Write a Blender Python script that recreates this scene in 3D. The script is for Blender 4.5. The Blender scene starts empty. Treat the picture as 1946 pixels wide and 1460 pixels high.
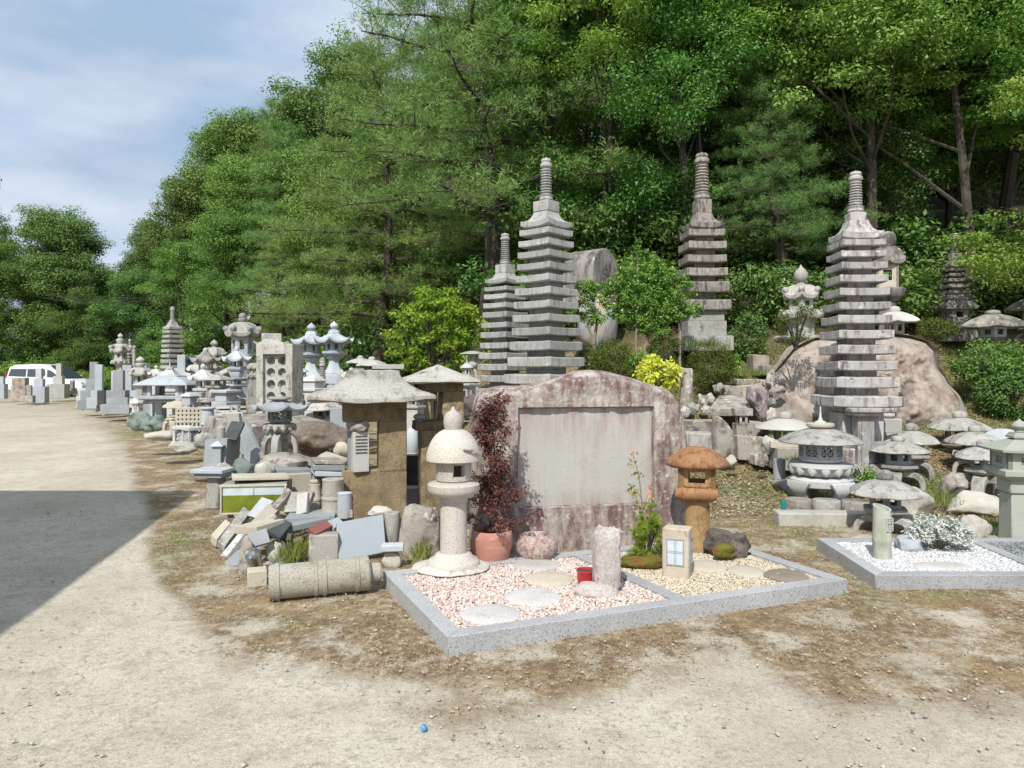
import bpy, math, random
import numpy as np
from mathutils import Vector, Matrix, noise
R = math.radians
rnd = random.Random(7)
C = bpy.context.scene.collection
scene = bpy.context.scene

# ---------------------------------------------------------------- camera
F, H, CX, HY = 1405.0, 1.6, 973.0, 702.0      # focal length in photo pixels, eye height, principal column, horizon row
cam_d = bpy.data.cameras.new('camera'); cam = bpy.data.objects.new('camera', cam_d); C.objects.link(cam)
cam_d.sensor_width = 36; cam_d.lens = 36 * F / 1946; cam_d.shift_y = -28 / 1946
cam_d.clip_start = 0.05; cam_d.clip_end = 2000
cam.location = (0, 0, H); cam.rotation_euler = (R(90), 0, 0); scene.camera = cam
# ---------------------------------------------------------------- sun, sky, exposure
SUN_AZ, SUN_EL = R(17), R(47)                  # light travels away from the camera, a little to the right
sd = bpy.data.lights.new('sun', 'SUN'); sd.energy = 3.25; sd.angle = R(0.5); sd.color = (1.0, 0.965, 0.905)
sun = bpy.data.objects.new('sun', sd); C.objects.link(sun)
tv = Vector((math.sin(SUN_AZ) * math.cos(SUN_EL), math.cos(SUN_AZ) * math.cos(SUN_EL), -math.sin(SUN_EL)))
sun.rotation_euler = tv.to_track_quat('-Z', 'Y').to_euler(); sun.location = (-5, -15, 18)
w = bpy.data.worlds.new('World'); scene.world = w; w.use_nodes = True
nt = w.node_tree; nt.nodes.clear(); N = nt.nodes.new; L = nt.links.new
out = N('ShaderNodeOutputWorld'); bg = N('ShaderNodeBackground'); sky = N('ShaderNodeTexSky')
sky.sky_type = 'NISHITA'; sky.sun_disc = False; sky.sun_elevation = SUN_EL
sky.sun_rotation = math.atan2(-tv.x, -tv.y); sky.air_density = 1.0; sky.dust_density = 1.2; sky.ozone_density = 1.5
tc = N('ShaderNodeTexCoord'); mp = N('ShaderNodeMapping'); mp.inputs['Scale'].default_value = (1.0, 1.0, 2.6)
mp.inputs['Location'].default_value = (0.35, 0.1, 0.35)
n1 = N('ShaderNodeTexNoise'); n1.inputs['Scale'].default_value = 2.2; n1.inputs['Detail'].default_value = 7; n1.inputs['Roughness'].default_value = 0.52
n1.inputs['Distortion'].default_value = 0.4
r1 = N('ShaderNodeValToRGB'); r1.color_ramp.elements[0].position = 0.30; r1.color_ramp.elements[1].position = 0.55; r1.color_ramp.elements[0].color = (.72, .72, .72, 1)
n2 = N('ShaderNodeTexNoise'); n2.inputs['Scale'].default_value = 2.6; n2.inputs['Detail'].default_value = 5
cm = N('ShaderNodeMix'); cm.data_type = 'RGBA'
cm.inputs[6].default_value = (1.75, 2.35, 3.15, 1); cm.inputs[7].default_value = (3.3, 3.6, 4.15, 1)
r2 = N('ShaderNodeValToRGB'); r2.color_ramp.elements[0].position = 0.34; r2.color_ramp.elements[1].position = 0.56
mx = N('ShaderNodeMix'); mx.data_type = 'RGBA'
L(tc.outputs['Generated'], mp.inputs[0]); L(mp.outputs[0], n1.inputs[0]); L(mp.outputs[0], n2.inputs[0])
L(n1.outputs[0], r1.inputs[0]); L(n2.outputs[0], r2.inputs[0]); L(r2.outputs[0], cm.inputs[0])
tint = N('ShaderNodeMix'); tint.data_type = 'RGBA'; tint.blend_type = 'MULTIPLY'; tint.inputs[0].default_value = 1; tint.inputs[7].default_value = (1.0, 1.14, 1.2, 1)
L(sky.outputs[0], tint.inputs[6]); L(tint.outputs[2], mx.inputs[6])
L(r1.outputs[0], mx.inputs[0]); L(cm.outputs[2], mx.inputs[7]); L(mx.outputs[2], bg.inputs[0])
bg.inputs[1].default_value = 0.15; L(bg.outputs[0], out.inputs[0])
vs = scene.view_settings; vs.view_transform = 'Standard'; vs.look = 'None'; vs.gamma = 1; vs.exposure = 0.60
scene.cycles.max_bounces = 6; scene.cycles.transparent_max_bounces = 8

# ---------------------------------------------------------------- terrain and placement
def sstep(a, b, x):
    t = np.clip((np.asarray(x, float) - a) / (b - a), 0, 1); return t * t * (3 - 2 * t)
def y_foot(X): return np.interp(X, [-60, -40, -25, -14, -6, -3, -1, .5, 1.6, 2.8, 14, 60], [64, 62, 55, 42, 29, 21, 15, 11.5, 9.6, 8.5, 8.3, 8])
def terr(X, Y):
    X = np.asarray(X, float); Y = np.asarray(Y, float)
    d = Y - y_foot(X); d = np.maximum(d, 0)
    zr = 0.12 * np.minimum(d, 1.5) + 0.35 * np.clip(d - 1.5, 0, 2.5) + 0.42 * np.clip(d - 4, 0, 40)
    zl = 0.45 * np.minimum(d, np.interp(X, [-60, -25, -10], [6, 12, 45]))
    wl = 1 - sstep(-7, -1, X)
    return zr * (1 - wl) + zl * wl
def T(x, y): return float(terr(x, y))
def zat(py, Y): return H + (HY - py) * Y / F
def xat(px, Y): return (px - CX) * Y / F
def gnd(px, py, z=None):
    """distance at which the ray of photo pixel (px,py) meets the ground"""
    if z is not None: return F * (H - z) / (py - HY)
    Y = 2.0
    while Y < 120:
        if zat(py, Y) <= T(xat(px, Y), Y): return Y
        Y += 0.02
    return 60.0
def W(px, py, Y): return Vector((xat(px, Y), Y, zat(py, Y)))

# ---------------------------------------------------------------- object helpers
def tag(o, label, cat, group=None):
    o['label'] = label; o['category'] = cat
    if group: o['group'] = group
    return o
def thing(name, label, cat, loc=(0, 0, 0), rz=0, group=None):
    o = bpy.data.objects.new(name, None); C.objects.link(o); o.location = loc; o.rotation_euler = (0, 0, rz); o.empty_display_size = .1
    return tag(o, label, cat, group)
class MB:
    def __init__(s): s.v = []; s.f = []
    def add(s, V, Fc, M=None):
        b = len(s.v)
        for p in V: s.v.append(tuple(M @ Vector(p)) if M is not None else tuple(p))
        for f in Fc: s.f.append(tuple(i + b for i in f))
        return s
    def box(s, c, d, M=None, top=1.0):
        x, y, z = c; a, b, h = d[0] / 2, d[1] / 2, d[2] / 2; t = top
        V = [(x-a, y-b, z-h), (x+a, y-b, z-h), (x+a, y+b, z-h), (x-a, y+b, z-h), (x-a*t, y-b*t, z+h), (x+a*t, y-b*t, z+h), (x+a*t, y+b*t, z+h), (x-a*t, y+b*t, z+h)]
        return s.add(V, [(3,2,1,0),(4,5,6,7),(0,1,5,4),(1,2,6,5),(2,3,7,6),(3,0,4,7)], M)
    def lathe(s, prof, n=24, rot=0, M=None, c=(0, 0)):
        V = []; Fc = []
        for r, z in prof:
            for i in range(n):
                a = rot + 2 * math.pi * i / n; V.append((c[0] + max(r, 1e-4) * math.cos(a), c[1] + max(r, 1e-4) * math.sin(a), z))
        m = len(prof)
        for j in range(m - 1):
            for i in range(n):
                k = (i + 1) % n; Fc.append((j*n+i, j*n+k, (j+1)*n+k, (j+1)*n+i))
        if prof[0][1] <= prof[-1][1]:
            Fc.append(tuple(range(n))[::-1]); Fc.append(tuple((m-1)*n+i for i in range(n)))
        else:
            Fc = [f[::-1] for f in Fc]; Fc.append(tuple(range(n))); Fc.append(tuple((m-1)*n+i for i in range(n))[::-1])
        return s.add(V, Fc, M)
    def kasa(s, n, prof, lift=0, rot=0, seg=8, sharp=3, M=None, wob=0, seed=0):
        """roof: prof = [(circumradius, z)...] from top to under the eave; corners rise by lift"""
        V = []; Fc = []
        tot = (n * seg) if n else 32
        Rm = max(p[0] for p in prof)
        for r, z in prof:
            for i in range(tot):
                a = 2 * math.pi * i / tot
                if n:
                    u = ((i % seg) / seg) * 2 - 1; k = math.cos(math.pi / n) / math.cos(u * math.pi / n); l = abs(u) ** sharp
                else: k = 1; l = 0
                rr = max(r, 1e-4) * k
                zz = z + lift * l * (r / Rm) ** 3
                if wob:
                    q = noise.noise((math.cos(a) * 2 + seed, math.sin(a) * 2, z * 4)); rr *= 1 + wob * q; zz += wob * .3 * r * noise.noise((math.cos(a) * 3, math.sin(a) * 3 + seed, r * 5))
                V.append((rr * math.cos(a + rot), rr * math.sin(a + rot), zz))
        m = len(prof)
        for j in range(m - 1):
            for i in range(tot):
                k = (i + 1) % tot; Fc.append((j*tot+i, (j+1)*tot+i, (j+1)*tot+k, j*tot+k))
        Fc.append(tuple(range(tot))); Fc.append(tuple((m-1)*tot+i for i in range(tot))[::-1])
        return s.add(V, Fc, M)
    def tube(s, pts, rad, n=7, M=None):
        pts = [Vector(p) for p in pts]; V = []; Fc = []
        for j, p in enumerate(pts):
            d = (pts[min(j+1, len(pts)-1)] - pts[max(j-1, 0)]).normalized()
            a = d.orthogonal().normalized() if abs(d.z) > .9 else Vector((0, 0, 1)).cross(d).normalized(); b = d.cross(a)
            r = rad[j] if isinstance(rad, (list, tuple)) else rad
            for i in range(n):
                t = 2 * math.pi * i / n; V.append(p + (a * math.cos(t) + b * math.sin(t)) * r)
        for j in range(len(pts) - 1):
            for i in range(n):
                k = (i + 1) % n; Fc.append((j*n+i, j*n+k, (j+1)*n+k, (j+1)*n+i))
        Fc.append(tuple(range(n))[::-1]); Fc.append(tuple((len(pts)-1)*n+i for i in range(n)))
        return s.add(V, Fc, M)
    def sweep(s, pts, w, th, az=0, M=None):
        """flat bar of width w (across) and thickness th along a path of (r,z) in the vertical plane at azimuth az"""
        ca, sa = math.cos(az), math.sin(az); V = []; Fc = []
        for j, (r, z) in enumerate(pts):
            a = pts[max(j-1, 0)]; b = pts[min(j+1, len(pts)-1)]; dr, dz = b[0]-a[0], b[1]-a[1]; l = math.hypot(dr, dz) or 1; nr, nz = -dz/l, dr/l
            t = th[j] if isinstance(th, (list, tuple)) else th; ww = w[j] if isinstance(w, (list, tuple)) else w
            for q, e in ((-.5, -.5), (.5, -.5), (.5, .5), (-.5, .5)):
                rr = r + nr * t * e; zz = z + nz * t * e
                V.append((rr * ca - q * ww * sa, rr * sa + q * ww * ca, zz))
        for j in range(len(pts) - 1):
            for i in range(4):
                k = (i + 1) % 4; Fc.append((j*4+i, j*4+k, (j+1)*4+k, (j+1)*4+i))
        Fc.append((3, 2, 1, 0)); e = (len(pts)-1)*4; Fc.append((e, e+1, e+2, e+3))
        return s.add(V, Fc, M)
    def poly(s, pts, z0, z1, M=None):
        n = len(pts); V = [(x, y, z0) for x, y in pts] + [(x, y, z1) for x, y in pts]
        return s.add(V, [tuple(range(n))[::-1], tuple(range(n, 2*n))] + [(i, (i+1) % n, (i+1) % n + n, i+n) for i in range(n)], M)
    def rock(s, size, seed=0, sub=3, amp=.18, freq=1.3, M=None, facet=0.0, sq=1.0, flat=True):
        import bmesh
        bm = bmesh.new(); bmesh.ops.create_icosphere(bm, subdivisions=sub, radius=1); V = []
        planes = []
        rr = random.Random(seed)
        for k in range(int(facet)):
            d = Vector((rr.gauss(0, 1), rr.gauss(0, 1), rr.gauss(0, .8))).normalized(); planes.append((d, rr.uniform(.62, .85)))
        for v in bm.verts:
            p = v.co.copy()
            if sq != 1: p = Vector([math.copysign(abs(c) ** sq, c) for c in p])
            for d, k in planes:
                e = p.dot(d) - k
                if e > 0: p -= d * e * .92
            q = Vector((p.x * freq + seed * 3.7, p.y * freq + seed * 1.3, p.z * freq))
            f = 1 + amp * noise.noise(q) + amp * .45 * noise.noise(q * 2.7) + amp * .22 * noise.noise(q * 6.1)
            p = p * f
            z = p.z * size[2] / 2 + size[2] / 2
            if flat: z = max(z, 0.0)
            V.append((p.x * size[0] / 2, p.y * size[1] / 2, z))
        Fc = [tuple(v.index for v in f.verts) for f in bm.faces]; bm.free()
        return s.add(V, Fc, M)
    def build(s, name, mat, parent=None, bevel=0, smooth=32, loc=None, rz=0):
        me = bpy.data.meshes.new(name); me.from_pydata(s.v, [], s.f); me.update()
        me.materials.append(mat)
        me.polygons.foreach_set('use_smooth', [True] * len(me.polygons))
        try: me.set_sharp_from_angle(angle=R(smooth))
        except Exception: pass
        o = bpy.data.objects.new(name, me); C.objects.link(o)
        if parent: o.parent = parent
        if loc is not None: o.location = loc
        o.rotation_euler = (0, 0, rz)
        if bevel:
            b = o.modifiers.new('bevel', 'BEVEL'); b.width = bevel; b.segments = 2; b.limit_method = 'ANGLE'; b.angle_limit = R(40); b.harden_normals = False
        return o
def np_mesh(name, V, Q, mat, tint=None, parent=None, smooth=False):
    me = bpy.data.meshes.new(name); V = np.asarray(V, np.float32); Q = np.asarray(Q, np.int32); k = Q.shape[1]
    me.vertices.add(len(V)); me.vertices.foreach_set('co', V.ravel())
    me.loops.add(Q.size); me.loops.foreach_set('vertex_index', Q.ravel())
    me.polygons.add(len(Q)); me.polygons.foreach_set('loop_start', np.arange(0, Q.size, k, dtype=np.int32)); me.polygons.foreach_set('loop_total', np.full(len(Q), k, np.int32))
    if smooth: me.polygons.foreach_set('use_smooth', np.ones(len(Q), bool))
    me.update(calc_edges=True); me.materials.append(mat)
    if tint is not None:
        a = me.attributes.new('tint', 'FLOAT', 'POINT'); a.data.foreach_set('value', np.asarray(tint, np.float32))
    o = bpy.data.objects.new(name, me); C.objects.link(o)
    if parent: o.parent = parent
    return o
def copy_tree(o, parent=None):
    c = o.copy(); C.objects.link(c)
    if parent: c.parent = parent
    for ch in list(o.children): copy_tree(ch, c)
    return c

# ---------------------------------------------------------------- materials
MATS = {}
def newmat(name):
    m = bpy.data.materials.new(name); m.use_nodes = True; t = m.node_tree; b = t.nodes['Principled BSDF']; MATS[name] = m
    return m, t, b, t.nodes.new, t.links.new
def ramp(N, a, b, ca=(0, 0, 0, 1), cb=(1, 1, 1, 1)):
    r = N('ShaderNodeValToRGB'); r.color_ramp.elements[0].position = a; r.color_ramp.elements[1].position = b
    r.color_ramp.elements[0].color = ca; r.color_ramp.elements[1].color = cb; return r
def mixc(N, L, fac, a, b, mode='MIX'):
    m = N('ShaderNodeMix'); m.data_type = 'RGBA'; m.blend_type = mode
    for s, v in ((0, fac), (6, a), (7, b)):
        if hasattr(v, 'links') or hasattr(v, 'is_output'): L(v, m.inputs[s])
        else: m.inputs[s].default_value = v if s == 0 else (*v, 1)
    return m.outputs[2]
def stone(name, c1, c2, grain=.35, gs=130, stain=None, st=(.5, .62), streak=1.0, ss=3.0, bump=.25, bs=45, rough=.88, spot=None, sp=(.6, .68), sps=14, gcol=(.06, .06, .06)):
    m, t, b, N, L = newmat(name)
    tc = N('ShaderNodeTexCoord'); oi = N('ShaderNodeObjectInfo'); ad = N('ShaderNodeVectorMath'); ad.operation = 'MULTIPLY_ADD'
    ad.inputs[1].default_value = (1, 1, 1); cb = N('ShaderNodeCombineXYZ'); ml = N('ShaderNodeMath'); ml.operation = 'MULTIPLY'; ml.inputs[1].default_value = 37
    L(oi.outputs['Random'], ml.inputs[0]); L(ml.outputs[0], cb.inputs[0]); L(ml.outputs[0], cb.inputs[1]); L(tc.outputs['Object'], ad.inputs[0]); L(cb.outputs[0], ad.inputs[2])
    co = ad.outputs[0]
    def nz(sc, det=4, ro=.6, vec=co):
        n = N('ShaderNodeTexNoise'); n.inputs['Scale'].default_value = sc; n.inputs['Detail'].default_value = det; n.inputs['Roughness'].default_value = ro; L(vec, n.inputs[0]); return n.outputs[0]
    big = ramp(N, .35, .65); L(nz(2.2, 6), big.inputs[0])
    col = mixc(N, L, big.outputs[0], c1, c2)
    if stain:
        mp = N('ShaderNodeMapping'); mp.inputs['Scale'].default_value = (1, 1, 1 / streak); L(co, mp.inputs[0])
        s1 = ramp(N, *st); L(nz(ss, 9, .68, mp.outputs[0]), s1.inputs[0]); col = mixc(N, L, s1.outputs[0], col, stain)
    if spot:
        s2 = ramp(N, *sp); L(nz(sps, 5, .65), s2.inputs[0]); col = mixc(N, L, s2.outputs[0], col, spot)
    if grain:
        g = ramp(N, .52, .66); L(nz(gs, 2, .7), g.inputs[0]); gm = N('ShaderNodeMath'); gm.operation = 'MULTIPLY'; gm.inputs[1].default_value = grain; L(g.outputs[0], gm.inputs[0])
        col = mixc(N, L, gm.outputs[0], col, gcol)
        g2 = ramp(N, .6, .7); L(nz(gs * .8, 2, .7, mp2(N, L, co)), g2.inputs[0]); gm2 = N('ShaderNodeMath'); gm2.operation = 'MULTIPLY'; gm2.inputs[1].default_value = grain * .6; L(g2.outputs[0], gm2.inputs[0])
        col = mixc(N, L, gm2.outputs[0], col, tuple(min(.85, x * 1.6 + .08) for x in c1))
    hs = N('ShaderNodeHueSaturation'); mr = N('ShaderNodeMapRange'); mr.inputs[3].default_value = .86; mr.inputs[4].default_value = 1.12; L(oi.outputs['Random'], mr.inputs[0]); L(mr.outputs[0], hs.inputs['Value']); L(col, hs.inputs['Color'])
    L(hs.outputs[0], b.inputs['Base Color']); b.inputs['Roughness'].default_value = rough; b.inputs['Specular IOR Level'].default_value = .3
    bp = N('ShaderNodeBump'); bp.inputs['Strength'].default_value = bump; bp.inputs['Distance'].default_value = .012; L(nz(bs, 8, .7), bp.inputs['Height']); L(bp.outputs[0], b.inputs['Normal'])
    return m
def mp2(N, L, co):
    m = N('ShaderNodeMapping'); m.inputs['Location'].default_value = (13.1, 7.7, 3.3); L(co, m.inputs[0]); return m.outputs[0]
def plain(name, col, rough=.5, metal=0, spec=.5, bump=0, vary=0):
    m, t, b, N, L = newmat(name); b.inputs['Roughness'].default_value = rough; b.inputs['Metallic'].default_value = metal; b.inputs['Specular IOR Level'].default_value = spec
    b.inputs['Base Color'].default_value = (*col, 1)
    tc = N('ShaderNodeTexCoord'); n = N('ShaderNodeTexNoise'); n.inputs['Scale'].default_value = 9; n.inputs['Detail'].default_value = 8; L(tc.outputs['Object'], n.inputs[0])
    r = ramp(N, .3, .7); L(n.outputs[0], r.inputs[0]); k = vary or .12
    L(mixc(N, L, r.outputs[0], tuple(c * (1 - k) for c in col), tuple(min(1, c * (1 + k)) for c in col)), b.inputs['Base Color'])
    if bump:
        bp = N('ShaderNodeBump'); bp.inputs['Strength'].default_value = bump; bp.inputs['Distance'].default_value = .01; L(n.outputs[0], bp.inputs['Height']); L(bp.outputs[0], b.inputs['Normal'])
    return m
def leafmat(name, a, b_, c=None, trans=.35, rough=.5, vary=.12):
    m, t, b, N, L = newmat(name)
    at = N('ShaderNodeAttribute'); at.attribute_name = 'tint'; oi = N('ShaderNodeObjectInfo')
    col = mixc(N, L, at.outputs['Fac'], a, b_)
    hs = N('ShaderNodeHueSaturation'); mr = N('ShaderNodeMapRange'); mr.inputs[3].default_value = .5 - .022; mr.inputs[4].default_value = .5 + .02; L(oi.outputs['Random'], mr.inputs[0]); L(mr.outputs[0], hs.inputs['Hue'])
    m2 = N('ShaderNodeMath'); m2.operation = 'MULTIPLY'; m2.inputs[1].default_value = 7.31; fr = N('ShaderNodeMath'); fr.operation = 'FRACT'; L(oi.outputs['Random'], m2.inputs[0]); L(m2.outputs[0], fr.inputs[0])
    mr2 = N('ShaderNodeMapRange'); mr2.inputs[3].default_value = 1 - vary * 2; mr2.inputs[4].default_value = 1 + vary; L(fr.outputs[0], mr2.inputs[0]); L(mr2.outputs[0], hs.inputs['Value'])
    L(col, hs.inputs['Color']); L(hs.outputs[0], b.inputs['Base Color']); b.inputs['Roughness'].default_value = rough; b.inputs['Specular IOR Level'].default_value = .35
    tr = N('ShaderNodeBsdfTranslucent'); t2 = mixc(N, L, 1.0, hs.outputs[0], (1.05, 1.15, .55), 'MULTIPLY'); L(t2, tr.inputs[0])
    ms = N('ShaderNodeMixShader'); ms.inputs[0].default_value = trans; L(b.outputs[0], ms.inputs[1]); L(tr.outputs[0], ms.inputs[2]); L(ms.outputs[0], t.nodes['Material Output'].inputs[0])
    return m

granite = stone('light_granite', (.40, .39, .365), (.48, .47, .435), .3, 110, (.3, .29, .26), (.56, .72), 2, 4)
pinkgranite = stone('speckled_granite', (.48, .44, .39), (.54, .50, .45), .7, 130, None, bump=.1, rough=.7, gcol=(.16, .13, .11))
whitegranite = stone('white_granite', (.48, .48, .46), (.57, .57, .55), .25, 110, (.36, .35, .33), (.6, .72), 2, 5)
bluegranite = stone('blue_grey_granite', (.40, .43, .46), (.48, .51, .54), .25, 120, (.3, .31, .31), (.58, .72), 3, 4)
kerbgranite = stone('kerb_granite', (.33, .335, .34), (.42, .425, .43), .7, 85, None, bump=.12, rough=.75, gcol=(.10, .10, .105))
darkgranite = stone('dark_polished_granite', (.05, .055, .055), (.09, .095, .09), .3, 120, None, bump=.03, rough=.35, gcol=(.02, .02, .02))
greygranite = stone('grey_granite', (.25, .27, .28), (.32, .34, .35), .35, 110, None, bump=.08, rough=.6)
weather = stone('weathered_stone', (.31, .30, .27), (.41, .395, .36), .3, 90, (.14, .125, .11), (.5, .66), 2.5, 9, spot=(.50, .49, .455), sp=(.58, .7), sps=12)
weatherdark = stone('dark_weathered_stone', (.22, .2, .18), (.32, .29, .26), .3, 90, (.09, .08, .075), (.46, .6), 3, 5, spot=(.5, .48, .42), sp=(.6, .68), sps=11)
pagst = stone('pagoda_stone', (.33, .325, .30), (.42, .415, .39), .25, 90, (.19, .175, .165), (.5, .68), 6, 16, spot=(.50, .49, .465), sp=(.56, .7), sps=9)
pagdark = stone('stained_pagoda_stone', (.25, .22, .19), (.36, .33, .29), .3, 90, (.10, .08, .072), (.47, .62), 6, 18, spot=(.46, .44, .40), sp=(.56, .68), sps=14)
pagpurp = stone('purple_stained_stone', (.32, .30, .285), (.44, .42, .40), .25, 90, (.15, .11, .11), (.5, .64), 6, 13, spot=(.52, .50, .48), sp=(.55, .66), sps=9)
monst = stone('red_stained_stone', (.33, .285, .25), (.43, .385, .345), .25, 80, (.155, .095, .087), (.42, .6), 3.2, 9, bump=.7, bs=34, spot=(.52, .48, .44), sp=(.56, .68), sps=17)
monpanel = stone('pale_tooled_stone', (.45, .44, .40), (.52, .51, .47), .2, 90, (.30, .21, .19), (.5, .78), 6, 3.2, bump=.35, bs=55)
boulderm = stone('pink_boulder', (.30, .245, .21), (.40, .34, .29), .2, 40, (.15, .10, .088), (.46, .66), 2.0, 4.5, bump=1.0, bs=13, spot=(.42, .37, .31), sp=(.5, .68), sps=7)
rockpale = stone('pale_rock', (.40, .38, .33), (.52, .50, .45), .2, 60, (.3, .25, .2), (.56, .68), 1, 5, bump=.7, bs=18)
rockbrown = stone('brown_rock', (.29, .26, .225), (.38, .35, .31), .2, 60, (.14, .11, .10), (.5, .62), 1.3, 6, bump=.7, bs=18, spot=(.58, .54, .48), sp=(.57, .66), sps=8)
rockgreen = stone('green_rock', (.16, .2, .17), (.26, .31, .28), .2, 60, (.1, .13, .11), (.5, .62), 1, 6, bump=.6, bs=18)
rockdark = stone('dark_rock', (.1, .085, .07), (.17, .14, .12), .2, 60, (.05, .04, .04), (.5, .62), 1, 9, bump=.9, bs=25)
yellowst = stone('yellow_brown_stone', (.235, .175, .10), (.33, .255, .15), .25, 110, (.15, .115, .07), (.45, .68), 1.6, 13, bump=1.0, bs=42, rough=.9)
roofst = stone('lichen_roof_stone', (.40, .38, .33), (.5, .48, .43), .4, 60, (.18, .16, .13), (.5, .64), 1.5, 7, bump=.6, bs=40)
rustst = stone('rusty_stone', (.27, .135, .06), (.35, .205, .105), .45, 60, (.22, .075, .03), (.5, .62), 1.5, 10, bump=.5, bs=40, spot=(.30, .26, .17), sp=(.56, .66), sps=9, gcol=(.12, .05, .02))
rustpost = stone('tan_rusty_stone', (.32, .20, .09), (.38, .255, .13), .5, 70, (.2, .11, .05), (.5, .65), 2, 8, bump=.4, bs=50, gcol=(.14, .08, .03))
bowlst = stone('red_speckled_bowl_stone', (.36, .28, .25), (.44, .36, .33), .35, 90, (.24, .13, .115), (.42, .62), 1.1, 30, bump=.4, spot=(.55, .50, .47), sp=(.56, .66), sps=38)
creamst = stone('cream_stone', (.44, .40, .31), (.54, .50, .41), .2, 90, (.36, .3, .2), (.58, .7), 2, 6)
mossy = stone('moss_cushion', (.12, .12, .015), (.2, .18, .03), .3, 160, (.2, .1, .03), (.5, .6), 1, 6, bump=1.0, bs=90, rough=1)
terracotta = stone('terracotta', (.46, .20, .15), (.54, .26, .20), .1, 100, (.56, .38, .28), (.5, .7), .3, 7, bump=.25, bs=12, rough=.7)
steppale = stone('stepping_stone_pale', (.50, .475, .45), (.57, .545, .52), .35, 80, (.42, .38, .34), (.56, .7), 1, 8)
steptan = stone('stepping_stone_tan', (.46, .4, .32), (.54, .48, .4), .3, 80, None)
stepdark = stone('stepping_stone_dark', (.2, .19, .15), (.3, .23, .19), .4, 80, (.5, .48, .42), (.6, .64), .4, 5)
redglaze = plain('red_glazed_pot', (.42, .03, .04), .35)
bark = stone('bark', (.055, .045, .035), (.10, .085, .065), 0, 50, None, bump=.8, bs=14, rough=.95)
twigm = stone('grey_twig', (.2, .17, .13), (.3, .26, .2), 0, 50, None, bump=.3, rough=.95)
steel = plain('steel', (.55, .55, .56), .25, 1)
glasspane = plain('window_glass', (.05, .065, .08), .08, 0, .8)
frost = plain('frosted_pane', (.55, .62, .68), .35)
carwhite = plain('white_paint', (.78, .79, .8), .25, vary=.02)
tyre = plain('tyre_rubber', (.02, .02, .02), .8)
soil = stone('soil', (.06, .045, .03), (.1, .08, .05), .3, 90, None, bump=.9)

# ---------------------------------------------------------------- ground
def vnoise(x, y, s, seed=0):
    """cheap value noise, numpy"""
    x = x / s + 1000 + seed * 17.3; y = y / s + 1000 + seed * 7.9
    xi = np.floor(x).astype(np.int64); yi = np.floor(y).astype(np.int64); fx = x - xi; fy = y - yi; fx = fx*fx*(3-2*fx); fy = fy*fy*(3-2*fy)
    def h(a, b):
        n = (a * 374761393 + b * 668265263 + seed * 1442695) & 0x7fffffff; n = ((n ^ (n >> 13)) * 1274126177) & 0x7fffffff
        return ((n ^ (n >> 16)) & 0xffff) / 65535.0
    return (h(xi, yi)*(1-fx)+h(xi+1, yi)*fx)*(1-fy) + (h(xi, yi+1)*(1-fx)+h(xi+1, yi+1)*fx)*fy
def fbm(x, y, s, seed=0, o=4): return sum(vnoise(x, y, s / 2**k, seed + k) * .5**k for k in range(o)) / sum(.5**k for k in range(o))
def litter_mask(X, Y):
    """dry-litter zone in front of and beside the stone yard (bare gravel elsewhere)"""
    px = CX + X * F / np.maximum(Y, .5); py = HY + H * F / np.maximum(Y, .5)
    lim = np.interp(px, [100, 180, 235, 285, 330, 420, 600, 850, 1100, 1400, 1700, 2000], [760, 790, 840, 1000, 1160, 1245, 1300, 1330, 1300, 1300, 1390, 1400])
    n = (fbm(X, Y, 1.1, 3) - .5) * 330 * (py - 700) / 500
    return sstep(-55, 55, lim - py + n)
def green_mask(X, Y):
    px = CX + X * F / np.maximum(Y, .5); py = HY + H * F / np.maximum(Y, .5)
    g = np.zeros_like(px)
    for cx, cy, rx, ry, a in ((345, 1050, 55, 60, .75), (420, 1010, 40, 40, .3), (1440, 930, 70, 75, .8), (1530, 1000, 80, 50, .55), (1650, 1100, 60, 60, .8), (1800, 1130, 260, 18, .5), (1860, 1000, 120, 30, .9), (1390, 900, 60, 40, .6), (250, 822, 45, 14, .9), (140, 772, 60, 6, .5), (560, 1050, 35, 40, .7), (560, 1180, 120, 40, .25), (800, 1050, 60, 25, .5), (480, 850, 160, 60, .25), (1050, 1030, 200, 20, .3)):
        g = np.maximum(g, a * np.exp(-(((px - cx) / rx) ** 2 + ((py - cy) / ry) ** 2)))
    return np.clip(g * (fbm(X, Y, .35, 9) * 1.7) , 0, 1)
xs = np.concatenate([np.linspace(-300, -30, 22)[:-1], np.linspace(-30, -8, 70)[:-1], np.linspace(-8, 9, 360)[:-1], np.linspace(9, 30, 60)[:-1], np.linspace(30, 300, 22)])
ys = np.concatenate([np.linspace(-60, 1, 16)[:-1], np.linspace(1, 9, 230)[:-1], np.linspace(9, 20, 150)[:-1], np.linspace(20, 70, 90)[:-1], np.linspace(70, 500, 24)])
GX, GY = np.meshgrid(xs, ys); GZ = terr(GX, GY)
GZ = GZ + (fbm(GX, GY, .5, 21) - .5) * .022 * sstep(0, 2, GY) * (GY < 40) - .012
lm = litter_mask(GX, GY); gm_ = green_mask(GX, GY)
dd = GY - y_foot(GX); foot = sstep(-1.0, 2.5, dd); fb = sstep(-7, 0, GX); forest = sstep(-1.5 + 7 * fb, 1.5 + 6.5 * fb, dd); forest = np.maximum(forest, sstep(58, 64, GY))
nX = len(xs); idx = np.arange(GX.size).reshape(GX.shape)
Q = np.stack([idx[:-1, :-1], idx[:-1, 1:], idx[1:, 1:], idx[1:, :-1]], -1).reshape(-1, 4)
m, t, b, N, L = newmat('ground_earth')
def att(nm):
    a = N('ShaderNodeAttribute'); a.attribute_name = nm; return a.outputs['Fac']
tc = N('ShaderNodeTexCoord')
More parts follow.
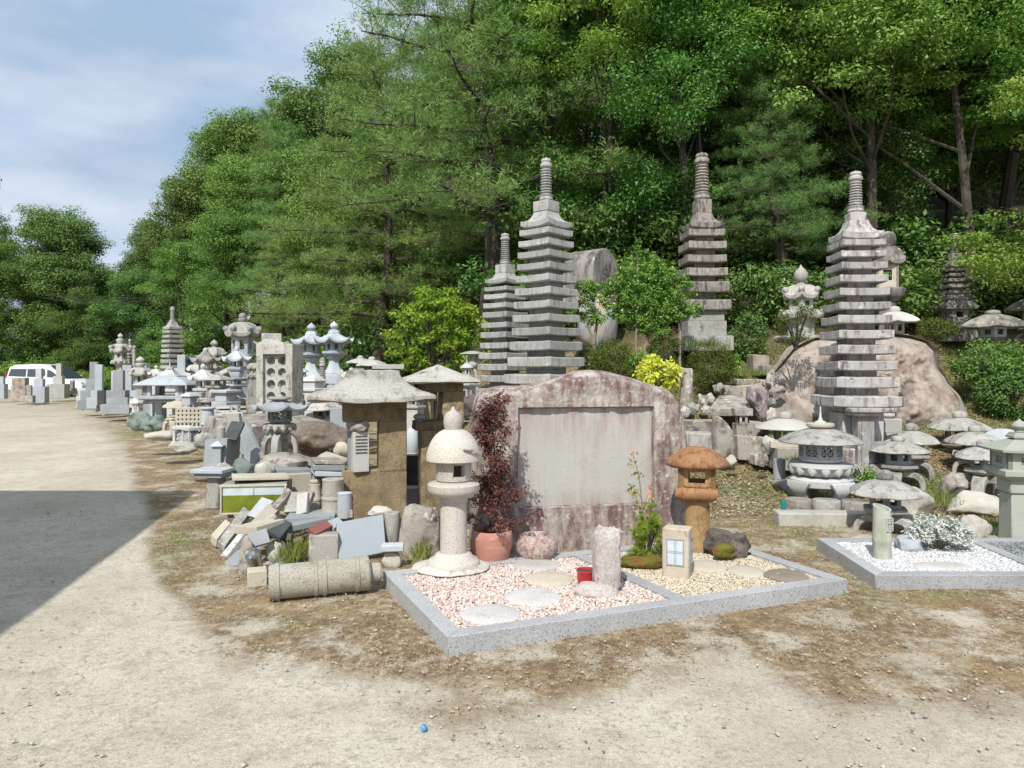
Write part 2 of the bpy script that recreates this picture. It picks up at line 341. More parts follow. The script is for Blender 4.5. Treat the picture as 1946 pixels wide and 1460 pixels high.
def gn(sc, det=6, ro=.65, st=None, off=None):
    v = tc.outputs['Object']
    if st or off:
        mp = N('ShaderNodeMapping'); mp.inputs['Scale'].default_value = st or (1, 1, 1); mp.inputs['Location'].default_value = off or (0, 0, 0); L(v, mp.inputs[0]); v = mp.outputs[0]
    n = N('ShaderNodeTexNoise'); n.inputs['Scale'].default_value = sc; n.inputs['Detail'].default_value = det; n.inputs['Roughness'].default_value = ro; L(v, n.inputs[0]); return n.outputs[0]
def rp(v, a, b): r = ramp(N, a, b); L(v, r.inputs[0]); return r.outputs[0]
def mul(a, b_):
    x = N('ShaderNodeMath'); x.operation = 'MULTIPLY'
    for i, v in ((0, a), (1, b_)):
        if hasattr(v, 'links') or hasattr(v, 'is_output'): L(v, x.inputs[i])
        else: x.inputs[i].default_value = v
    return x.outputs[0]
grav = mixc(N, L, rp(gn(1.1, 8), .38, .64), (.59, .545, .455), (.49, .435, .345))
grav = mixc(N, L, mul(rp(gn(5, 8, .7), .5, .62), .55), grav, (.34, .30, .22))
vor = N('ShaderNodeTexVoronoi'); vor.inputs['Scale'].default_value = 42; L(tc.outputs['Object'], vor.inputs[0]); sepc = N('ShaderNodeSeparateColor'); L(vor.outputs['Color'], sepc.inputs[0])
peb = rp(sepc.outputs[0], .62, .66)
pcol = mixc(N, L, sepc.outputs[1], (.58, .53, .44), (.33, .31, .27))
grav = mixc(N, L, mul(peb, rp(gn(3, 4), .5, .62)), grav, pcol)
grav = mixc(N, L, mul(rp(gn(34, 5, .85, None, (2, 8, 0)), .53, .6), .6), grav, (.24, .20, .15))
grav = mixc(N, L, mul(rp(gn(48, 4, .85, None, (12, 3, 0)), .56, .62), .7), grav, (.72, .67, .56))
grav = mixc(N, L, mul(rp(gn(.45, 6, .6, (1, .25, 1), (3, 3, 0)), .46, .6), .35), grav, (.36, .31, .235))
grav = mixc(N, L, mul(rp(gn(110, 3, .8), .54, .62), .55), grav, (.17, .145, .11))
lit = mixc(N, L, rp(gn(16, 9, .8), .4, .6), (.34, .27, .17), (.14, .09, .05))
lit = mixc(N, L, rp(gn(30, 6, .85, (1, .5, 1), (3, 1, 0)), .53, .60), lit, (.50, .43, .30))
lit = mixc(N, L, mul(rp(gn(45, 5, .85, None, (9, 1, 0)), .54, .6), .8), lit, (.09, .055, .03))
lit = mixc(N, L, mul(rp(gn(1.4, 6, .7, None, (4, 4, 0)), .48, .64), .7), lit, (.33, .235, .125))
lit = mixc(N, L, mul(rp(gn(3.3, 7, .7, None, (7, 3, 0)), .46, .62), .6), lit, (.13, .085, .05))
lit = mixc(N, L, mul(rp(gn(2.0, 8, .7, None, (1, 9, 0)), .5, .6), .8), lit, grav)
col = mixc(N, L, att('litter'), grav, lit)
grn = mixc(N, L, rp(gn(24, 6, .8), .4, .62), (.10, .13, .03), (.22, .22, .07))
col = mixc(N, L, mul(att('green'), rp(gn(9, 7, .75, None, (5, 5, 0)), .42, .55)), col, grn)
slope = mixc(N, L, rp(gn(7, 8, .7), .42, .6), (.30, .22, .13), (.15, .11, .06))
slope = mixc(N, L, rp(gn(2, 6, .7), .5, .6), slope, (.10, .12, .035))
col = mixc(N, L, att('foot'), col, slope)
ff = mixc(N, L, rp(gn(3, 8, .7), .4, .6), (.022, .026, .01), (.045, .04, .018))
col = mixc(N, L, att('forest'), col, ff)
L(col, b.inputs['Base Color']); b.inputs['Roughness'].default_value = .95; b.inputs['Specular IOR Level'].default_value = .15
bp = N('ShaderNodeBump'); bp.inputs['Strength'].default_value = .6; bp.inputs['Distance'].default_value = .015
ba = N('ShaderNodeMath'); ba.operation = 'ADD'; L(gn(30, 8, .8), ba.inputs[0]); L(mul(peb, .25), ba.inputs[1]); L(ba.outputs[0], bp.inputs['Height']); L(bp.outputs[0], b.inputs['Normal'])
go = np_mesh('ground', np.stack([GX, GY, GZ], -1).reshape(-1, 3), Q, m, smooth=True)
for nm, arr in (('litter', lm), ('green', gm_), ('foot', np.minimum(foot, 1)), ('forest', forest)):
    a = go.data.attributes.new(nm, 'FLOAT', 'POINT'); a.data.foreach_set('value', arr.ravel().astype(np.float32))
go['kind'] = 'structure'

# ---------------------------------------------------------------- foliage tools
RNG = np.random.default_rng(11)
def leaf_quads(P, D, Nn, Ln, Wd):
    D = D / np.linalg.norm(D, axis=1, keepdims=True); B = np.cross(D, Nn); B /= np.linalg.norm(B, axis=1, keepdims=True) + 1e-9
    Ln = np.broadcast_to(Ln, (len(P),))[:, None]; Wd = np.broadcast_to(Wd, (len(P),))[:, None]
    V = np.stack([P, P + D * Ln * .45 - B * Wd * .5, P + D * Ln, P + D * Ln * .45 + B * Wd * .5], 1).reshape(-1, 3)
    return V, np.arange(len(P) * 4).reshape(-1, 4)
def unit(n, rng): v = rng.normal(size=(n, 3)); return v / np.linalg.norm(v, axis=1, keepdims=True)
def clump_leaves(cent, rad, per, size, rng, droop=.25, flat=.6, tintbase=None, asp=.5, up=.7):
    """cent (k,3), rad (k,), per leaves each: leaves spread through flattened balls, facing up and out"""
    k = len(cent); n = k * per; ci = np.repeat(np.arange(k), per)
    u = unit(n, rng); rr = rng.random(n) ** .5; off = u * rr[:, None] * rad[ci][:, None]; off[:, 2] *= flat
    P = cent[ci] + off
    Nn = u * .6 + rng.normal(size=(n, 3)) * .45; Nn[:, 2] += up; Nn /= np.linalg.norm(Nn, axis=1, keepdims=True)
    D = np.cross(Nn, rng.normal(size=(n, 3))) + off * .8; D[:, 2] -= droop; D -= Nn * np.sum(D * Nn, 1)[:, None] * .7
    s = size * rng.uniform(.7, 1.25, n)
    V, Qd = leaf_quads(P, D, Nn, s, s * asp)
    tb = rng.random(k) if tintbase is None else tintbase
    tt = np.clip(tb[ci] * .65 + rng.random(n) * .35, 0, 1)
    return V, Qd, np.repeat(tt, 4)
L_broad = leafmat('broadleaf_leaves', (.11, .225, .045), (.235, .39, .09), trans=.3)
L_dark = leafmat('evergreen_leaves', (.07, .145, .035), (.165, .275, .065), trans=.22, rough=.4)
L_olive = leafmat('oak_leaves', (.095, .175, .045), (.20, .31, .085), trans=.28)
L_bright = leafmat('cherry_leaves', (.16, .29, .055), (.31, .47, .09), trans=.35)
L_pine = leafmat('pine_needles', (.115, .21, .055), (.25, .375, .10), trans=.2)
L_yg = leafmat('yellow_green_leaves', (.16, .27, .025), (.34, .42, .05), trans=.4, vary=.03)
L_top = leafmat('holly_leaves', (.12, .25, .045), (.26, .44, .09), trans=.25, rough=.35, vary=.03)
L_box = leafmat('box_shrub_leaves', (.06, .10, .015), (.15, .19, .03), trans=.25, vary=.03)
L_yel = leafmat('golden_leaves', (.55, .55, .06), (.80, .75, .12), trans=.3, vary=.02)
L_mist = leafmat('misty_maple_leaves', (.09, .035, .028), (.24, .12, .085), trans=.2, vary=.02)
L_silver = leafmat('silver_leaves', (.42, .45, .42), (.66, .68, .64), trans=.1, vary=.02)
L_nee = leafmat('young_pine_needles', (.14, .22, .025), (.36, .46, .06), trans=.3, vary=.02)
L_sap = leafmat('sapling_leaves', (.25, .30, .08), (.50, .42, .18), trans=.3, vary=.02)
L_orange = leafmat('orange_leaves', (.6, .26, .14), (.7, .4, .25), trans=.3, vary=.02)
L_grass = leafmat('grass_blades', (.10, .17, .03), (.30, .33, .10), trans=.3, vary=.02)
L_dry = leafmat('dry_litter', (.14, .09, .045), (.50, .42, .27), trans=.05, vary=.02)

def limb_tubes(mb, seed, H, spread, centres, r0):
    rr = random.Random(seed); lean = Vector((rr.uniform(-.06, .06), rr.uniform(-.06, .06), 0)) * H
    def tp(f): return Vector((lean.x * f + .04 * H * math.sin(f * 5 + seed) * .5, lean.y * f + .03 * H * math.cos(f * 4 + seed) * .5, H * f))
    K = 8; mb.tube([tp(i / K * .88) + Vector((0, 0, -.3 if i == 0 else 0)) for i in range(K + 1)], [r0 * (1 - .8 * i / K) * (1.3 if i == 0 else 1) for i in range(K + 1)], 8)
    for c in centres:
        c = Vector(c); f = max(.18, min(.85, c.z / H - rr.uniform(.1, .28))); a = tp(f); mid = a.lerp(c, .5) + Vector((rr.uniform(-.3, .3), rr.uniform(-.3, .3), rr.uniform(-.25, .1)))
        rb = r0 * (1 - .8 * f) * .45; mb.tube([a, mid, c], [rb, rb * .6, rb * .2], 5)
def broadleaf(seed, H, cr, lobes, per, size, mat, lowest=.2, droop=.25, asp=.5, flat=.55, cl=(.45, .8)):
    """returns numpy foliage and an MB trunk, both in local coordinates"""
    rng = np.random.default_rng(seed); rr = random.Random(seed); cs = []; rs = []
    big = []
    for k in range(9):
        a = rr.uniform(0, 6.28); f = rr.uniform(lowest + .12, .93); w_ = cr * math.sin(math.pi * min(.97, max(.1, (f - lowest * .5) / (1.12 - lowest * .5)))) ** .7
        big.append(Vector((math.cos(a) * w_ * rr.uniform(.25, .7), math.sin(a) * w_ * rr.uniform(.25, .7), H * f)))
    big.append(Vector((0, 0, H * .9)))
    for k in range(lobes):
        b_ = big[k % len(big)]; d = Vector((rr.gauss(0, 1), rr.gauss(0, 1), rr.gauss(0, .75))).normalized() * rr.uniform(.55, 1.0)
        R_ = cr * rr.uniform(.38, .55); c = b_ + Vector((d.x * R_, d.y * R_, d.z * R_ * .85))
        if c.z < H * lowest: c.z = H * lowest + rr.uniform(0, .3)
        cs.append(c); rs.append(rr.uniform(*cl))
    cs_ = np.array([tuple(c) for c in cs]); rs_ = np.array(rs)
    V, Qd, tt = clump_leaves(cs_, rs_, per, size, rng, droop, flat, None, asp)
    mb = MB(); limb_tubes(mb, seed, H, cr, [c for c in cs if rr.random() < (.08 if lowest > .4 else .16)], H * .012 + .04)
    return V, Qd, tt, mb, mat
def pinetree(seed, H, cr, layers, mat):
    rng = np.random.default_rng(seed); rr = random.Random(seed); mb = MB(); tips = []
    lean = rr.uniform(-.05, .05) * H
    def tp(f): return Vector((lean * f + .03 * H * math.sin(f * 6 + seed), .02 * H * math.cos(f * 5), H * f))
    r0 = H * .016 + .03
    mb.tube([tp(i / 9) + Vector((0, 0, -.3 if i == 0 else 0)) for i in range(10)], [r0 * (1 - .85 * i / 9) for i in range(10)], 8)
    for k in range(layers):
        f = .25 + .73 * (k + rr.random() * .6) / layers; a = k * 2.4 + rr.uniform(-.3, .3); ln = cr * (1.05 - f) ** .7 * 1.25 * rr.uniform(.7, 1.1) + .25
        p0 = tp(f); pts = [p0]
        for j in range(1, 5):
            q = j / 4; pts.append(p0 + Vector((math.cos(a + .2 * q) * ln * q, math.sin(a + .2 * q) * ln * q, ln * (.12 * q - .28 * q * q + .12 * q ** 3) + .1 * rr.random())))
        mb.tube(pts, [r0 * (1 - .8 * f) * .5 * (1 - .8 * j / 4) for j in range(5)], 5)
        for s in range(int(13 * ln) + 6):
            q = rr.uniform(.25, 1); b_ = pts[0].lerp(pts[-1], q); side = rr.uniform(-1, 1) * ln * .38 * (1.15 - q * .5)
            e = b_ + Vector((-math.sin(a) * side + rr.gauss(0, .1), math.cos(a) * side + rr.gauss(0, .1), rr.uniform(-.02, .22)))
            if rr.random() < .5: mb.tube([b_, e], [.012, .005], 3)
            for u_ in range(3): tips.append(tuple(e + Vector((rr.gauss(0, .16), rr.gauss(0, .16), rr.gauss(0, .06)))))
    tips = np.array(tips); n = len(tips); K = 30; P = np.repeat(tips, K, 0) + rng.normal(0, .05, (n * K, 3)); D = rng.normal(size=(n * K, 3)); D[:, 2] = np.abs(D[:, 2]) * .8 + .15
    s = rng.uniform(.07, .14, n * K); V, Qd = leaf_quads(P, D, rng.normal(size=(n * K, 3)), s, np.full(n * K, .0115))
    return V, Qd, np.repeat(np.repeat(rng.random(n), K) * .7 + rng.random(n * K) * .3, 4), mb, mat
def make_tree(name, label, cat, data, group=None):
    V, Qd, tt, mb, mat = data; t_ = thing(name, label, cat, (0, 0, 0), 0, group)
    np_mesh('crown', V, Qd, mat, tt, t_); mb.build('trunk', bark, t_); return t_
PROTO = []
def proto(kind, data, H): PROTO.append((kind, data, H, []))
proto('oak_tree', broadleaf(1, 9, 2.9, 250, 220, .11, L_olive), 9)
proto('broadleaf_tree', broadleaf(2, 10, 3.1, 260, 230, .105, L_broad), 10)
proto('broadleaf_tree', broadleaf(3, 8, 2.8, 230, 220, .105, L_broad, lowest=.15), 8)
proto('evergreen_tree', broadleaf(4, 9, 2.8, 240, 220, .10, L_dark, lowest=.12), 9)
proto('cherry_tree', broadleaf(5, 8.5, 3.2, 220, 190, .12, L_bright, lowest=.25, flat=.35, asp=.45), 8.5)
proto('pine_tree', pinetree(6, 10, 3.0, 46, L_pine), 10)
proto('pine_tree', pinetree(7, 8, 2.6, 40, L_pine), 8)
proto('canopy_tree', broadleaf(8, 11, 4.6, 300, 220, .115, L_bright, lowest=.42, flat=.35, asp=.45), 11)
proto('canopy_tree', broadleaf(9, 11, 4.6, 300, 220, .115, L_broad, lowest=.42, flat=.4), 11)
def place_tree(k, X, Y, Ht, label, rz, sx=1.0, group='trees on the wooded hillside'):
    kind, data, H0, made = PROTO[k]
    if not made:
        o = make_tree(kind, label, 'tree', data, group); made.append(o)
    else:
        o = copy_tree(made[0]); made.append(o)
    s = Ht / H0; o.location = (X, Y, T(X, Y) - .1); o.rotation_euler = (0, 0, rz); o.scale = (s * sx, s * sx, s)
    o['label'] = label; o['category'] = 'tree'; o['group'] = group
    return o
KN = {0: 'olive green oak', 1: 'mid green broadleaf tree', 2: 'spreading broadleaf tree', 3: 'dark evergreen tree', 4: 'bright cherry tree', 5: 'layered pine', 6: 'bushy pine'}
def where(px):
    for lim, s in ((60, 'above the rear of the white minivan'), (130, 'above the nose of the white minivan'), (215, 'far up the gravel road'), (290, 'left of the small far pagoda'), (370, 'behind the small far pagoda'), (450, 'behind the far lantern crowd'), (530, 'behind the slab with round holes'), (620, 'behind the twin lanterns'), (720, 'right of the twin lanterns'), (830, 'behind the bright green shrub'), (930, 'left of the two middle pagodas'), (1060, 'behind the two middle pagodas'), (1180, 'behind the half-barrel stone'), (1290, 'behind the clipped garden tree'), (1400, 'behind the brown frontal pagoda'), (1540, 'between the two right pagodas'), (1660, 'behind the pagoda beside the boulder'), (1790, 'above the great boulder'), (1900, 'behind the small dark pagoda')):
        if px < lim: return s
    return 'at the far right edge of the photo'
sil = lambda p: float(np.interp(p, [-400, -60, 0, 60, 90, 110, 128, 150, 200, 245, 265, 300, 330, 345, 400, 500, 560, 610, 650, 2600], [250, 280, 305, 335, 400, 470, 545, 528, 500, 450, 415, 365, 315, 285, 225, 155, 95, 20, -60, -500]))
trr = random.Random(21)
used = set()
def uniq(lbl, row):
    s = lbl + ' ' + row
    return s
rows = [(.6, 'front row'), (4.6, 'second row'), (9.0, 'mid slope'), (14, 'upper slope'), (20, 'crest')]
for ri, (off, rn) in enumerate(rows):
    px = -260 if ri < 2 else 120
    while px < 2080:
        # find the Y on this ray where the foot line + offset is met
        Y = 12.0
        while Y < 64 and Y - y_foot(xat(px, Y)) < off + (9.6 if px > 900 else 9.6 * float(sstep(650, 900, px))): Y += .1
        Y += trr.uniform(-1, 1); X = xat(px, Y)
        mx_ = zat(sil(px - (1.7 * F / Y if px < 640 and px > 118 else 0)) + trr.uniform(0, 30), Y) - T(X, Y)
        Ht = min(mx_, trr.uniform(8.5, 12.5) if Y > 24 else trr.uniform(7.5, 10.5))
        if ri >= 1 and px < 660: Ht = min(mx_ * trr.uniform(.86, 1), 19)
        if px < 118: Ht = (zat(sil(px + 4.4 * F / Y) + trr.uniform(0, 20), Y) - T(X, Y)) * trr.uniform(.85, 1)
        if Ht > 3.2:
            ks = [0, 1, 2, 3, 0, 1, 0] if px < 500 else ([5, 1, 0, 5, 5, 1, 6] if px < 950 else [1, 4, 3, 2, 5, 4, 1, 3])
            k = trr.choice(ks)
            if px < 120: k = trr.choice([3, 3, 1, 0])
            lb_ = '%s %s, %s, %s' % ('small' if Ht < 7 else ('tall' if Ht > 10.5 else 'full-grown'), KN[k], rn, where(px))
            place_tree(k, X, Y, Ht, lb_, trr.uniform(0, 6.28), trr.uniform(.9, 1.15) * (1.15 if Ht < 6 else 1))
        step = (3.6 if ri < 3 else 4.2) * F / Y
        px += step * trr.uniform(.85, 1.15)
for px, Y, Ht, k, lb in ((905, 20.5, 14.5, 5, 'big layered pine rising to the top of the photo left of the tallest middle pagoda'), (720, 25, 13, 5, 'wide layered pine above the bright green shrub'), (1475, 17.2, 5.6, 6, 'young pine between the brown frontal pagoda and the ornate old lantern'),
    (1330, 19.5, 9.5, 7, 'bright tree with a high canopy over the brown frontal pagoda'), (1640, 17.5, 9.5, 8, 'green tree with a high canopy shading the pagoda beside the boulder'), (1840, 17.0, 9, 7, 'bright tree with a high canopy above the small dark pagoda'), (1480, 18.2, 10.5, 8, 'tall green canopy tree behind the young pine'), (2080, 16.5, 9.5, 8, 'green canopy tree leaning in from beyond the right edge'), (1150, 19.5, 9.5, 7, 'bright spreading tree behind the half-barrel stone'), (2125, 12.4, 5.8, 4, 'bright leafy cherry branches reaching in at the right edge of the photo')):
    o = place_tree(k, xat(px, Y), Y, Ht, lb, trr.uniform(0, 6.28), 1.0)
# undergrowth: rounded bushes along the foot of the wood
V, Qd, tt = clump_leaves(np.array([[rnd.gauss(0, .6), rnd.gauss(0, .5), rnd.uniform(.2, 1.25)] for k in range(60)]), np.full(60, .42), 120, .11, np.random.default_rng(5), .2, .7)
us = []
def ubush(X, Y, s, mat, label, name='undergrowth_bush'):
    if mat.name not in [u.active_material.name for u in us]:
        o = np_mesh(name, V, Qd, mat, tt); us.append(o)
    else:
        o = [u for u in us if u.active_material.name == mat.name][0].copy(); C.objects.link(o)
    o.location = (X, Y, T(X, Y) - .15); o.scale = (s, s, s * rnd.uniform(.8, 1.15)); o.rotation_euler = (0, 0, rnd.uniform(0, 6.28)); tag(o, label, 'bush', 'bushes along the foot of the wood'); return o
px = -60; i = 0
while px < 2050:
    for off in (-.4, 2.2):
        Y = 12.0
        while Y < 62 and Y - y_foot(xat(px, Y)) < off + (8.2 if px > 900 else 8.2 * float(sstep(650, 900, px))): Y += .1
        X = xat(px, Y); s_b = 1.0; mt, nm = rnd.choice([(L_broad, 'mid green'), (L_dark, 'dark green'), (L_dark, 'dark green'), (L_bright, 'bright green')])
        if px > 1340: mt, nm, s_b = L_dark, 'dark green', .75  # darker leaf colour stands in for the shade under the overhanging trees
        if 100 < px < 420 and off < 0: mt, nm = L_bright, 'bright green'
        ubush(X, Y, rnd.uniform(1.1, 1.9) * s_b, mt, '%s bush %s %s' % (nm, 'edging the wood' if off < 0 else 'under the trees', where(px)))
    px += 2.3 * F / Y * rnd.uniform(.8, 1.2)

# ---------------------------------------------------------------- stone builders
class Spot:
    def __init__(s, px, Y, base): s.px, s.Y, s.base, s.u = px, Y, base, Y / F; s.z0 = zat(base, Y)
    def h(s, py): return (s.base - py) * s.u
    def loc(s): return (xat(s.px, s.Y), s.Y, s.z0)
def lattice_panel(mb, cx, cz, w_, h_, t, M, kind):
    """openwork in a window of size w_ x h_ : diagonal lattice or simple cross bars"""
    if kind == 'x':
        n = max(2, round(w_ / h_ * 2)) if w_ > h_ else 2; m_ = 2
        cw, ch = w_ / n, h_ / m_
        for i in range(n):
            for j in range(m_):
                x0, z0 = cx - w_/2 + (i+.5) * cw, cz - h_/2 + (j+.5) * ch; l = math.hypot(cw, ch)
                for s in (1, -1): mb.box((0, 0, 0), (l, t, min(cw, ch) * .2), M @ Matrix.Translation((x0, 0, z0)) @ Matrix.Rotation(s * math.atan2(ch, cw), 4, 'Y'))
        for i in range(1, n): mb.box((cx - w_/2 + i * cw, 0, cz), (cw * .14, t * .8, h_), M)
    else:
        mb.box((cx, 0, cz), (w_ * .07, t, h_), M); mb.box((cx, 0, cz), (w_, t * .8, h_ * .07), M)
def firebox(mb, n, Rr, z0, z1, win=(.5, .5), rot=0, lat=None, t=None, rnd_=False, cy=.5):
    """n-sided lamp chamber with an opening in every side"""
    n = n or 10; t = t or Rr * .16; side = 2 * Rr * math.sin(math.pi / n); ap = Rr * math.cos(math.pi / n); hh = z1 - z0
    for k in range(n):
        a = rot + 2 * math.pi * (k + .5) / n
        M = Matrix.Rotation(a - math.pi / 2, 4, 'Z') @ Matrix.Translation((0, ap - t / 2, 0))
        ww, wh = side * win[0], hh * win[1]; zc = z0 + hh * cy; sw = (side - ww) / 2
        mb.box((-(ww + sw) / 2, 0, (z0+z1)/2), (sw, t, hh), M); mb.box(((ww + sw) / 2, 0, (z0+z1)/2), (sw, t, hh), M)
        lo = zc - wh/2 - z0; hi = z1 - (zc + wh/2)
        mb.box((0, 0, z0 + lo/2), (ww, t * .98, lo), M); mb.box((0, 0, z1 - hi/2), (ww, t * .98, hi), M)
        if lat: lattice_panel(mb, 0, zc, ww, wh, t * .4, M, lat)
ROOF = {
 'umb': lambda r, h: [(r*.16, h), (r*.3, h*.93), (r*.5, h*.76), (r*.7, h*.53), (r*.87, h*.27), (r*.97, h*.06), (r, -h*.04), (r*.985, -h*.1), (r*.9, -h*.12), (r*.4, 0)],
 'curl': lambda r, h: [(r*.14, h), (r*.25, h*.92), (r*.42, h*.68), (r*.6, h*.42), (r*.78, h*.22), (r*.92, h*.12), (r, h*.12), (r*.995, -h*.06), (r*.93, -h*.1), (r*.4, 0)],
 'hip': lambda r, h: [(r*.1, h), (r*.4, h*.72), (r*.7, h*.42), (r*.9, h*.22), (r, h*.14), (r*.99, -h*.02), (r*.9, -h*.06), (r*.4, 0)],
 'flare': lambda r, h: [(r*.46, h), (r*.5, h*.82), (r*.6, h*.55), (r*.75, h*.36), (r*.92, h*.27), (r, h*.26), (r*.99, -h*.02), (r*.88, -h*.1), (r*.4, 0)],
 'dome': lambda r, h: [(r*.15, h), (r*.4, h*.95), (r*.65, h*.8), (r*.85, h*.55), (r*.96, h*.28), (r, h*.08), (r*.98, 0), (r*.85, -h*.03), (r*.4, 0)],
 'petal': lambda r, h: [(r*.2, h), (r*.45, h*.93), (r*.68, h*.74), (r*.83, h*.45), (r*.9, h*.2), (r, h*.1), (r*.98, -h*.14), (r*.85, -h*.2), (r*.5, -h*.05)],
 'thin': lambda r, h: [(r*.1, h), (r*.4, h*.8), (r*.7, h*.5), (r*.95, h*.14), (r, 0), (r*.98, -h*.08), (r*.5, -h*.02)],
}
def el(root, s, e, mat, n, rot):
    """one element of a stone lantern / tower: (kind, y_top, y_bottom, half-width px, options)"""
    kind, yt, yb, hw = e[:4]; o = e[4] if len(e) > 4 else {}; z1, z0, r = s.h(yt), s.h(yb), hw * s.u; m = o.get('m', mat); nn = o.get('n', n); ro = o.get('rot', rot)
    if nn == 4: r *= 1.2
    mb = MB(); hh = z1 - z0; bv = o.get('bev', min(.012, r * .06)); nm = o.get('name')
    if kind == 'jewel':
        mb.lathe([(r*.55, z0), (r*.62, z0+hh*.1), (r*.45, z0+hh*.18), (r*.8, z0+hh*.28), (r, z0+hh*.45), (r*.92, z0+hh*.62), (r*.6, z0+hh*.78), (r*.22, z0+hh*.88), (r*.06, z1)], 20); nm = nm or 'finial'
    elif kind == 'ball':
        mb.lathe([(r*.7, z0), (r*.95, z0+hh*.2), (r, z0+hh*.45), (r*.9, z0+hh*.75), (r*.55, z0+hh*.93), (r*.2, z1)], 20); nm = nm or 'finial'
    elif kind == 'spike':
        mb.lathe([(r, z0), (r*.95, z0+hh*.12), (r*.4, z0+hh*.2), (r*.22, z0+hh*.4), (r*.13, z0+hh*.7), (r*.1, z0+hh*.96), (r*.03, z1)], 20); nm = nm or 'finial'
    elif kind == 'rings':
        k = o.get('k', 9); pr = [(r*.9, z0), (r*1.1, z0+hh*.05), (r*1.0, z0+hh*.1), (r*1.15, z0+hh*.15), (r*.8, z0+hh*.17)]
        a, b_ = z0+hh*.18, z0+hh*.74
        for i in range(k):
            q = a + (b_-a)*i/k; d = (b_-a)/k; rr = r*(.92-.12*i/k); pr += [(rr*.72, q), (rr*.72, q+d*.3), (rr, q+d*.4), (rr, q+d*.8), (rr*.72, q+d*.95)]
        pr += [(r*.7, z0+hh*.75), (r*.95, z0+hh*.79), (r*.95, z0+hh*.85), (r*.72, z0+hh*.875), (r*.85, z0+hh*.92), (r*.7, z0+hh*.965), (r*.25, z0+hh*.985), (r*.1, z1)]
        mb.lathe(pr, 18); nm = nm or 'finial'
    elif kind in ROOF:
        mb.kasa(nn, ROOF[kind](r, hh), o.get('lift', 0) * hh, ro, sharp=o.get('sharp', 3), wob=o.get('wob', 0), seed=o.get('seed', 0))
        mb.v = [(x, y, z + z0) for x, y, z in mb.v]; nm = nm or 'roof'; bv = 0
        if o.get('scroll'):
            for k in range(nn):
                a = ro + 2*math.pi*k/nn; mb.lathe([(hh*.1, -hh*.2), (hh*.2, -hh*.15), (hh*.23, 0), (hh*.2, hh*.15), (hh*.1, hh*.2)], 10, 0, Matrix.Translation((math.cos(a)*r*.9, math.sin(a)*r*.9, z0+hh*(.22+o.get('lift', 0)))) @ Matrix.Rotation(a, 4, 'Z') @ Matrix.Rotation(math.pi/2, 4, 'X'))
    elif kind == 'box':
        firebox(mb, nn, r, z0, z1, o.get('win', (.5, .5)), ro, o.get('lat'), o.get('t')); nm = nm or 'firebox'; bv = 0
    elif kind == 'plat':
        mb.kasa(nn, [(r*.9, z1), (r, z1-hh*.12), (r, z0+hh*.5), (r*.9, z0+hh*.3), (r*.6, z0)], 0, ro); nm = nm or 'platform'; bv = 0
    elif kind == 'lotus':
        mb.kasa(nn if nn else 0, [(r*.8, z1), (r*.98, z1-hh*.08), (r, z1-hh*.25), (r*.85, z0+hh*.35), (r*.62, z0+hh*.1), (r*.55, z0)], 0, ro); nm = nm or 'platform'; bv = 0
        if o.get('pet'):
            K = o['pet']
            for k in range(K):
                a = 2*math.pi*k/K; M = Matrix.Translation((math.cos(a)*r*.86, math.sin(a)*r*.86, z0+hh*.55)) @ Matrix.Rotation(a, 4, 'Z') @ Matrix.Rotation(R(-28), 4, 'Y')
                mb.lathe([(r*.02, -hh*.36), (r*.13, -hh*.2), (r*.17, 0), (r*.13, hh*.25), (r*.02, hh*.42)], 8, 0, M)
    elif kind == 'post':
        r2 = o.get('r2', hw) * s.u * (1.2 if nn == 4 else 1); k = nn or 28; mb.lathe([(r2, z0), (r, z1)], k, ro); nm = nm or 'post'
    elif kind == 'drum':
        mb.lathe([(r*.9, z0), (r, z0+hh*.06), (r*.97, z0+hh*.12), (r*.93, z0+hh*.46), (r, z0+hh*.48), (r, z0+hh*.54), (r*.93, z0+hh*.56), (r*.9, z1-hh*.08), (r*.95, z1)], 28); nm = nm or 'post'
    elif kind == 'bell':
        r2 = o.get('r2', hw) * s.u * (1.2 if nn == 4 else 1); mb.kasa(nn, [(r, z1), (r*1.02, z1-hh*.15), (r+(r2-r)*.25, z1-hh*.45), (r+(r2-r)*.6, z0+hh*.25), (r2, z0+hh*.1), (r2, z0)], 0, ro); nm = nm or 'post'; bv = 0
    elif kind == 'block':
        d = o.get('d', hw) * s.u * 2; mb.box((0, 0, (z0+z1)/2), (r*2 if nn != 4 else r*2/1.2, d, hh), Matrix.Rotation(o.get('rz', ro - math.pi/4), 4, 'Z'), o.get('top', 1)); nm = nm or 'base'
    elif kind == 'base':
        mb.kasa(nn, [(r*.75, z1), (r*.8, z1-hh*.2), (r*.95, z0+hh*.45), (r, z0+hh*.35), (r, z0)], 0, ro); nm = nm or 'base'; bv = 0
    elif kind == 'legs':
        k = o.get('k', 4); r0 = r * .18; ww = o.get('w', .3) * r * 1.3; th = o.get('th', .22) * r
        for j in range(k):
            lb = MB(); pts = []
            for q in range(9):
                a = q / 8 * math.pi / 2; pts.append((r0 + (r - r0 - th/2) * math.sin(a) ** .7, z0 + (hh - th/2) * math.cos(a) ** .6 if q < 8 else z0))
            lb.sweep(pts, [ww*(1-.15*q/8) for q in range(9)], [th*(1.15-.25*q/8) for q in range(9)], ro + 2*math.pi*(j+.5)/k); lb.build('leg', m, root, bev_(bv), 40)
        return
    elif kind == 'cab':     # cabriole legged stand with scalloped openings
        k = o.get('k', 4); mb.kasa(0, [(r*.9, z1), (r, z1-hh*.08), (r*.97, z1-hh*.3), (r*.85, z1-hh*.36), (r*.5, z1-hh*.3)], 0, ro); mb.build('stand_top', m, root, 0, 40)
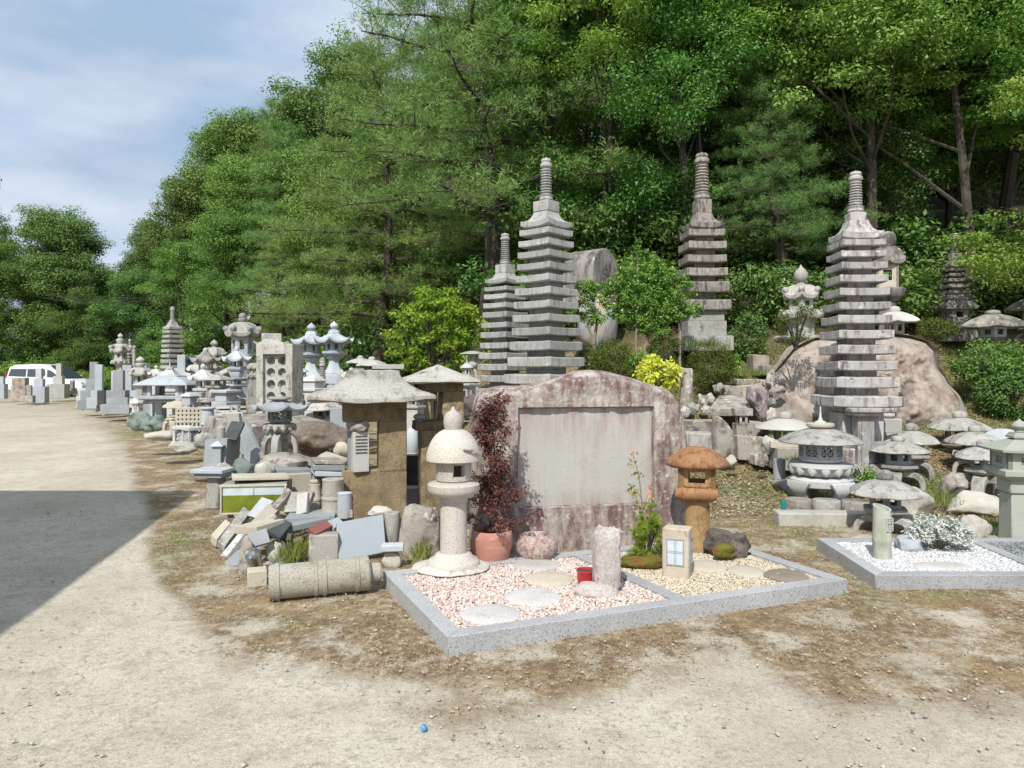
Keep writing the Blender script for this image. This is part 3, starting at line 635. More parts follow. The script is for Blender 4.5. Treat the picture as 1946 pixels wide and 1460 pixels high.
        for j in range(k):
            lb = MB(); lb.sweep([(r*.95, z1-hh*.12), (r*.99, z1-hh*.3), (r*.9, z1-hh*.5), (r*.72, z0+hh*.25), (r*.62, z0+hh*.1), (r*.66, z0)], [r*1.0, r*.85, r*.5, r*.34, r*.34, r*.4], [r*.14, r*.14, r*.13, r*.12, r*.12, r*.14], ro + 2*math.pi*(j+.5)/k); lb.build('leg', m, root, bev_(.01), 40)
        return
    elif kind == 'tier':    # pagoda storey: thin roof slab on a narrower neck
        e_ = hh; mb.kasa(4, [(r*.6, z1), (r*.985, z1-hh*.09), (r, z1-hh*.11), (r*.995, z0+hh*.43), (r*.96, z0+hh*.37), (r*.52, z0+hh*.37), (r*.52, z0)], hh*o.get('lift', .045), ro + R(1.2) * math.sin(yt * 12.9), 8, 6); nm = nm or 'roof_tier'; bv = 0
    elif kind == 'rock':
        mb.rock((r*2, r*2*o.get('d', .8), hh), o.get('seed', 1), 3, .16, 1.3, None, 6, .8); mb.v = [(x, y, z + z0) for x, y, z in mb.v]; nm = nm or 'base_rock'; bv = 0
    mb.build(nm, m, root, bev_(bv) if bv else 0, o.get('sm', 34))
def bev_(b): return max(.002, min(b, .015))
def tower(name, label, cat, px, Y, base, els, mat, n=6, rot=0, group=None):
    s = Spot(px, Y, base); root = thing(name, label, cat, s.loc(), 0, group)
    for e in els: el(root, s, e, mat, n, rot)
    return root
def pagoda(label, px, Y, base, fin, cap, tiers, mat, rot, body=None, group='many-storeyed stone pagodas', fr=10, matb=None):
    """fin=(top,bottom); cap=(boxtop, rooftop, roofbottom, boxhalf, roofhalf); tiers=[(edge y centre, halfwidth)]"""
    s = Spot(px, Y, base); root = thing('stone_pagoda', label, 'pagoda', s.loc(), 0, group)
    el(root, s, ('rings', fin[0], fin[1], fr), mat, 4, rot)
    el(root, s, ('block', cap[0], cap[1] + 2, cap[3], dict(name='finial_base', rz=rot - math.pi/4)), mat, 4, rot)
    el(root, s, ('flare', cap[1], cap[2], cap[4], dict(name='top_roof', lift=.12)), mat, 4, rot)
    ys = [t[0] for t in tiers]
    for i, (y, hw) in enumerate(tiers):
        d = (ys[i+1] - y) if i + 1 < len(ys) else (y - ys[i-1]); el(root, s, ('tier', y - d * .34, y + d * .66, hw), mat, 4, rot)
    yb = ys[-1] + (ys[-1] - ys[-2]) * .6; hb = tiers[-1][1]
    if body is None: body = [('block', yb, yb + (base - yb) * .55, hb * .5, dict(name='body')), ('block', yb + (base - yb) * .55, base + 12, hb * .8, dict(name='base'))]
    for e in body: el(root, s, e, matb or mat, 4, rot)
    return root
def slab4(name, label, cat, pts, th, mat, group=None, bevel=.006, wob=0):
    """tilted slab whose visible face has three corners p0,p1,p3 given as (px,py,Y); thickness goes away from the eye"""
    a, b_, d = [W(*p) for p in pts]; c = b_ + d - a; nrm = (b_ - a).cross(d - a).normalized(); ctr = (a + c) / 2
    if nrm.dot(ctr - Vector((0, 0, H))) < 0: nrm = -nrm
    V = [p - ctr for p in (a, b_, c, d)]; V += [p + nrm * th for p in V]
    if wob: V = [p + Vector((rnd.uniform(-wob, wob), rnd.uniform(-wob, wob), rnd.uniform(-wob, wob))) for p in V]
    mb = MB(); f = [(0, 1, 2, 3), (7, 6, 5, 4), (0, 4, 5, 1), (1, 5, 6, 2), (2, 6, 7, 3), (3, 7, 4, 0)]
    if (V[1] - V[0]).cross(V[3] - V[0]).dot(nrm) > 0: f = [q[::-1] for q in f]
    mb.add(V, f); o = mb.build(name, mat, None, bevel, 34, ctr); return tag(o, label, cat, group)
def rockat(label, px, base, hw, top, mat, Y=None, d=.8, seed=1, facet=7, sub=4, name='rock', cat='rock', group=None, sq=.85, amp=.2, rz=0, sink=.03):
    Y = Y or gnd(px, base); u = Y / F; mb = MB(); hh = (base - top) * u; mb.rock((hw*2*u*1.05, hw*2*u*d, hh*1.04 + sink), seed, sub, amp, 1.4, None, facet, sq)
    o = mb.build(name, mat, None, 0, 50, (xat(px, Y), Y + hw*u*d*.5, zat(base, Y) - sink), rz); return tag(o, label, cat, group)
def grave(label, px, base, els, mat, Y=None, rz=R(12), group='gravestones beside the gravel road'):
    Y = Y or gnd(px, base); s = Spot(px, Y, base); root = thing('gravestone', label, 'gravestone', s.loc(), 0, group)
    for i, (yt, yb, x0, x1, dd) in enumerate(els):
        mb = MB(); w_ = (x1 - x0) * s.u; mb.box((((x0+x1)/2 - px) * s.u, 0, (s.h(yt)+s.h(yb))/2), (w_, w_ * dd, (yb-yt)*s.u), Matrix.Rotation(rz, 4, 'Z'))
        mb.build('upright' if i == 0 else ('step' if i < len(els)-1 else 'base'), mat, root, .01)
    return root
def simple(name, label, cat, mb, mat, loc, rz=0, bevel=0, group=None, smooth=34):
    return tag(mb.build(name, mat, None, bevel, smooth, loc, rz), label, cat, group)
PI = math.pi

# ================================================================ foreground plots
def kerb_plot(name, label, corners, wd, h, dividers=()):
    """corners: outer top corners (A,B,C,D) world xy"""
    root = thing(name, label, 'kerb frame'); P = [Vector((x, y)) for x, y in corners]; n = len(P)
    def inner(i):
        a, p, c = P[i-1], P[i], P[(i+1) % n]; d1 = (p - a).normalized(); d2 = (c - p).normalized(); n1 = Vector((-d1.y, d1.x)); n2 = Vector((-d2.y, d2.x)); k = wd / (1 + n1.dot(n2)); return p + (n1 + n2) * k
    I = [inner(i) for i in range(n)]
    for i in range(n):
        j = (i + 1) % n; mb = MB(); q = (P[j] - P[i]).normalized() * .0015
        mb.poly([tuple(P[i] + q), tuple(P[j] - q), tuple(I[j] - q), tuple(I[i] + q)], -.03, h); mb.build('kerb_stone', kerbgranite, root, .004)
    for a, b_ in dividers:
        a, b_ = Vector(a), Vector(b_); d = (b_ - a).normalized(); nn = Vector((-d.y, d.x)) * wd / 2; mb = MB(); mb.poly([tuple(a - nn), tuple(b_ - nn), tuple(b_ + nn), tuple(a + nn)], -.03, h - .003); mb.build('divider', kerbgranite, root, .004)
    return root, I
def at_z(px, py, z): Y = F * (H - z) / (py - HY); return Vector((xat(px, Y), Y))
kh = .095
A, B_, C_ = at_z(728, 1086, kh), at_z(851, 1211, kh), at_z(1611, 1101, kh)
D_ = A + C_ - B_
F_, G_ = B_.lerp(C_, .545), A.lerp(D_, .53)
uB = (C_ - B_).normalized(); uA = (A - B_).normalized(); kw = .105
kerb_plot('kerbed_plot', 'large grey granite kerb frame around the pink gravel and the cream gravel', [tuple(A), tuple(B_), tuple(C_), tuple(D_)], kw, kh, [(F_ + uA * kw, G_ - uA * kw)])
E1, E2 = at_z(1552, 1022, kh), at_z(1664, 1093, kh); E3 = at_z(2250, 1093, kh); E4 = E1 + E3 - E2
kerb_plot('kerbed_plot', 'second grey granite kerb frame with white gravel, at the right edge of the photo', [tuple(E1), tuple(E2), tuple(E3), tuple(E4)], kw, kh, [(E2.lerp(E3, .60) + (E1 - E2).normalized() * kw, E1.lerp(E4, .60) - (E1 - E2).normalized() * kw)])
def in_poly(P, x, y):
    ins = np.zeros(len(x), bool); n = len(P)
    for i in range(n):
        x1, y1 = P[i]; x2, y2 = P[(i+1) % n]
        c = ((y1 > y) != (y2 > y)) & (x < (x2 - x1) * (y - y1) / (y2 - y1 + 1e-12) + x1); ins ^= c
    return ins
def pebmat(name, cols):
    m, t, b, N, L = newmat(name); at_ = N('ShaderNodeAttribute'); at_.attribute_name = 'tint'; r = N('ShaderNodeValToRGB'); r.color_ramp.interpolation = 'CONSTANT'
    while len(r.color_ramp.elements) < len(cols): r.color_ramp.elements.new(.5)
    for i, c in enumerate(cols): r.color_ramp.elements[i].position = i / len(cols); r.color_ramp.elements[i].color = (*c, 1)
    L(at_.outputs['Fac'], r.inputs[0]); L(r.outputs[0], b.inputs['Base Color']); b.inputs['Roughness'].default_value = .8; b.inputs['Specular IOR Level'].default_value = .3; return m
def gravel(name, label, P, zb, size, n, mat, seed=3):
    rng = np.random.default_rng(seed); P = [tuple(p) for p in P]; xs_ = [p[0] for p in P]; ys_ = [p[1] for p in P]
    x = rng.uniform(min(xs_), max(xs_), n * 2); y = rng.uniform(min(ys_), max(ys_), n * 2); k = in_poly(P, x, y); x, y = x[k], y[k]; n = len(x)
    # low-poly pebble: squashed octahedron split once (18 verts)
    import bmesh
    bm = bmesh.new(); bmesh.ops.create_icosphere(bm, subdivisions=1, radius=1); bv = np.array([v.co[:] for v in bm.verts]); bf = np.array([[v.index for v in f.verts] for f in bm.faces]); bm.free()
    s = size * rng.uniform(.55, 1.25, n); sc = np.stack([s * rng.uniform(.7, 1.3, n), s * rng.uniform(.6, 1, n), s * rng.uniform(.45, .8, n)], 1)
    V = bv[None] * (1 + rng.uniform(-.22, .22, (n, len(bv), 1))) * sc[:, None]
    a = rng.uniform(0, 6.28, n); tl = rng.normal(0, .35, n); ca, sa, ct, st = np.cos(a), np.sin(a), np.cos(tl), np.sin(tl)
    X = V[..., 0]; Yv = V[..., 1]; Z = V[..., 2]; X, Z = X * ct[:, None] + Z * st[:, None], -X * st[:, None] + Z * ct[:, None]
    X, Yv = X * ca[:, None] - Yv * sa[:, None], X * sa[:, None] + Yv * ca[:, None]
    zz = zb + rng.uniform(-.012, .012, n) + .012 * (fbm(x, y, .25, 5) - .5)
    V = np.stack([X + x[:, None], Yv + y[:, None], Z + zz[:, None]], -1).reshape(-1, 3)
    Fq = (bf[None] + (np.arange(n) * len(bv))[:, None, None]).reshape(-1, 3)
    o = np_mesh(name, V, Fq, mat, np.repeat(rng.random(n), len(bv)), smooth=True); o['kind'] = 'stuff'; o['label'] = label; o['category'] = 'gravel'
    return o
def gravel_bed(name, P, z, mat):
    mb = MB(); mb.poly([tuple(p) for p in P], -.02, z); o = mb.build(name, mat); o['kind'] = 'structure'; return o
pinkm = pebmat('pink_pebbles', [(.55, .42, .37), (.59, .50, .45), (.61, .55, .50), (.49, .33, .28), (.64, .60, .56), (.57, .46, .41), (.61, .54, .49)])
creamm = pebmat('cream_pebbles', [(.52, .45, .33), (.58, .52, .41), (.45, .37, .26), (.62, .57, .48), (.56, .49, .37)])
whitem = pebmat('white_pebbles', [(.50, .50, .50), (.60, .60, .59), (.40, .41, .42), (.64, .64, .63)])
greym = pebmat('grey_pebbles', [(.2, .22, .22), (.28, .3, .3), (.16, .17, .17)])
bedp = stone('pink_gravel_bed', (.42, .32, .27), (.5, .4, .35), .3, 80, None); bedc = stone('cream_gravel_bed', (.42, .36, .26), (.5, .43, .32), .3, 80, None); bedw = stone('white_gravel_bed', (.42, .42, .41), (.5, .5, .49), .3, 80, None)
iA = lambda p, q: p
PL = [A + (uB - uA) * kw, B_ + (uB + uA) * kw, F_ + (-uB * .5) * kw + uA * kw, G_ + (-uB * .5 - uA) * kw]
PR = [G_ + (uB * .5 - uA) * kw, F_ + (uB * .5 + uA) * kw, C_ + (-uB + uA) * kw, D_ + (-uB - uA) * kw]
zg = kh - .03
gravel_bed('gravel_bed', PL, zg - .008, bedp); gravel_bed('gravel_bed', PR, zg - .008, bedc)
gravel('pink_gravel', 'pink and white pebbles filling the left half of the large kerb frame', PL, zg, .0135, 13500, pinkm, 3)
gravel('cream_gravel', 'small cream pebbles filling the right half of the large kerb frame', PR, zg, .0095, 24000, creamm, 4)
vA = (E1 - E2).normalized(); vB = (E3 - E2).normalized(); M1, M2 = E2.lerp(E3, .60), E1.lerp(E4, .60)
PW = [E1 + (vB - vA) * kw, E2 + (vB + vA) * kw, M1 + (-vB * .5 + vA) * kw, M2 + (-vB * .5 - vA) * kw]
PG = [M2 + (vB * .5 - vA) * kw, M1 + (vB * .5 + vA) * kw, E3 + (-vB + vA) * kw, E4 + (-vB - vA) * kw]
gravel_bed('gravel_bed', PW, zg - .008, bedw); gravel_bed('gravel_bed', PG, zg - .008, greygranite)
gravel('white_gravel', 'white pebbles inside the second kerb frame', PW, zg, .011, 15000, whitem, 6)
gravel('grey_gravel', 'dark grey pebbles under the tall lantern at the right edge', PG, zg, .011, 5000, greym, 7)

# stepping stones
def stepst(label, px, py, hw, hh, mat, zt, seed, th=.05):
    p = at_z(px, py, zt); u = p.y / F; rx = hw * u; ry = hh * u * p.y / (H - zt) ; mb = MB(); V = []
    pr = [(.86, 0), (1, -.012), (1, -th)]
    n = 40; r0 = []
    for rr, z in [(0.02, 0.002), (.5, .002)] + pr:
        for i in range(n):
            a = 2*PI*i/n; k = 1 + .07 * noise.noise((math.cos(a)*1.6 + seed, math.sin(a)*1.6, seed)) + .03 * noise.noise((math.cos(a)*5 + seed, math.sin(a)*5, seed)); V.append((rr*k*rx*math.cos(a), rr*k*ry*math.sin(a), z + .003*noise.noise((rr*k*9*math.cos(a), rr*9*math.sin(a), seed))))
    Fc = [tuple(range(n))]
    for j in range(4):
        for i in range(n): k = (i+1) % n; Fc.append((j*n+i, (j+1)*n+i, (j+1)*n+k, j*n+k))
    mb.add(V, Fc); return simple('stepping_stone', label, 'stepping stone', mb, mat, (p.x, p.y, zt), 0, 0, 'stepping stones in the kerb frames')
stepst('pale round stepping stone nearest the front corner of the pink gravel', 933, 1164, 57, 19, steppale, .094, 1)
stepst('pale stepping stone in the middle of the pink gravel', 1013, 1131, 53, 17, steppale, .094, 2)
stepst('pale pinkish stepping stone behind the middle one, left of the red pot', 1044, 1097, 48, 14, steptan, .094, 3)
stepst('tan stepping stone right behind the box lamp in cream gravel', 1340, 1073, 42, 11, steptan, .092, 4)
stepst('tan oval stepping stone in the middle of the cream gravel', 1418, 1083, 34, 11, steptan, .092, 5)
stepst('dark two toned stepping stone by the right corner of the cream gravel', 1495, 1091, 40, 12, stepdark, .10, 6)
stepst('white round stone disc in the gravel in front of the silver bush', 1790, 1073, 55, 7, steppale, .09, 7)
stepst('round stone pad under the red speckled bowl', 1020, 1071, 46, 10, steppale, .093, 8)

# ---- big round capped lantern
Yl = F * (H - .09) / (1078 - HY); s = Spot(857, Yl, 1086); u = s.u
root = thing('stone_lantern', 'speckled white lantern with a domed round cap, in the pink gravel', 'stone lantern', (xat(857, Yl), Yl, zg - .01))
mb = MB(); mb.rock((148*u, 120*u, .075), 5, 4, .07, 1.5, None, 0, .95); mb.build('base_plate', stone('rough_base_plate', (.5, .46, .4), (.62, .58, .52), .3, 70, (.28, .22, .17), (.55, .66), 1, 5, bump=.8, bs=30), root)
zb0 = .065
def hz(py): return zat(py, Yl) - (zg - .01)
ring = [(50*u, zb0 - .01), (50*u, zb0 + .012), (46*u, zb0 + .035), (37*u, zb0 + .05), (34*u, zb0 + .075), (27*u, zb0 + .09), (25*u, zb0 + .085)]
x0 = (862 - 857) * u
mb = MB(); mb.lathe(ring, 40, c=(x0, 0)); mb.build('base_ring', pinkgranite, root, 0, 50)
mb = MB(); mb.lathe([(25.5*u, zb0 + .05), (25*u, hz(955)), (24*u, hz(950))], 40, c=(x0, 0)); mb.build('post', pinkgranite, root, 0, 40)
mb = MB(); mb.lathe([(27*u, hz(952)), (29*u, hz(944)), (38*u, hz(941)), (48*u, hz(934)), (49.5*u, hz(929)), (49.5*u, hz(920)), (46*u, hz(917)), (34*u, hz(914))], 44, c=(x0, 0)); mb.build('platform', pinkgranite, root, 0, 40)
# firebox: round drum with a square window and a round hole
mb = MB(); r = 33.5*u; zl, zh = hz(914), hz(870); NS = 96; rows_z = [zl, zl + .012, hz(903), hz(881), zh - .006, zh]; rs_ = [r*.9, r, r, r, r*.99, r*.97]
w0, w1 = R(-90 + 3), R(-90 + 43); V = []
for z, q in zip(rows_z, rs_):
    for i in range(NS): a = 2*PI*i/NS; V.append((x0 + q*math.cos(a), q*math.sin(a), z))
for z, q in zip(rows_z, rs_):
    for i in range(NS): a = 2*PI*i/NS; V.append((x0 + q*.72*math.cos(a), q*.72*math.sin(a), z))
Fc = []; off = len(rows_z) * NS
def iswin(i, j):
    a = (2*PI*(i+.5)/NS + PI) % (2*PI) - PI; return j == 2 and (w0 < a < w1 or w0 + PI < a + 2*PI*(a < w0) < w1 + PI)
for j in range(len(rows_z)-1):
    for i in range(NS):
        k = (i+1) % NS
        if iswin(i, j):
            if not iswin(k, j): Fc.append((j*NS+k, (j+1)*NS+k, off+(j+1)*NS+k, off+j*NS+k))
            if not iswin((i-1) % NS, j): Fc.append((j*NS+i, off+j*NS+i, off+(j+1)*NS+i, (j+1)*NS+i))
            Fc.append((j*NS+i, j*NS+k, off+j*NS+k, off+j*NS+i)); Fc.append(((j+1)*NS+i, off+(j+1)*NS+i, off+(j+1)*NS+k, (j+1)*NS+k)); continue
        Fc.append((j*NS+i, j*NS+k, (j+1)*NS+k, (j+1)*NS+i)); Fc.append((off+j*NS+i, off+(j+1)*NS+i, off+(j+1)*NS+k, off+j*NS+k))
mb.add(V, Fc)
box = mb.build('firebox', pinkgranite, root, 0, 40)
mb = MB(); am = (w0 + w1) / 2
for (a0, z0_, z1_, da) in ((w0 - .06, hz(905), hz(879), .06), (w1, hz(905), hz(879), .06)):
    mb.box((0, 0, (z0_+z1_)/2), (da*r, r*.1, z1_-z0_), Matrix.Translation((x0, 0, 0)) @ Matrix.Rotation(a0 + da/2 + PI/2, 4, 'Z') @ Matrix.Translation((0, -r, 0)))
mb.build('window_frame', pinkgranite, box, .003)
M = Matrix.Translation((x0, 0, hz(893))) @ Matrix.Rotation(R(-90 - 42) , 4, 'Z') @ Matrix.Translation((r*.985, 0, 0)) @ Matrix.Rotation(PI/2, 4, 'Y')
mb = MB(); mb.lathe([(.020, -.01), (.020, .006), (.015, .006), (.012, -.006)], 20, 0, M); mb.build('round_opening', pinkgranite, box, 0)
capz = [(8, 862.0), (20, 0)]
prof = [(52*u*q, hz(870) + (hz(814) - hz(870)) * (1 - q**2.6) ** .62) for q in (0.05, .2, .35, .5, .65, .78, .88, .95, .985, 1.0)] + [(52*u, hz(874)), (50*u, hz(875.5)), (34*u, hz(872))]
mb = MB(); mb.lathe(prof, 48, c=(x0, 0)); cap = mb.build('roof', pinkgranite, root, 0, 50)
mb = MB()   # carved animal relief on the cap's right front
for (ang, py, rx, ry, rz_) in ((-52, 850, .055, .022, .017), (-38, 856, .04, .018, .022), (-28, 860, .045, .012, .012)):
    q = Matrix.Translation((x0, 0, hz(py))) @ Matrix.Rotation(R(ang), 4, 'Z') @ Matrix.Translation((50.5*u, 0, 0)) @ Matrix.Rotation(R(90), 4, 'Z') @ Matrix.Rotation(R(12), 4, 'Y')
    b2 = MB(); b2.rock((rx*2, ry*2, rz_*2), 3, 3, .15, 1.2, None, 0, 1, False); mb.add([(a, b, c - rz_) for a, b, c in b2.v], b2.f, q)
mb.build('relief_carving', pinkgranite, cap, 0, 60)
mb = MB(); mb.lathe([(16*u, hz(815.5)), (17*u, hz(811)), (18.5*u, hz(803)), (17.5*u, hz(793)), (13*u, hz(785)), (5*u, hz(780)), (2.5*u, hz(774)), (.5*u, hz(773))], 28, c=((861-857)*u, 0)); mb.build('finial', pinkgranite, root, 0, 50)

# ---- terracotta pot with misty maple
Yp = 5.92; s = Spot(935, Yp, 1073); u = s.u
root = thing('plant_pot', 'large pink terracotta pot holding the dark red maple', 'plant pot', (xat(935, Yp), Yp, zg))
zz = lambda py: zat(py, Yp) - zg
mb = MB(); mb.lathe([(29*u, 0), (33*u, zz(1058)), (38.5*u, zz(1035)), (39*u, zz(1018)), (38*u, zz(1008)), (36*u, zz(1006)), (35*u, zz(1010)), (35*u, zz(1022)), (2*u, zz(1022))], 40); mb.build('pot_body', terracotta, root, 0, 40)
mb = MB(); mb.lathe([(34.8*u, zz(1020)), (34.8*u, zz(1018.5))], 30); mb.build('soil', soil, root)
rr = random.Random(4); tr = MB(); cs = []
tree = thing('potted_maple', 'dark red leaved young maple growing from the terracotta pot', 'tree', (xat(935, Yp), Yp, zz(1019) + zg))
Hm = (1016 - 745) * u
for k in range(60):
    f = rr.uniform(.06, 1) ** .85; a = rr.uniform(0, 6.28); wd = (.2 + .08 * math.sin(f * 9)) * (1.15 - .5 * f) * rr.uniform(.4, 1.15)
    e = Vector((math.cos(a) * wd + .02 * f, math.sin(a) * wd, Hm * f)); b0 = Vector((.03 * math.sin(f * 5), .02 * math.cos(f * 4), Hm * max(.02, f - .16)))
    tr.tube([b0, b0.lerp(e, .5) + Vector((0, 0, .02)), e], [.004, .003, .0015], 4)
    for q in (.35, .6, .8, 1): cs.append(tuple(b0.lerp(e, q) + Vector((rr.gauss(0, .018), rr.gauss(0, .018), 0))))
tr.tube([(0, 0, -.02), (.01, .01, Hm*.25), (.03, -.01, Hm*.5), (0, .01, Hm*.75), (.02, 0, Hm*.97)], [.011, .009, .007, .005, .002], 7)
tr.tube([(.01, 0, -.02), (-.05, .01, Hm*.25), (-.07, .02, Hm*.5)], [.008, .006, .003], 6)
V_, Q_, t_ = clump_leaves(np.array(cs), np.full(len(cs), .055), 34, .034, np.random.default_rng(9), .35, .7, None, .34)
np_mesh('foliage', V_, Q_, L_mist, t_, tree); tr.build('stem', bark, tree)

# ---- stone bowl
Yb = 6.0; s = Spot(1020, Yb, 1068); u = s.u
mb = MB(); mb.lathe([(22*u, 0), (34*u, 9*u), (40*u, 22*u), (40*u, 34*u), (35*u, 46*u), (28*u, 52*u), (24*u, 52.5*u), (20*u, 50*u), (17*u, 42*u), (5*u, 38*u)], 44)
simple('stone_bowl', 'round red speckled stone bowl between the terracotta pot and the rock post', 'stone bowl', mb, bowlst, (xat(1020, Yb), Yb, zat(1067, Yb)), 0, 0, smooth=60)
# ---- rough rock post and its foot stone
Yr = F * (H - zg) / (1128 - HY); u = Yr / F
rough = stone('rough_white_pink_rock', (.46, .39, .36), (.56, .52, .49), .3, 50, (.36, .24, .21), (.58, .7), 1, 10, bump=1.0, bs=40)
mb = MB(); mb.rock((50*u, 40*u, 126*u), 8, 5, .13, 2.4, None, 0, .45)
simple('rock_post', 'upright rough white and pink rock post beside the red glazed pot', 'rock post', mb, rough, (xat(1153, Yr), Yr + .02, zg - .01), R(8), 0, smooth=60)
rockat('low rough cream rock lying at the foot of the rock post', 1130, 1150, 44, 1112, rough, Yr - .09, .6, 12, 4, name='foot_stone')
Yq = Yr + .14; u = Yq / F; root = thing('flower_pot', 'small red glazed pot of soil half hidden behind the rock post', 'plant pot', (xat(1115, Yq), Yq, zg))
mb = MB(); mb.lathe([(12*u, 0), (17*u, 8*u), (18.5*u, 18*u), (18*u, 28*u), (20*u, 31*u), (20*u, 34*u), (17.5*u, 34*u), (16.5*u, 29*u), (1*u, 28*u)], 30); mb.build('pot_body', redglaze, root, 0, 40)
mb = MB(); mb.lathe([(16.4*u, 27*u), (16.4*u, 30*u)], 20); mb.build('soil', soil, root)

# ---- box lamp with paned windows
Yx = F * (H - zg) / (1100 - HY); u = Yx / F; root = thing('garden_lamp', 'small cream stone box lamp with four paned frosted windows, in the cream gravel', 'garden lamp', (xat(1290, Yx), Yx + .05, zg - .02), R(-24))
tx = stone('stained_cream_block', (.52, .44, .34), (.62, .54, .44), .2, 90, (.42, .25, .2), (.55, .68), 1.5, 7, bump=.4)
W_, D2, HH = .195, .15, 96 * u + .02; mb = MB(); mb.box((0, 0, HH/2), (W_, D2, HH)); body = mb.build('lamp_body', tx, root, .012)
for (M, ww) in ((Matrix.Translation((0, -D2/2, HH*.56)), W_*.62), (Matrix.Translation((W_/2, 0, HH*.56)) @ Matrix.Rotation(PI/2, 4, 'Z'), D2*.6), (Matrix.Translation((0, D2/2, HH*.56)) @ Matrix.Rotation(PI, 4, 'Z'), W_*.6)):
    hh = HH * .48; b2 = MB()
    for x_ in (-ww/2, ww/2): b2.box((x_, 0, 0), (.009, .014, hh + .009), M)
    for z_ in (-hh/2, hh/2): b2.box((0, 0, z_), (ww - .01, .013, .009), M)
    for x_ in (-.006, .006): b2.box((x_, 0, 0), (.004, .010, hh - .01), M)
    for z_ in (-.006, .006): b2.box((0, 0, z_), (ww - .01, .009, .004), M)
    fr = b2.build('window_frame', greygranite, root); b3 = MB(); b3.box((0, 0, 0), (ww, .005, hh), M); b3.build('pane', frost, fr)
# ---- rusty mushroom lantern
Yu = F * (H - zg) / (1050 - HY); Yu = 6.25; s = Spot(1325, Yu, 1046); u = s.u; root = thing('stone_lantern', 'rusty orange lantern with a mushroom cap on a thick round post', 'stone lantern', s.loc(), R(-16))
mb = MB(); mb.lathe([(26*u, -.06), (26*u, s.h(1034)), (23*u, s.h(1028)), (23*u, s.h(948))], 32); mb.build('post', rustpost, root, .004)
mb = MB(); b2 = MB(); mb.kasa(4, [(36*u*1.2, s.h(923)), (44*u*1.2, s.h(926)), (46*u*1.2, s.h(934)), (43*u*1.2, s.h(942)), (30*u*1.2, s.h(950))], 0, PI/4, 10, wob=.05); mb.build('platform', rustst, root, 0, 60)
mb = MB(); firebox(mb, 4, 40*u*1.2, s.h(925), s.h(884), (.44, .5), PI/4, None, 9*u, cy=.52)
box = mb.build('firebox', rustpost, root, .003)
mb = MB()
for x_ in (-1, 1): mb.box((x_*24*u, -34.2*u, s.h(904)), (3*u, 3*u, 32*u))
for z_ in (888, 920): mb.box((0, -34.2*u, s.h(z_)), (45*u, 2.8*u, 3*u))
mb.build('window_frame', rustst, box, .002)
mb = MB(); mb.kasa(0, [(r_*u, s.h(py)) for r_, py in ((4, 848.5), (20, 850), (34, 856), (45, 864), (54, 872), (59, 879), (58, 884), (52, 887), (30, 885))], 0, 0, wob=.06, seed=3); mb.build('roof', rustst, root, 0, 60)
# ---- dark mossy rocks, moss cushion, pine bush, sapling
rockat('dark brown rock touching the foot of the rusty lantern', 1372, 1052, 30, 1012, rockdark, 6.05, .8, 3, 5, amp=.3)
rockat('dark rock with a mossy face, right of the rusty lantern', 1400, 1058, 26, 1020, rockdark, 5.95, .8, 9, 7, amp=.3)
rockat('small olive moss covered stone in front of the dark rocks', 1378, 1058, 20, 1036, mossy, 5.85, .9, 6, 2)
Ym = F * (H - zg) / (1086 - HY); u = Ym / F
mb = MB(); mb.rock((86*u, 46*u, 30*u), 4, 5, .16, 1.6, None, 0, .9); simple('moss_cushion', 'brown green moss cushion at the foot of the small pine bush', 'moss', mb, mossy, (xat(1224, Ym), Ym + .08, zg - .01), 0, 0, smooth=70)
Yn = Ym + .14; u = Yn / F; root = thing('pine_bush', 'small bright green pine bush rising from the moss cushion', 'pine bush', (xat(1228, Yn), Yn, zg)); tr = MB(); tips = []; rr = random.Random(2)
for k in range(46):
    a = rr.uniform(0, 6.28); e = Vector((math.cos(a) * 36*u * rr.uniform(.2, 1), math.sin(a) * 26*u * rr.uniform(.2, 1), 0)); e.z = (18 + 70 * rr.random() * (1 - .5 * (e.x / (36*u))**2) + (30 if e.x > 0 and rr.random() < .4 else 0)) * u
    tr.tube([(0, 0, 0), e * .5 + Vector((0, 0, .01)), e], [.006, .004, .002], 4)
    for q in range(7): tips.append(e + Vector((rr.gauss(0, .016), rr.gauss(0, .016), rr.gauss(0, .018))))
tips = np.array([tuple(t) for t in tips]); K = 34; P = np.repeat(tips, K, 0); rg = np.random.default_rng(1); D = rg.normal(size=P.shape); D[:, 2] += .9
V_, Q_ = leaf_quads(P, D, rg.normal(size=P.shape), rg.uniform(.022, .045, len(P)), .0032); np_mesh('needles', V_, Q_, L_nee, np.repeat(np.repeat(rg.random(len(tips)), K), 4), root); tr.build('stem', bark, root)
root = thing('sapling', 'thin sparse sapling with a few orange leaves, in front of the engraved slab panel', 'sapling', (xat(1222, Yn + .06), Yn + .06, zg)); tr = MB(); u = (Yn + .06) / F
b_ = lambda px, py: Vector(((px - 1222) * u, 0.02 * math.sin(py), (1075 - py) * u))
tr.tube([b_(1226, 1075), b_(1224, 1010), b_(1222, 975), b_(1217, 930), b_(1214, 905), b_(1207, 880), b_(1198, 850)], [.008, .007, .006, .005, .004, .003, .0015], 6)
tr.tube([b_(1212, 890), b_(1222, 880), b_(1240, 868)], [.003, .002, .001], 4); tr.tube([b_(1220, 950), b_(1208, 935), b_(1200, 925)], [.003, .002, .001], 4); tr.tube([b_(1221, 960), b_(1232, 940), b_(1234, 925)], [.003, .002, .001], 4)
tr.build('stem', twigm, root)
pts = [b_(*p) for p in ((1200, 880), (1204, 885), (1210, 900), (1218, 905), (1200, 925), (1204, 935), (1198, 938), (1210, 945), (1216, 960), (1208, 965), (1222, 968), (1230, 962), (1214, 980), (1228, 985))]
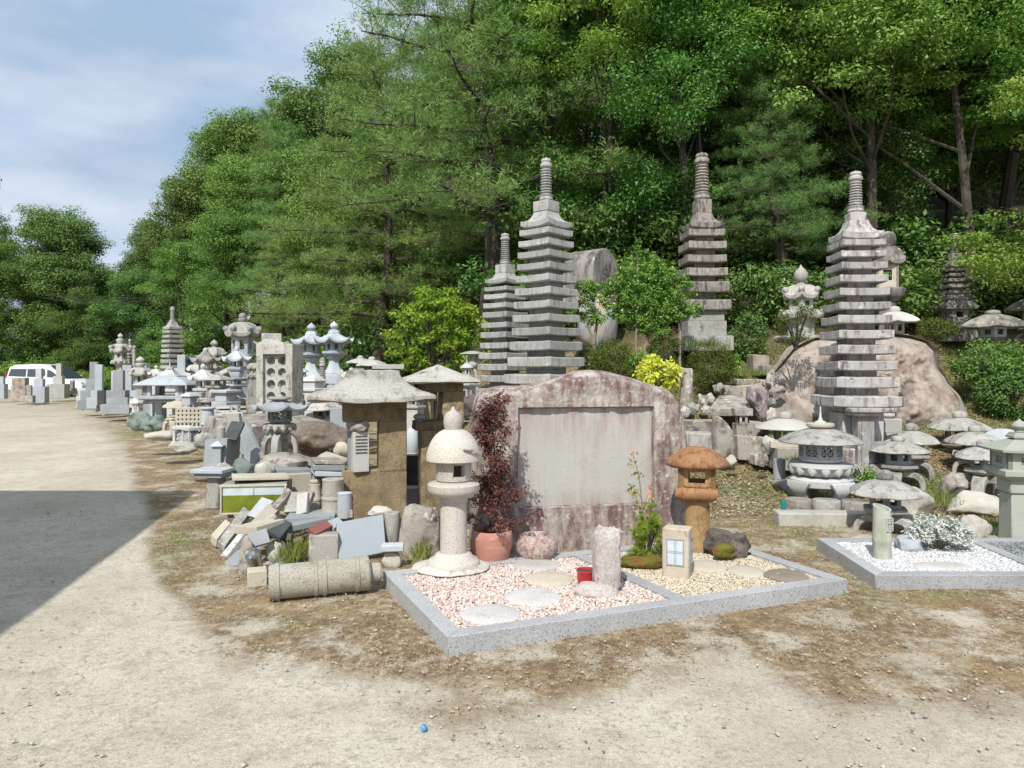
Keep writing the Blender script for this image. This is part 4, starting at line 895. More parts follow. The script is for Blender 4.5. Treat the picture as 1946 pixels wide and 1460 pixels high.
V_, Q_, t_ = clump_leaves(np.array([tuple(p) for p in pts]), np.full(len(pts), .03), 9, .038, np.random.default_rng(3), .3, 1); np_mesh('leaves', V_, Q_, L_sap, t_, root)
pts = [b_(*p) for p in ((1206, 858), (1234, 930), (1238, 945))]
V_, Q_, t_ = clump_leaves(np.array([tuple(p) for p in pts]), np.array([.022, .02, .03]), 8, .045, np.random.default_rng(3), .9, 1); np_mesh('orange_leaves', V_, Q_, L_orange, t_, root)

# ================================================================ engraved monument slab
root = thing('stone_monument', 'huge red stained upright slab with a wavy top and a blank recessed panel', 'monument', (xat(1100, 6.75), 6.75, 0), R(-11) * -1)
u = 6.75 / F; mx0, mx1 = 893, 1311
tpx = [893, 896, 905, 918, 950, 987, 1019, 1046, 1075, 1100, 1121, 1148, 1193, 1222, 1250, 1275, 1288, 1297, 1304, 1309, 1311]
tpy = [815, 785, 763, 751, 744, 744, 740, 732, 723, 716, 714, 716, 727, 736, 744, 753, 772, 800, 830, 880, 900]
pxs = np.unique(np.concatenate([np.linspace(mx0, mx1, 190), [894, 895.5, 973, 975, 977, 1235.5, 1238, 1240, 1309, 1310]])); base_m = 1046
zr0, zr1 = (base_m - 966) * u, (base_m - 785) * u
zrow = np.unique(np.concatenate([np.linspace(-.1, zr1 + .012, 90), [zr0, zr0 - .012, zr1, zr1 + .012]]))
zmin = zr1 + .012; top = lambda p: (base_m - np.interp(p, tpx, tpy)) * u
NT = 30; V = []; cols_ = len(zrow) + NT + 1
TH = .34
for p in pxs:
    zt = top(p); col_ = [z if zt > zmin else zt * (z + .1) / (zmin + .1) - .1 for z in zrow]
    z_last = col_[-1]; col_ += [z_last + (zt - z_last) * (k + 1) / (NT + 1) for k in range(NT + 1)]
    for z in col_:
        e = min(1, max(0, min(p - mx0, mx1 - p) / 14)); e2 = min(1, max(0, (zt - z) / (16 * u))); rd = (1 - e) ** 2.5 * .16 + (1 - e2) ** 2.5 * .13
        x = (p - 1100) * u; y = -TH / 2 + rd
        if 975 <= p <= 1238 and zr0 <= z <= zr1 + 1e-6: y += .055
        else:
            am = 1.0 if z > zr1 or p > 1238 or p < 975 else .35
            y += am * (.022 * noise.noise((x * 5, z * 5, 1)) + .012 * noise.noise((x * 14, z * 9, 4)) + .006 * noise.noise((x * 35, z * 30, 9)))
        V.append((x + .01 * noise.noise((z * 6, x, 7)) * (1 - e), y, z))
nc = len(pxs); nr = cols_; Fc = [(i*nr+j, (i+1)*nr+j, (i+1)*nr+j+1, i*nr+j+1) for i in range(nc-1) for j in range(nr-1)]
nb = len(V); V += [(x, TH / 2 - max(0, (y + TH/2)) * .6 + .02 * noise.noise((x * 4, z * 4, 8)), z) for x, y, z in V]
Fc += [(nb+i*nr+j, nb+i*nr+j+1, nb+(i+1)*nr+j+1, nb+(i+1)*nr+j) for i in range(nc-1) for j in range(nr-1)]
for i in range(nc-1): Fc.append((i*nr+nr-1, (i+1)*nr+nr-1, nb+(i+1)*nr+nr-1, nb+i*nr+nr-1))
for j in range(nr-1): Fc.append((j, j+1, nb+j+1, nb+j)); Fc.append(((nc-1)*nr+j, nb+(nc-1)*nr+j, nb+(nc-1)*nr+j+1, (nc-1)*nr+j+1))
mb = MB(); mb.add(V, Fc); mb.build('slab_body', monst, root, 0, 42)
mb = MB(); x0_, x1_ = (977 - 1100) * u, (1236 - 1100) * u; mb.box(((x0_+x1_)/2, -TH/2 + .062, (zr0+zr1)/2), (x1_-x0_, .02, zr1-zr0 - .004)); mb.build('panel', monpanel, root)
t = monpanel.node_tree; N, L = t.nodes.new, t.links.new; b = t.nodes['Principled BSDF']; src = b.inputs['Base Color'].links[0].from_socket
tc = N('ShaderNodeTexCoord'); sx = N('ShaderNodeSeparateXYZ'); L(tc.outputs['Object'], sx.inputs[0])
def band(sock, a, c):
    m_ = N('ShaderNodeMapRange'); m_.inputs[1].default_value = a; m_.inputs[2].default_value = c; L(sock, m_.inputs[0]); return m_.outputs[0]
def mx_(a, c):
    m_ = N('ShaderNodeMath'); m_.operation = 'MAXIMUM'; L(a, m_.inputs[0]); L(c, m_.inputs[1]); return m_.outputs[0]
edge = mx_(mx_(band(sx.outputs[2], zr1 - .42, zr1), band(sx.outputs[2], zr0 + .16, zr0 - .05)), mx_(band(sx.outputs[0], x0_ + .16, x0_ - .05), band(sx.outputs[0], x1_ - .12, x1_ + .04)))
mp = N('ShaderNodeMapping'); mp.inputs['Scale'].default_value = (1, 1, .16); L(tc.outputs['Object'], mp.inputs[0]); nn = N('ShaderNodeTexNoise'); nn.inputs['Scale'].default_value = 9; nn.inputs['Detail'].default_value = 9; nn.inputs['Roughness'].default_value = .7; L(mp.outputs[0], nn.inputs[0])
rr_ = ramp(N, .38, .62); L(nn.outputs[0], rr_.inputs[0]); mu = N('ShaderNodeMath'); mu.operation = 'MULTIPLY'; L(edge, mu.inputs[0]); L(rr_.outputs[0], mu.inputs[1]); mu2 = N('ShaderNodeMath'); mu2.operation = 'MULTIPLY'; mu2.inputs[1].default_value = .85; L(mu.outputs[0], mu2.inputs[0])
n5 = N('ShaderNodeTexNoise'); n5.inputs['Scale'].default_value = 3.5; n5.inputs['Detail'].default_value = 8; L(tc.outputs['Object'], n5.inputs[0]); r5 = ramp(N, .4, .62); L(n5.outputs[0], r5.inputs[0])
c5 = mixc(N, L, r5.outputs[0], src, (.42, .41, .375)); L(mixc(N, L, mu2.outputs[0], c5, (.27, .165, .155)), b.inputs['Base Color'])

# bamboo lamp, silver bush, right lantern in second plot
Yc = F * (H - zg) / (1066 - HY); u = Yc / F; root = thing('garden_lamp', 'pale stone lamp carved like a cut bamboo stem with a star lattice window', 'garden lamp', (xat(1682, Yc), Yc + .05, zg))
bz = lambda py: (1068 - py) * u + .0
prof = [(17*u, 0), (16.5*u, bz(1035)), (18*u, bz(1031)), (16.8*u, bz(1027)), (16*u, bz(984))]
mb = MB(); n = 32; V = []
for r_, z in prof + [(16*u, None), (13*u, None), (12*u, bz(1005))]:
    for i in range(n):
        a = 2*PI*i/n; zz_ = z if z is not None else bz(968) - 12*u * math.sin(a - PI*.0) * -1 * .35 - math.cos(a) * 3 * u
        V.append((r_*math.cos(a), r_*math.sin(a), zz_))
Fc = [tuple(range(n))[::-1]]
for j in range(len(prof) + 2):
    for i in range(n): k = (i+1) % n; Fc.append((j*n+i, j*n+k, (j+1)*n+k, (j+1)*n+i))
Fc.append(tuple((len(prof)+2)*n+i for i in range(n)))
mb.add(V, Fc); bam = mb.build('lamp_body', stone('bamboo_stone', (.40, .41, .35), (.50, .50, .45), .15, 90, (.28, .31, .2), (.54, .7), 4, 6), root, 0, 50)
fr = MB(); a = R(-90 + 28); M = Matrix.Rotation(a + PI/2, 4, 'Z') @ Matrix.Translation((0, -15.2*u, bz(999)))
for x_ in (-8, 8): fr.box((x_*u, -.002, 0), (2*u, 4*u, 25*u), M)
for z_ in (-12, 12): fr.box((0, -.002, z_*u), (14*u, 3.8*u, 2*u), M)
lattice_panel(fr, 0, 0, 14*u, 22*u, 3*u, M @ Matrix.Translation((0, -.003, 0)), 'x'); f_ = fr.build('window_lattice', whitegranite, bam)
b3 = MB(); b3.box((0, .002, 0), (14*u, 3*u, 22*u), M); b3.build('opening_shade', plain('painted_shade', (.03, .03, .03), .9), f_)  # solid near-black block paints the shade of a hollow behind the lattice
Ys = F * (H - zg) / (1052 - HY); u = Ys / F; root = thing('silver_bush', 'low silvery white leaved bush in the white gravel', 'bush', (xat(1800, Ys), Ys + .12, zg)); rr = random.Random(8); cs = []; tr = MB()
for k in range(90):
    a = rr.uniform(0, 6.28); q = rr.uniform(.2, 1) ** .6; e = Vector((math.cos(a) * 56*u*q, math.sin(a) * 46*u*q, (12 + 50 * math.sqrt(max(0, 1 - q*q*.9)) * rr.uniform(.5, 1.1)) * u)); cs.append(tuple(e))
    if k % 3 == 0: tr.tube([(0, 0, 0), e * .6, e], [.005, .004, .002], 4)
cs_ = np.array(cs); V_, Q_, t_ = clump_leaves(cs_, np.full(len(cs), .05), 60, .034, np.random.default_rng(2), -.2, .8, None, .38); np_mesh('leaves', V_, Q_, L_silver, t_, root); tr.build('stem', twigm, root)
rockat('bluish white rock beside the bamboo shaped lamp', 1735, 1050, 28, 1018, bluegranite, 6.2, .8, 5, 8)
rockat('smooth pale rock behind the right side of the silver bush', 1858, 1032, 26, 985, rockpale, 7.05, .8, 7, 0)
rockat('small stone slab lying in the gravel under the nearest snow viewing lantern', 1650, 1040, 42, 1024, rockpale, 6.9, .7, 9, 3)
tower('stone_lantern', 'tall greenish grey lantern cut off by the right edge of the photo', 'stone lantern', 1937, 6.75, 1040, [('jewel', 796, 822, 11), ('base', 822, 832, 20, dict(name='finial_base')), ('hip', 830, 856, 62, dict(n=4, rot=R(36), lift=.05)), ('box', 856, 890, 42, dict(n=4, rot=R(36), win=(.36, .4), lat='x')), ('plat', 889, 912, 52, dict(n=4, rot=R(36))), ('post', 910, 935, 33, dict(n=4, rot=R(36), name='collar')), ('post', 935, 1030, 29, dict(n=4, rot=R(36), r2=30)), ('block', 1028, 1044, 44, dict(rz=R(36-45)))], stone('greenish_granite', (.30, .32, .27), (.38, .4, .34), .2, 110, None, bump=.1), 4, R(36))

# ================================================================ pagodas
P4 = PI / 4
vw = lambda px: math.atan2(px - CX, F)
pagoda('tallest middle stone pagoda, grey and clean edged, behind the red stained slab', 1038, 12.0, 866, (300, 384), (384, 402, 434, 18, 41),
       [(445, 42.5), (466, 44), (487.6, 45.5), (510, 46), (532.7, 48), (557, 50), (582, 51.5), (607, 53.5), (632, 54.5), (659, 58), (689, 61.5), (721, 67)], pagst, R(3), fr=10)
pagoda('smaller slender stone pagoda standing just left of the tallest middle one', 960, 13.2, 850, (443, 504), (504, 518, 540, 13.5, 32),
       [(551, 33), (565.5, 33.5), (582.5, 35), (600, 36), (619.6, 38), (638, 39), (658, 40), (677.5, 42), (698.5, 44), (720, 46)], pagst, R(3), fr=8)
sB = [('block', 590, 612, 33, dict(name='body')), ('block', 612, 640, 36, dict(name='carved_body')), ('block', 640, 668, 46, dict(name='base'))]
pagoda('brown stained frontal pagoda rising behind the clipped garden tree', 1334, 14.3, 656, (290, 382), (382, 405, 437, 15, 36),
       [(447.6, 40), (471, 42), (496.5, 43), (521.6, 45), (549, 47), (583, 50)], pagdark, R(45 + 2), sB, fr=12, matb=weather)
pagoda('purple stained pagoda standing in front of the great boulder', 1626, 9.9, 900, (325, 406), (406, 422, 458, 15, 44),
       [(467, 46.5), (488, 47.5), (510, 49), (534, 50.5), (559, 52.5), (585, 54), (610, 57), (638, 58.5), (666, 60.5), (696, 62.5), (727, 66.5), (762, 74)], pagpurp, R(45 - 4), fr=11)
pagoda('small dark pagoda at the wood edge, far right behind the boulder', 1815, 14.8, 640, (443, 482), (482, 492, 508, 9, 20),
       [(514, 20), (524, 21), (534, 22), (545, 22.5), (557, 23)], weatherdark, R(40), [('block', 562, 572, 22, dict(name='body')), ('petal', 566, 586, 34, dict(name='lower_roof', n=4)), ('box', 586, 612, 22, dict(n=4, win=(.35, .4))), ('block', 612, 650, 28)], fr=7)
pagoda('small pagoda with black and white storeys far back among the left lanterns', 328, 26, 786, (583, 612), (610, 613, 626, 5, 15),
       [(631, 15.5), (640, 16), (649, 16.5), (658, 17), (667, 17.5), (677, 18), (687, 18.5), (698, 19), (709, 19.5)], pagst, R(8), fr=4)
pagoda('tiny thin pagoda left of the black and white pagoda, behind a tall gravestone', 247, 30, 779, (644, 664), (664, 667, 675, 3, 8),
       [(679, 8.5), (685, 9), (691, 9.5), (698, 10), (705, 10.5)], weather, R(20), fr=2.5)
# ================================================================ right: great boulder, lanterns behind it
def pillow(name, label, cat, outline, px, base, Y, depth, p, mat, amp=.06, nr=42, na=190, group=None):
    u = Y / F; P = [((x - px) * u, (base - y) * u) for x, y in outline]; cx_ = sum(q[0] for q in P) / len(P); cz_ = sum(q[1] for q in P) / len(P)
    L_ = []
    for i in range(na):
        a = 2*PI*i/na; best = 0; dx, dz = math.cos(a), math.sin(a)
        for k in range(len(P)):
            (x1, z1), (x2, z2) = P[k], P[(k+1) % len(P)]; ex, ez = x2-x1, z2-z1; den = dx*ez - dz*ex
            if abs(den) < 1e-9: continue
            t = ((x1-cx_)*ez - (z1-cz_)*ex) / den; s_ = ((x1-cx_)*dz - (z1-cz_)*dx) / den
            if t > 0 and -1e-6 <= s_ <= 1+1e-6: best = max(best, t)
        L_.append(best)
    V = []; Fc = []
    for side in (-1, 1):
        for j in range(nr + 1):
            r = (j / nr) ** .7 if side < 0 else (j / nr) ** .7
            for i in range(na):
                a = 2*PI*i/na; x = cx_ + math.cos(a)*L_[i]*r; z = cz_ + math.sin(a)*L_[i]*r; d_ = depth/2*(1 - r**p) ** (1/p if p > 3 else .5)
                q = -side * amp * (1.2*abs(noise.noise((x*1.4 + z*.5, z*.7, side*3))) + .7*abs(noise.noise((x*3.4 - z, z*2.1, side*7))) + .35*abs(noise.noise((x*8, z*6, side))) + .12*noise.noise((x*19, z*17, side)) - .35) * (1 - (j / nr) ** 4)
                V.append((x, side * d_ + q + (z * .22 if side < 0 else 0) * (0 if p > 3 else 1), z))
    m_ = (nr+1)*na
    for sd_ in (0, 1):
        o_ = sd_*m_
        for j in range(nr):
            for i in range(na):
                k = (i+1) % na; f = (o_+j*na+i, o_+(j+1)*na+i, o_+(j+1)*na+k, o_+j*na+k); Fc.append(f[::-1] if sd_ == 0 else f)
    for i in range(na): k = (i+1) % na; Fc.append((nr*na+i, nr*na+k, m_+nr*na+k, m_+nr*na+i))
    Fc.append(tuple(range(na))); Fc.append(tuple(m_+i for i in range(na))[::-1])
    mb = MB(); mb.add(V, Fc); return simple(name, label, cat, mb, mat, (xat(px, Y), Y + depth/2, zat(base, Y)), 0, 0, group, 60)
pillow('boulder', 'great pinkish brown boulder behind the purple stained pagoda', 'boulder', [(1466, 850), (1478, 800), (1486, 765), (1500, 712), (1520, 690), (1545, 658), (1580, 640), (1625, 632), (1700, 629), (1745, 628), (1790, 634), (1822, 645), (1836, 662), (1842, 700), (1862, 735), (1882, 760), (1896, 800), (1900, 850)], 1690, 850, 11.3, 1.5, 2.8, boulderm, .2)
w6 = dict(win=(.45, .55))
tower('stone_lantern', 'tall dark lantern with a yellow square firebox, half hidden behind the purple stained pagoda', 'stone lantern', 1686, 13.6, 690, [('ball', 440, 470, 16), ('petal', 468, 500, 34, dict(n=6, lift=.2)), ('box', 500, 550, 22, dict(n=4, win=(.4, .4), m=creamst, rot=R(20))), ('lotus', 548, 574, 34), ('post', 572, 700, 17)], weatherdark, 6, R(10))
def yuki(label, px, base, yj, yr0, yr1, hwr, yb, hwb, yp, hwp, hwl, mat, Y=None, n=6, rot=0, k=4, lat=None, jw=None, roof='umb', group='snow viewing lanterns', lift=.12, m2=None, legs='legs', jk='ball', leg=None, win=(.5, .5)):
    """snow viewing lantern: jewel, umbrella roof, firebox, platform, arched legs (all y in photo pixels)"""
    Y = Y or gnd(px, base); els = []
    if yj: els.append((jk, yj, yr0 + 2, jw or hwr * .22))
    els += [(roof, yr0, yr1, hwr, dict(lift=lift, n=(n if roof != 'umb0' else 0))), ('box', yr1 - 1, yb, hwb, dict(win=win, lat=lat, m=m2 or mat)), ('plat', yb, yp, hwp)]
    if hwl: els.append((legs, yp, base, hwl, leg or dict(k=k, n=0)))
    return tower('snow_viewing_lantern', label, 'stone lantern', px, Y, base, els, mat, n, rot, group)
yuki('low lantern with a pale umbrella roof perched on top of the great boulder', 1700, 645, 582, 592, 612, 46, 636, 18, 646, 26, 30, granite, 12.6, rot=R(10))
yuki('wide lantern with a dark round roof in the greenery right of the great boulder', 1886, 668, 589, 597, 622, 62, 642, 24, 652, 32, 36, weatherdark, 13.0, rot=R(5), m2=bluegranite)
yuki('dark roofed lantern cut off by the photo edge at the right wood edge', 1962, 660, 560, 566, 590, 50, 620, 18, 632, 28, 30, weatherdark, 14.0)
tower('stone_lantern', 'ornate old lantern with a scrolled roof and onion finial, left above the great boulder', 'stone lantern', 1522, 12.6, 712, [('jewel', 503, 545, 13), ('petal', 541, 566, 36, dict(n=6, lift=.35, scroll=1)), ('box', 566, 590, 24, dict(win=(.4, .4), m=granite)), ('petal', 588, 604, 46, dict(n=6, lift=.5, scroll=1, name='lower_roof')), ('post', 604, 640, 27, dict(m=granite, name='body')), ('lotus', 638, 655, 50, dict(pet=12)), ('post', 653, 680, 18), ('base', 678, 716, 36)], weather, 6, R(12))
yuki('large white round lantern with lattice windows on a scalloped cabriole stand', 1559, 955, 773, 815, 838, 77, 878, 38, 0, 0, 0, whitegranite) if False else None
Yw = gnd(1559, 958)
tower('snow_viewing_lantern', 'large white round lantern with lattice windows on a scalloped four legged stand', 'stone lantern', 1559, Yw, 958,
      [('spike', 772, 806, 11), ('plat', 804, 815, 25, dict(n=0, name='finial_base', m=creamst)), ('umb', 813, 838, 77, dict(n=0, m=weather)), ('box', 836, 872, 39, dict(n=8, win=(.72, .62), lat='x', t=.03, m=bluegranite)), ('plat', 869, 881, 38, dict(n=0, name='firebox_sill')), ('lotus', 878, 906, 58, dict(n=0, pet=14)), ('cab', 905, 958, 56, dict(k=4, rot=R(-112.6)))], whitegranite, 0, R(20), 'snow viewing lanterns')
yuki('grey lantern with a low round roof just left behind the large white round lantern', 1493, 892, 782, 795, 813, 57, 842, 22, 858, 34, 36, granite, 10.3, n=0, roof='umb', m2=weatherdark)
yuki('weathered lantern on arched legs just right of the large white round lantern', 1706, 934, 828, 838, 857, 58, 881, 24, 894, 36, 48, weather, 9.3, rot=R(14), lat=None, m2=bluegranite)
yuki('round roofed weathered lantern partly hidden behind another, right of the carved column', 1732, 915, 804, 818, 840, 54, 862, 24, 874, 34, 40, weather, 9.9, rot=R(4))
yuki('nearest snow viewing lantern, striped roof, arched legs, behind the bamboo shaped lamp', 1682, 1034, 893, 911, 938, 70, 963, 30, 979, 42, 58, weather, 7.25, rot=R(8), m2=greygranite)
yuki('brownish lantern with a flat roof at the right foot of the great boulder', 1823, 872, 781, 793, 815, 59, 838, 26, 852, 36, 38, weather, 10.6, rot=R(5), m2=rockbrown)
yuki('lantern with a lichen dotted round roof between two others, right of the great boulder foot', 1852, 905, 808, 820, 842, 52, 860, 22, 872, 34, 38, weather, 9.9, rot=R(20), m2=rockbrown)
yuki('small lantern with a speckled roof on thick arched legs, near the right edge', 1868, 948, 835, 849, 870, 53, 888, 24, 902, 36, 46, weather, 8.9, rot=R(0), m2=greygranite, leg=dict(k=4, w=.4, th=.3, n=0))
yuki('grey roofed lantern partly behind the tall greenish lantern at the right edge', 1905, 880, 0, 815, 838, 54, 858, 22, 868, 30, 34, bluegranite, 10.2)
# carved column, bowls, walls and rocks at the right
tower('stone_column', 'square stone column with carved diamonds under the purple stained pagoda', 'stone column', 1640, 9.5, 905, [('block', 775, 783, 32, dict(name='cap')), ('block', 783, 790, 25, dict(name='cap_step')), ('post', 789, 905, 18, dict(n=4)), ('block', 880, 912, 26)], pagpurp, 4, R(41))
tower('stone_lantern_part', 'round lotus stone on a square block between the pagoda and the great boulder', 'stone lantern part', 1684, 10.4, 880, [('lotus', 770, 785, 17, dict(n=0, pet=10)), ('plat', 785, 795, 15, dict(n=0)), ('block', 795, 822, 26, dict(d=20)), ('block', 822, 885, 22)], granite, 6, R(20))
for i, (px, py, hw, nm) in enumerate(((1517, 976, 25, 'leftmost'), (1570, 978, 26, 'middle'), (1627, 980, 28, 'rightmost'))):
    Y = gnd(px, py) - .05; u = Y / F; mb = MB(); mb.lathe([(hw*u*.96, -.02), (hw*u, 4*u), (hw*u*1.0, 24*u), (hw*u*.96, 28*u), (hw*u*.5, 28*u)], 30)
    simple('stone_drum', '%s of the three squat stone drums lined up before the large white round lantern' % nm, 'stone drum', mb, [rockbrown, weather, weatherdark][i], (xat(px, Y), Y, zat(py, Y)), 0, .006, 'squat stone drums in a row')
mb = MB(); Y = gnd(1560, 1002); u = Y / F; mb.box((0, .12, 9*u), (250*u, .22, 30*u)); simple('stone_curb', 'long pale stone curb under the three squat drums', 'stone curb', mb, rockpale, (xat(1610, Y), Y + .02, zat(1002, Y)), R(-4), .015)
slab4('stone_curb', 'long mossy stone curb running back beside the grass, left of the large white round lantern', 'stone curb', [(1420, 896, 10.3), (1512, 935, 8.9), (1422, 924, 10.3)], .3, weather, None, .02, .012)
mb = MB(); Y = 9.1; u = Y / F; mb.lathe([(11*u, 0), (11*u, 38*u), (9*u, 38*u), (9*u, 30*u)], 20); simple('stone_vase', 'dark grey cylindrical flower holder standing on the mossy curb', 'flower holder', mb, greygranite, (xat(1481, Y), Y, zat(910, Y)), 0, .003)
mb = MB(); Y = gnd(1491, 992); u = Y / F; mb.lathe([(2*u, -.05), (5*u, 34*u), (5*u, 38*u)], 12); simple('flower_tube', 'thin green plastic flower tube stuck in the ground left of the squat drums', 'flower tube', mb, plain('green_plastic', (.0, .22, .2), .4), (xat(1489, Y), Y, zat(990, Y)))
rockat('dark round rock beside the thick arched legs near the right edge', 1819, 944, 22, 902, rockbrown, 8.8, .9, 4, 4, sq=.8)
rockat('flat pale boulder behind the nearest snow viewing lantern', 1745, 985, 46, 932, rockpale, 8.1, .7, 15, 9)
rockat('flat cream boulder under the thick arched legs near the right edge', 1862, 985, 52, 940, rockpale, 8.1, .6, 17, 9)
rockat('cream stone lying left of the large white round lantern', 1465, 862, 14, 828, rockpale, 9.9, .8, 8, 9, name='stone')
slab4('stone_block', 'flat layered stone on a brown block behind the large white round lantern', 'stone block', [(1465, 838, 9.8), (1520, 842, 9.8), (1465, 852, 9.8)], .4, creamst, None, .01)
slab4('stone_block', 'brown squared stone block under the layered flat stone', 'stone block', [(1478, 852, 9.7), (1530, 852, 9.7), (1478, 895, 9.7)], .4, rockbrown, None, .01)
blocks = [
 ((1303, 799, 10.9), (1372, 799, 10.9), (1303, 824, 10.9), 'long brown squared block in the upper course right of the red slab', rockbrown),
 ((1306, 822, 10.4), (1362, 824, 10.4), (1306, 860, 10.4), 'pale squared block just above the rusty lantern roof', weather),
 ((1400, 828, 10.2), (1456, 832, 10.2), (1402, 874, 10.2), 'red and white squared block right of the leaning brown stone', rockbrown),
 ((1434, 866, 10.0), (1460, 866, 10.0), (1434, 886, 10.0), 'small square stone block at the end of the stone wall', weather),
 ((1424, 800, 10.7), (1462, 806, 10.7), (1424, 828, 10.7), 'rough brown block behind the red and white squared block', rockbrown),
 ((1375, 732, 12.3), (1412, 734, 12.3), (1375, 752, 12.3), 'purple brown step stone in the upper terrace', rockbrown),
 ((1410, 732, 12.3), (1436, 732, 12.3), (1410, 752, 12.3), 'cream step stone in the upper terrace', creamst),
 ((1400, 720, 12.8), (1460, 722, 12.8), (1400, 732, 12.8), 'thin cream step at the top of the terrace', creamst),
 ((1432, 674, 13.3), (1462, 676, 13.3), (1432, 706, 13.3), 'pinkish square block at the wood edge behind the terrace', boulderm),
 ((1450, 694, 13.0), (1488, 696, 13.0), (1450, 712, 13.0), 'low pale block below the ornate old lantern', weather)]
for p0, p1, p3, lb, mt in blocks: slab4('stone_block', lb, 'stone block', [p0, p1, p3], .38, mt, 'stone blocks of the terrace wall', .014, .012)
slab4('stone_slab', 'large flat cap slab, pale with purple edges, on the terrace wall', 'stone slab', [(1348, 776, 11.2), (1432, 778, 11.2), (1366, 750, 11.9)], .12, rockbrown, None, .012, .01)
pillow('standing_stone', 'leaning brown standing stone between the rusty lantern and the terrace wall', 'standing stone', [(1362, 790), (1372, 792), (1385, 804), (1396, 820), (1400, 850), (1400, 872), (1380, 880), (1362, 868), (1360, 830)], 1380, 880, 9.9, .3, 4, rockbrown, .03, 16, 60)
pillow('standing_stone', 'purple and white streaked standing stone left of the great boulder', 'standing stone', [(1428, 735), (1448, 728), (1462, 742), (1462, 798), (1448, 800), (1436, 775), (1426, 760)], 1445, 800, 11.0, .3, 4, stone('purple_streaked_rock', (.3, .24, .24), (.42, .36, .36), .1, 50, (.08, .06, .07), (.48, .6), 3, 8, bump=1, bs=20, spot=(.66, .64, .62), sp=(.58, .64), sps=12), .05, 16, 60)
tower('stone_post', 'small square brown stone post with a round hole in the terrace wall', 'stone post', 1410, 10.4, 828, [('block', 776, 790, 17, dict(name='cap', rz=0, d=14)), ('box', 789, 805, 12, dict(n=4, win=(.3, .5), rot=P4)), ('block', 804, 830, 14.5, dict(rz=0))], rockbrown, 4, P4)
for i, (px, b_, hw, t_, Y) in enumerate(((1302, 792, 10, 770, 11.3), (1318, 790, 11, 763, 11.4), (1336, 776, 14, 750, 11.6), (1352, 770, 11, 748, 11.8), (1345, 786, 12, 770, 11.2), (1368, 745, 12, 728, 12.2), (1470, 734, 13, 705, 12.0), (1476, 760, 12, 732, 11.9), (1484, 748, 10, 730, 11.6), (1468, 800, 10, 776, 11.0), (1466, 776, 10, 756, 11.3), (1296, 800, 8, 782, 11.2), (1390, 886, 14, 866, 9.7), (1180, 728, 10, 718, 11.8), (1450, 884, 12, 862, 9.6))):
    rockat(['pale', 'whitish', 'angular pale', 'sharp white', 'small grey'][i % 5] + ' rubble rock ' + ['right of the red slab shoulder', 'second right of the red slab shoulder', 'left of the terrace cap slab', 'against the terrace steps', 'below the terrace cap slab', 'left of the upper terrace steps', 'topmost beside the great boulder edge', 'against the great boulder edge', 'leaning on the left side of the great boulder', 'low beside the great boulder edge', 'between terrace steps and great boulder', 'touching the red slab shoulder', 'at the foot of the leaning brown stone', 'peeping over the red slab top', 'beside the small end block of the wall'][i], px, b_, hw, t_, [rockpale, weather, rockbrown][i % 3], Y, .8, i + 30, 16, 4, cat='rock', sq=1.0, amp=.3, group='rubble rocks of the terrace')
slab4('stone_block', 'low dark kerb block at the rear of the white gravel frame', 'stone block', [(1594, 1013, 7.35), (1630, 1013, 7.35), (1594, 1021, 7.35)], .1, greygranite)
# half barrel stone, painted oval stone, tree stump post
Y = 15.0; u = Y / F; mb = MB(); V = []; n = 26
for k in range(2):
    for i in range(n + 1): a = PI * i / n; V.append((math.cos(a) * 42 * u, (-.5 + k) * .75, math.sin(a) * 46 * u + 38 * u))
    V.append((-42*u, (-.5+k)*.75, -.2)); V.append((42*u, (-.5+k)*.75, -.2))
m_ = n + 3; ringi = list(range(n + 1)) + [n + 1, n + 2]
mb.add(V, [tuple(ringi), tuple(i + m_ for i in ringi[::-1])] + [(ringi[i], ringi[i] + m_, ringi[(i+1) % m_] + m_, ringi[(i+1) % m_]) for i in range(m_)])
simple('barrel_stone', 'big grey stone rounded like half a barrel, behind the clipped garden tree', 'barrel shaped stone', mb, weatherdark, (xat(1122, Y), Y, zat(560, Y)), R(48), .02)
Y = 14.2; u = Y / F
m, t, b, N, L = newmat('painted_swirls'); tc = N('ShaderNodeTexCoord'); mp = N('ShaderNodeMapping'); mp.inputs['Scale'].default_value = (2.2, 1, .6); n_ = N('ShaderNodeTexNoise'); n_.inputs['Scale'].default_value = 2.4; n_.inputs['Detail'].default_value = 2; L(tc.outputs['Object'], mp.inputs[0]); L(mp.outputs[0], n_.inputs[0])
r_ = N('ShaderNodeValToRGB'); cs_ = [(.42, .32, .14), (.45, .42, .36), (.46, .44, .40), (.30, .34, .38), (.33, .28, .26), (.44, .42, .38)]
while len(r_.color_ramp.elements) < 6: r_.color_ramp.elements.new(.5)
for i, c in enumerate(cs_): r_.color_ramp.elements[i].position = .32 + i * .07; r_.color_ramp.elements[i].color = (*c, 1)
L(n_.outputs[0], r_.inputs[0]); L(r_.outputs[0], b.inputs['Base Color']); b.inputs['Roughness'].default_value = .6
mb = MB(); mb.rock((82*u, 50*u, 108*u), 6, 4, .05, 1.2, None, 0, .92); simple('painted_stone', 'upright oval stone painted yellow, white and blue behind the clipped garden tree', 'painted stone', mb, m, (xat(1136, Y), Y, zat(668, Y)), R(20), 0, smooth=60)
Y = 11.6; u = Y / F; mb = MB(); mb.lathe([(15*u, -.1), (12*u, 30*u), (12*u, 66*u), (10*u, 70*u)], 9); simple('stone_post', 'dark brown slanting stone post below the golden bush', 'stone post', mb, rockbrown, (xat(1305, Y), Y, zat(770, Y)), 0, .01)
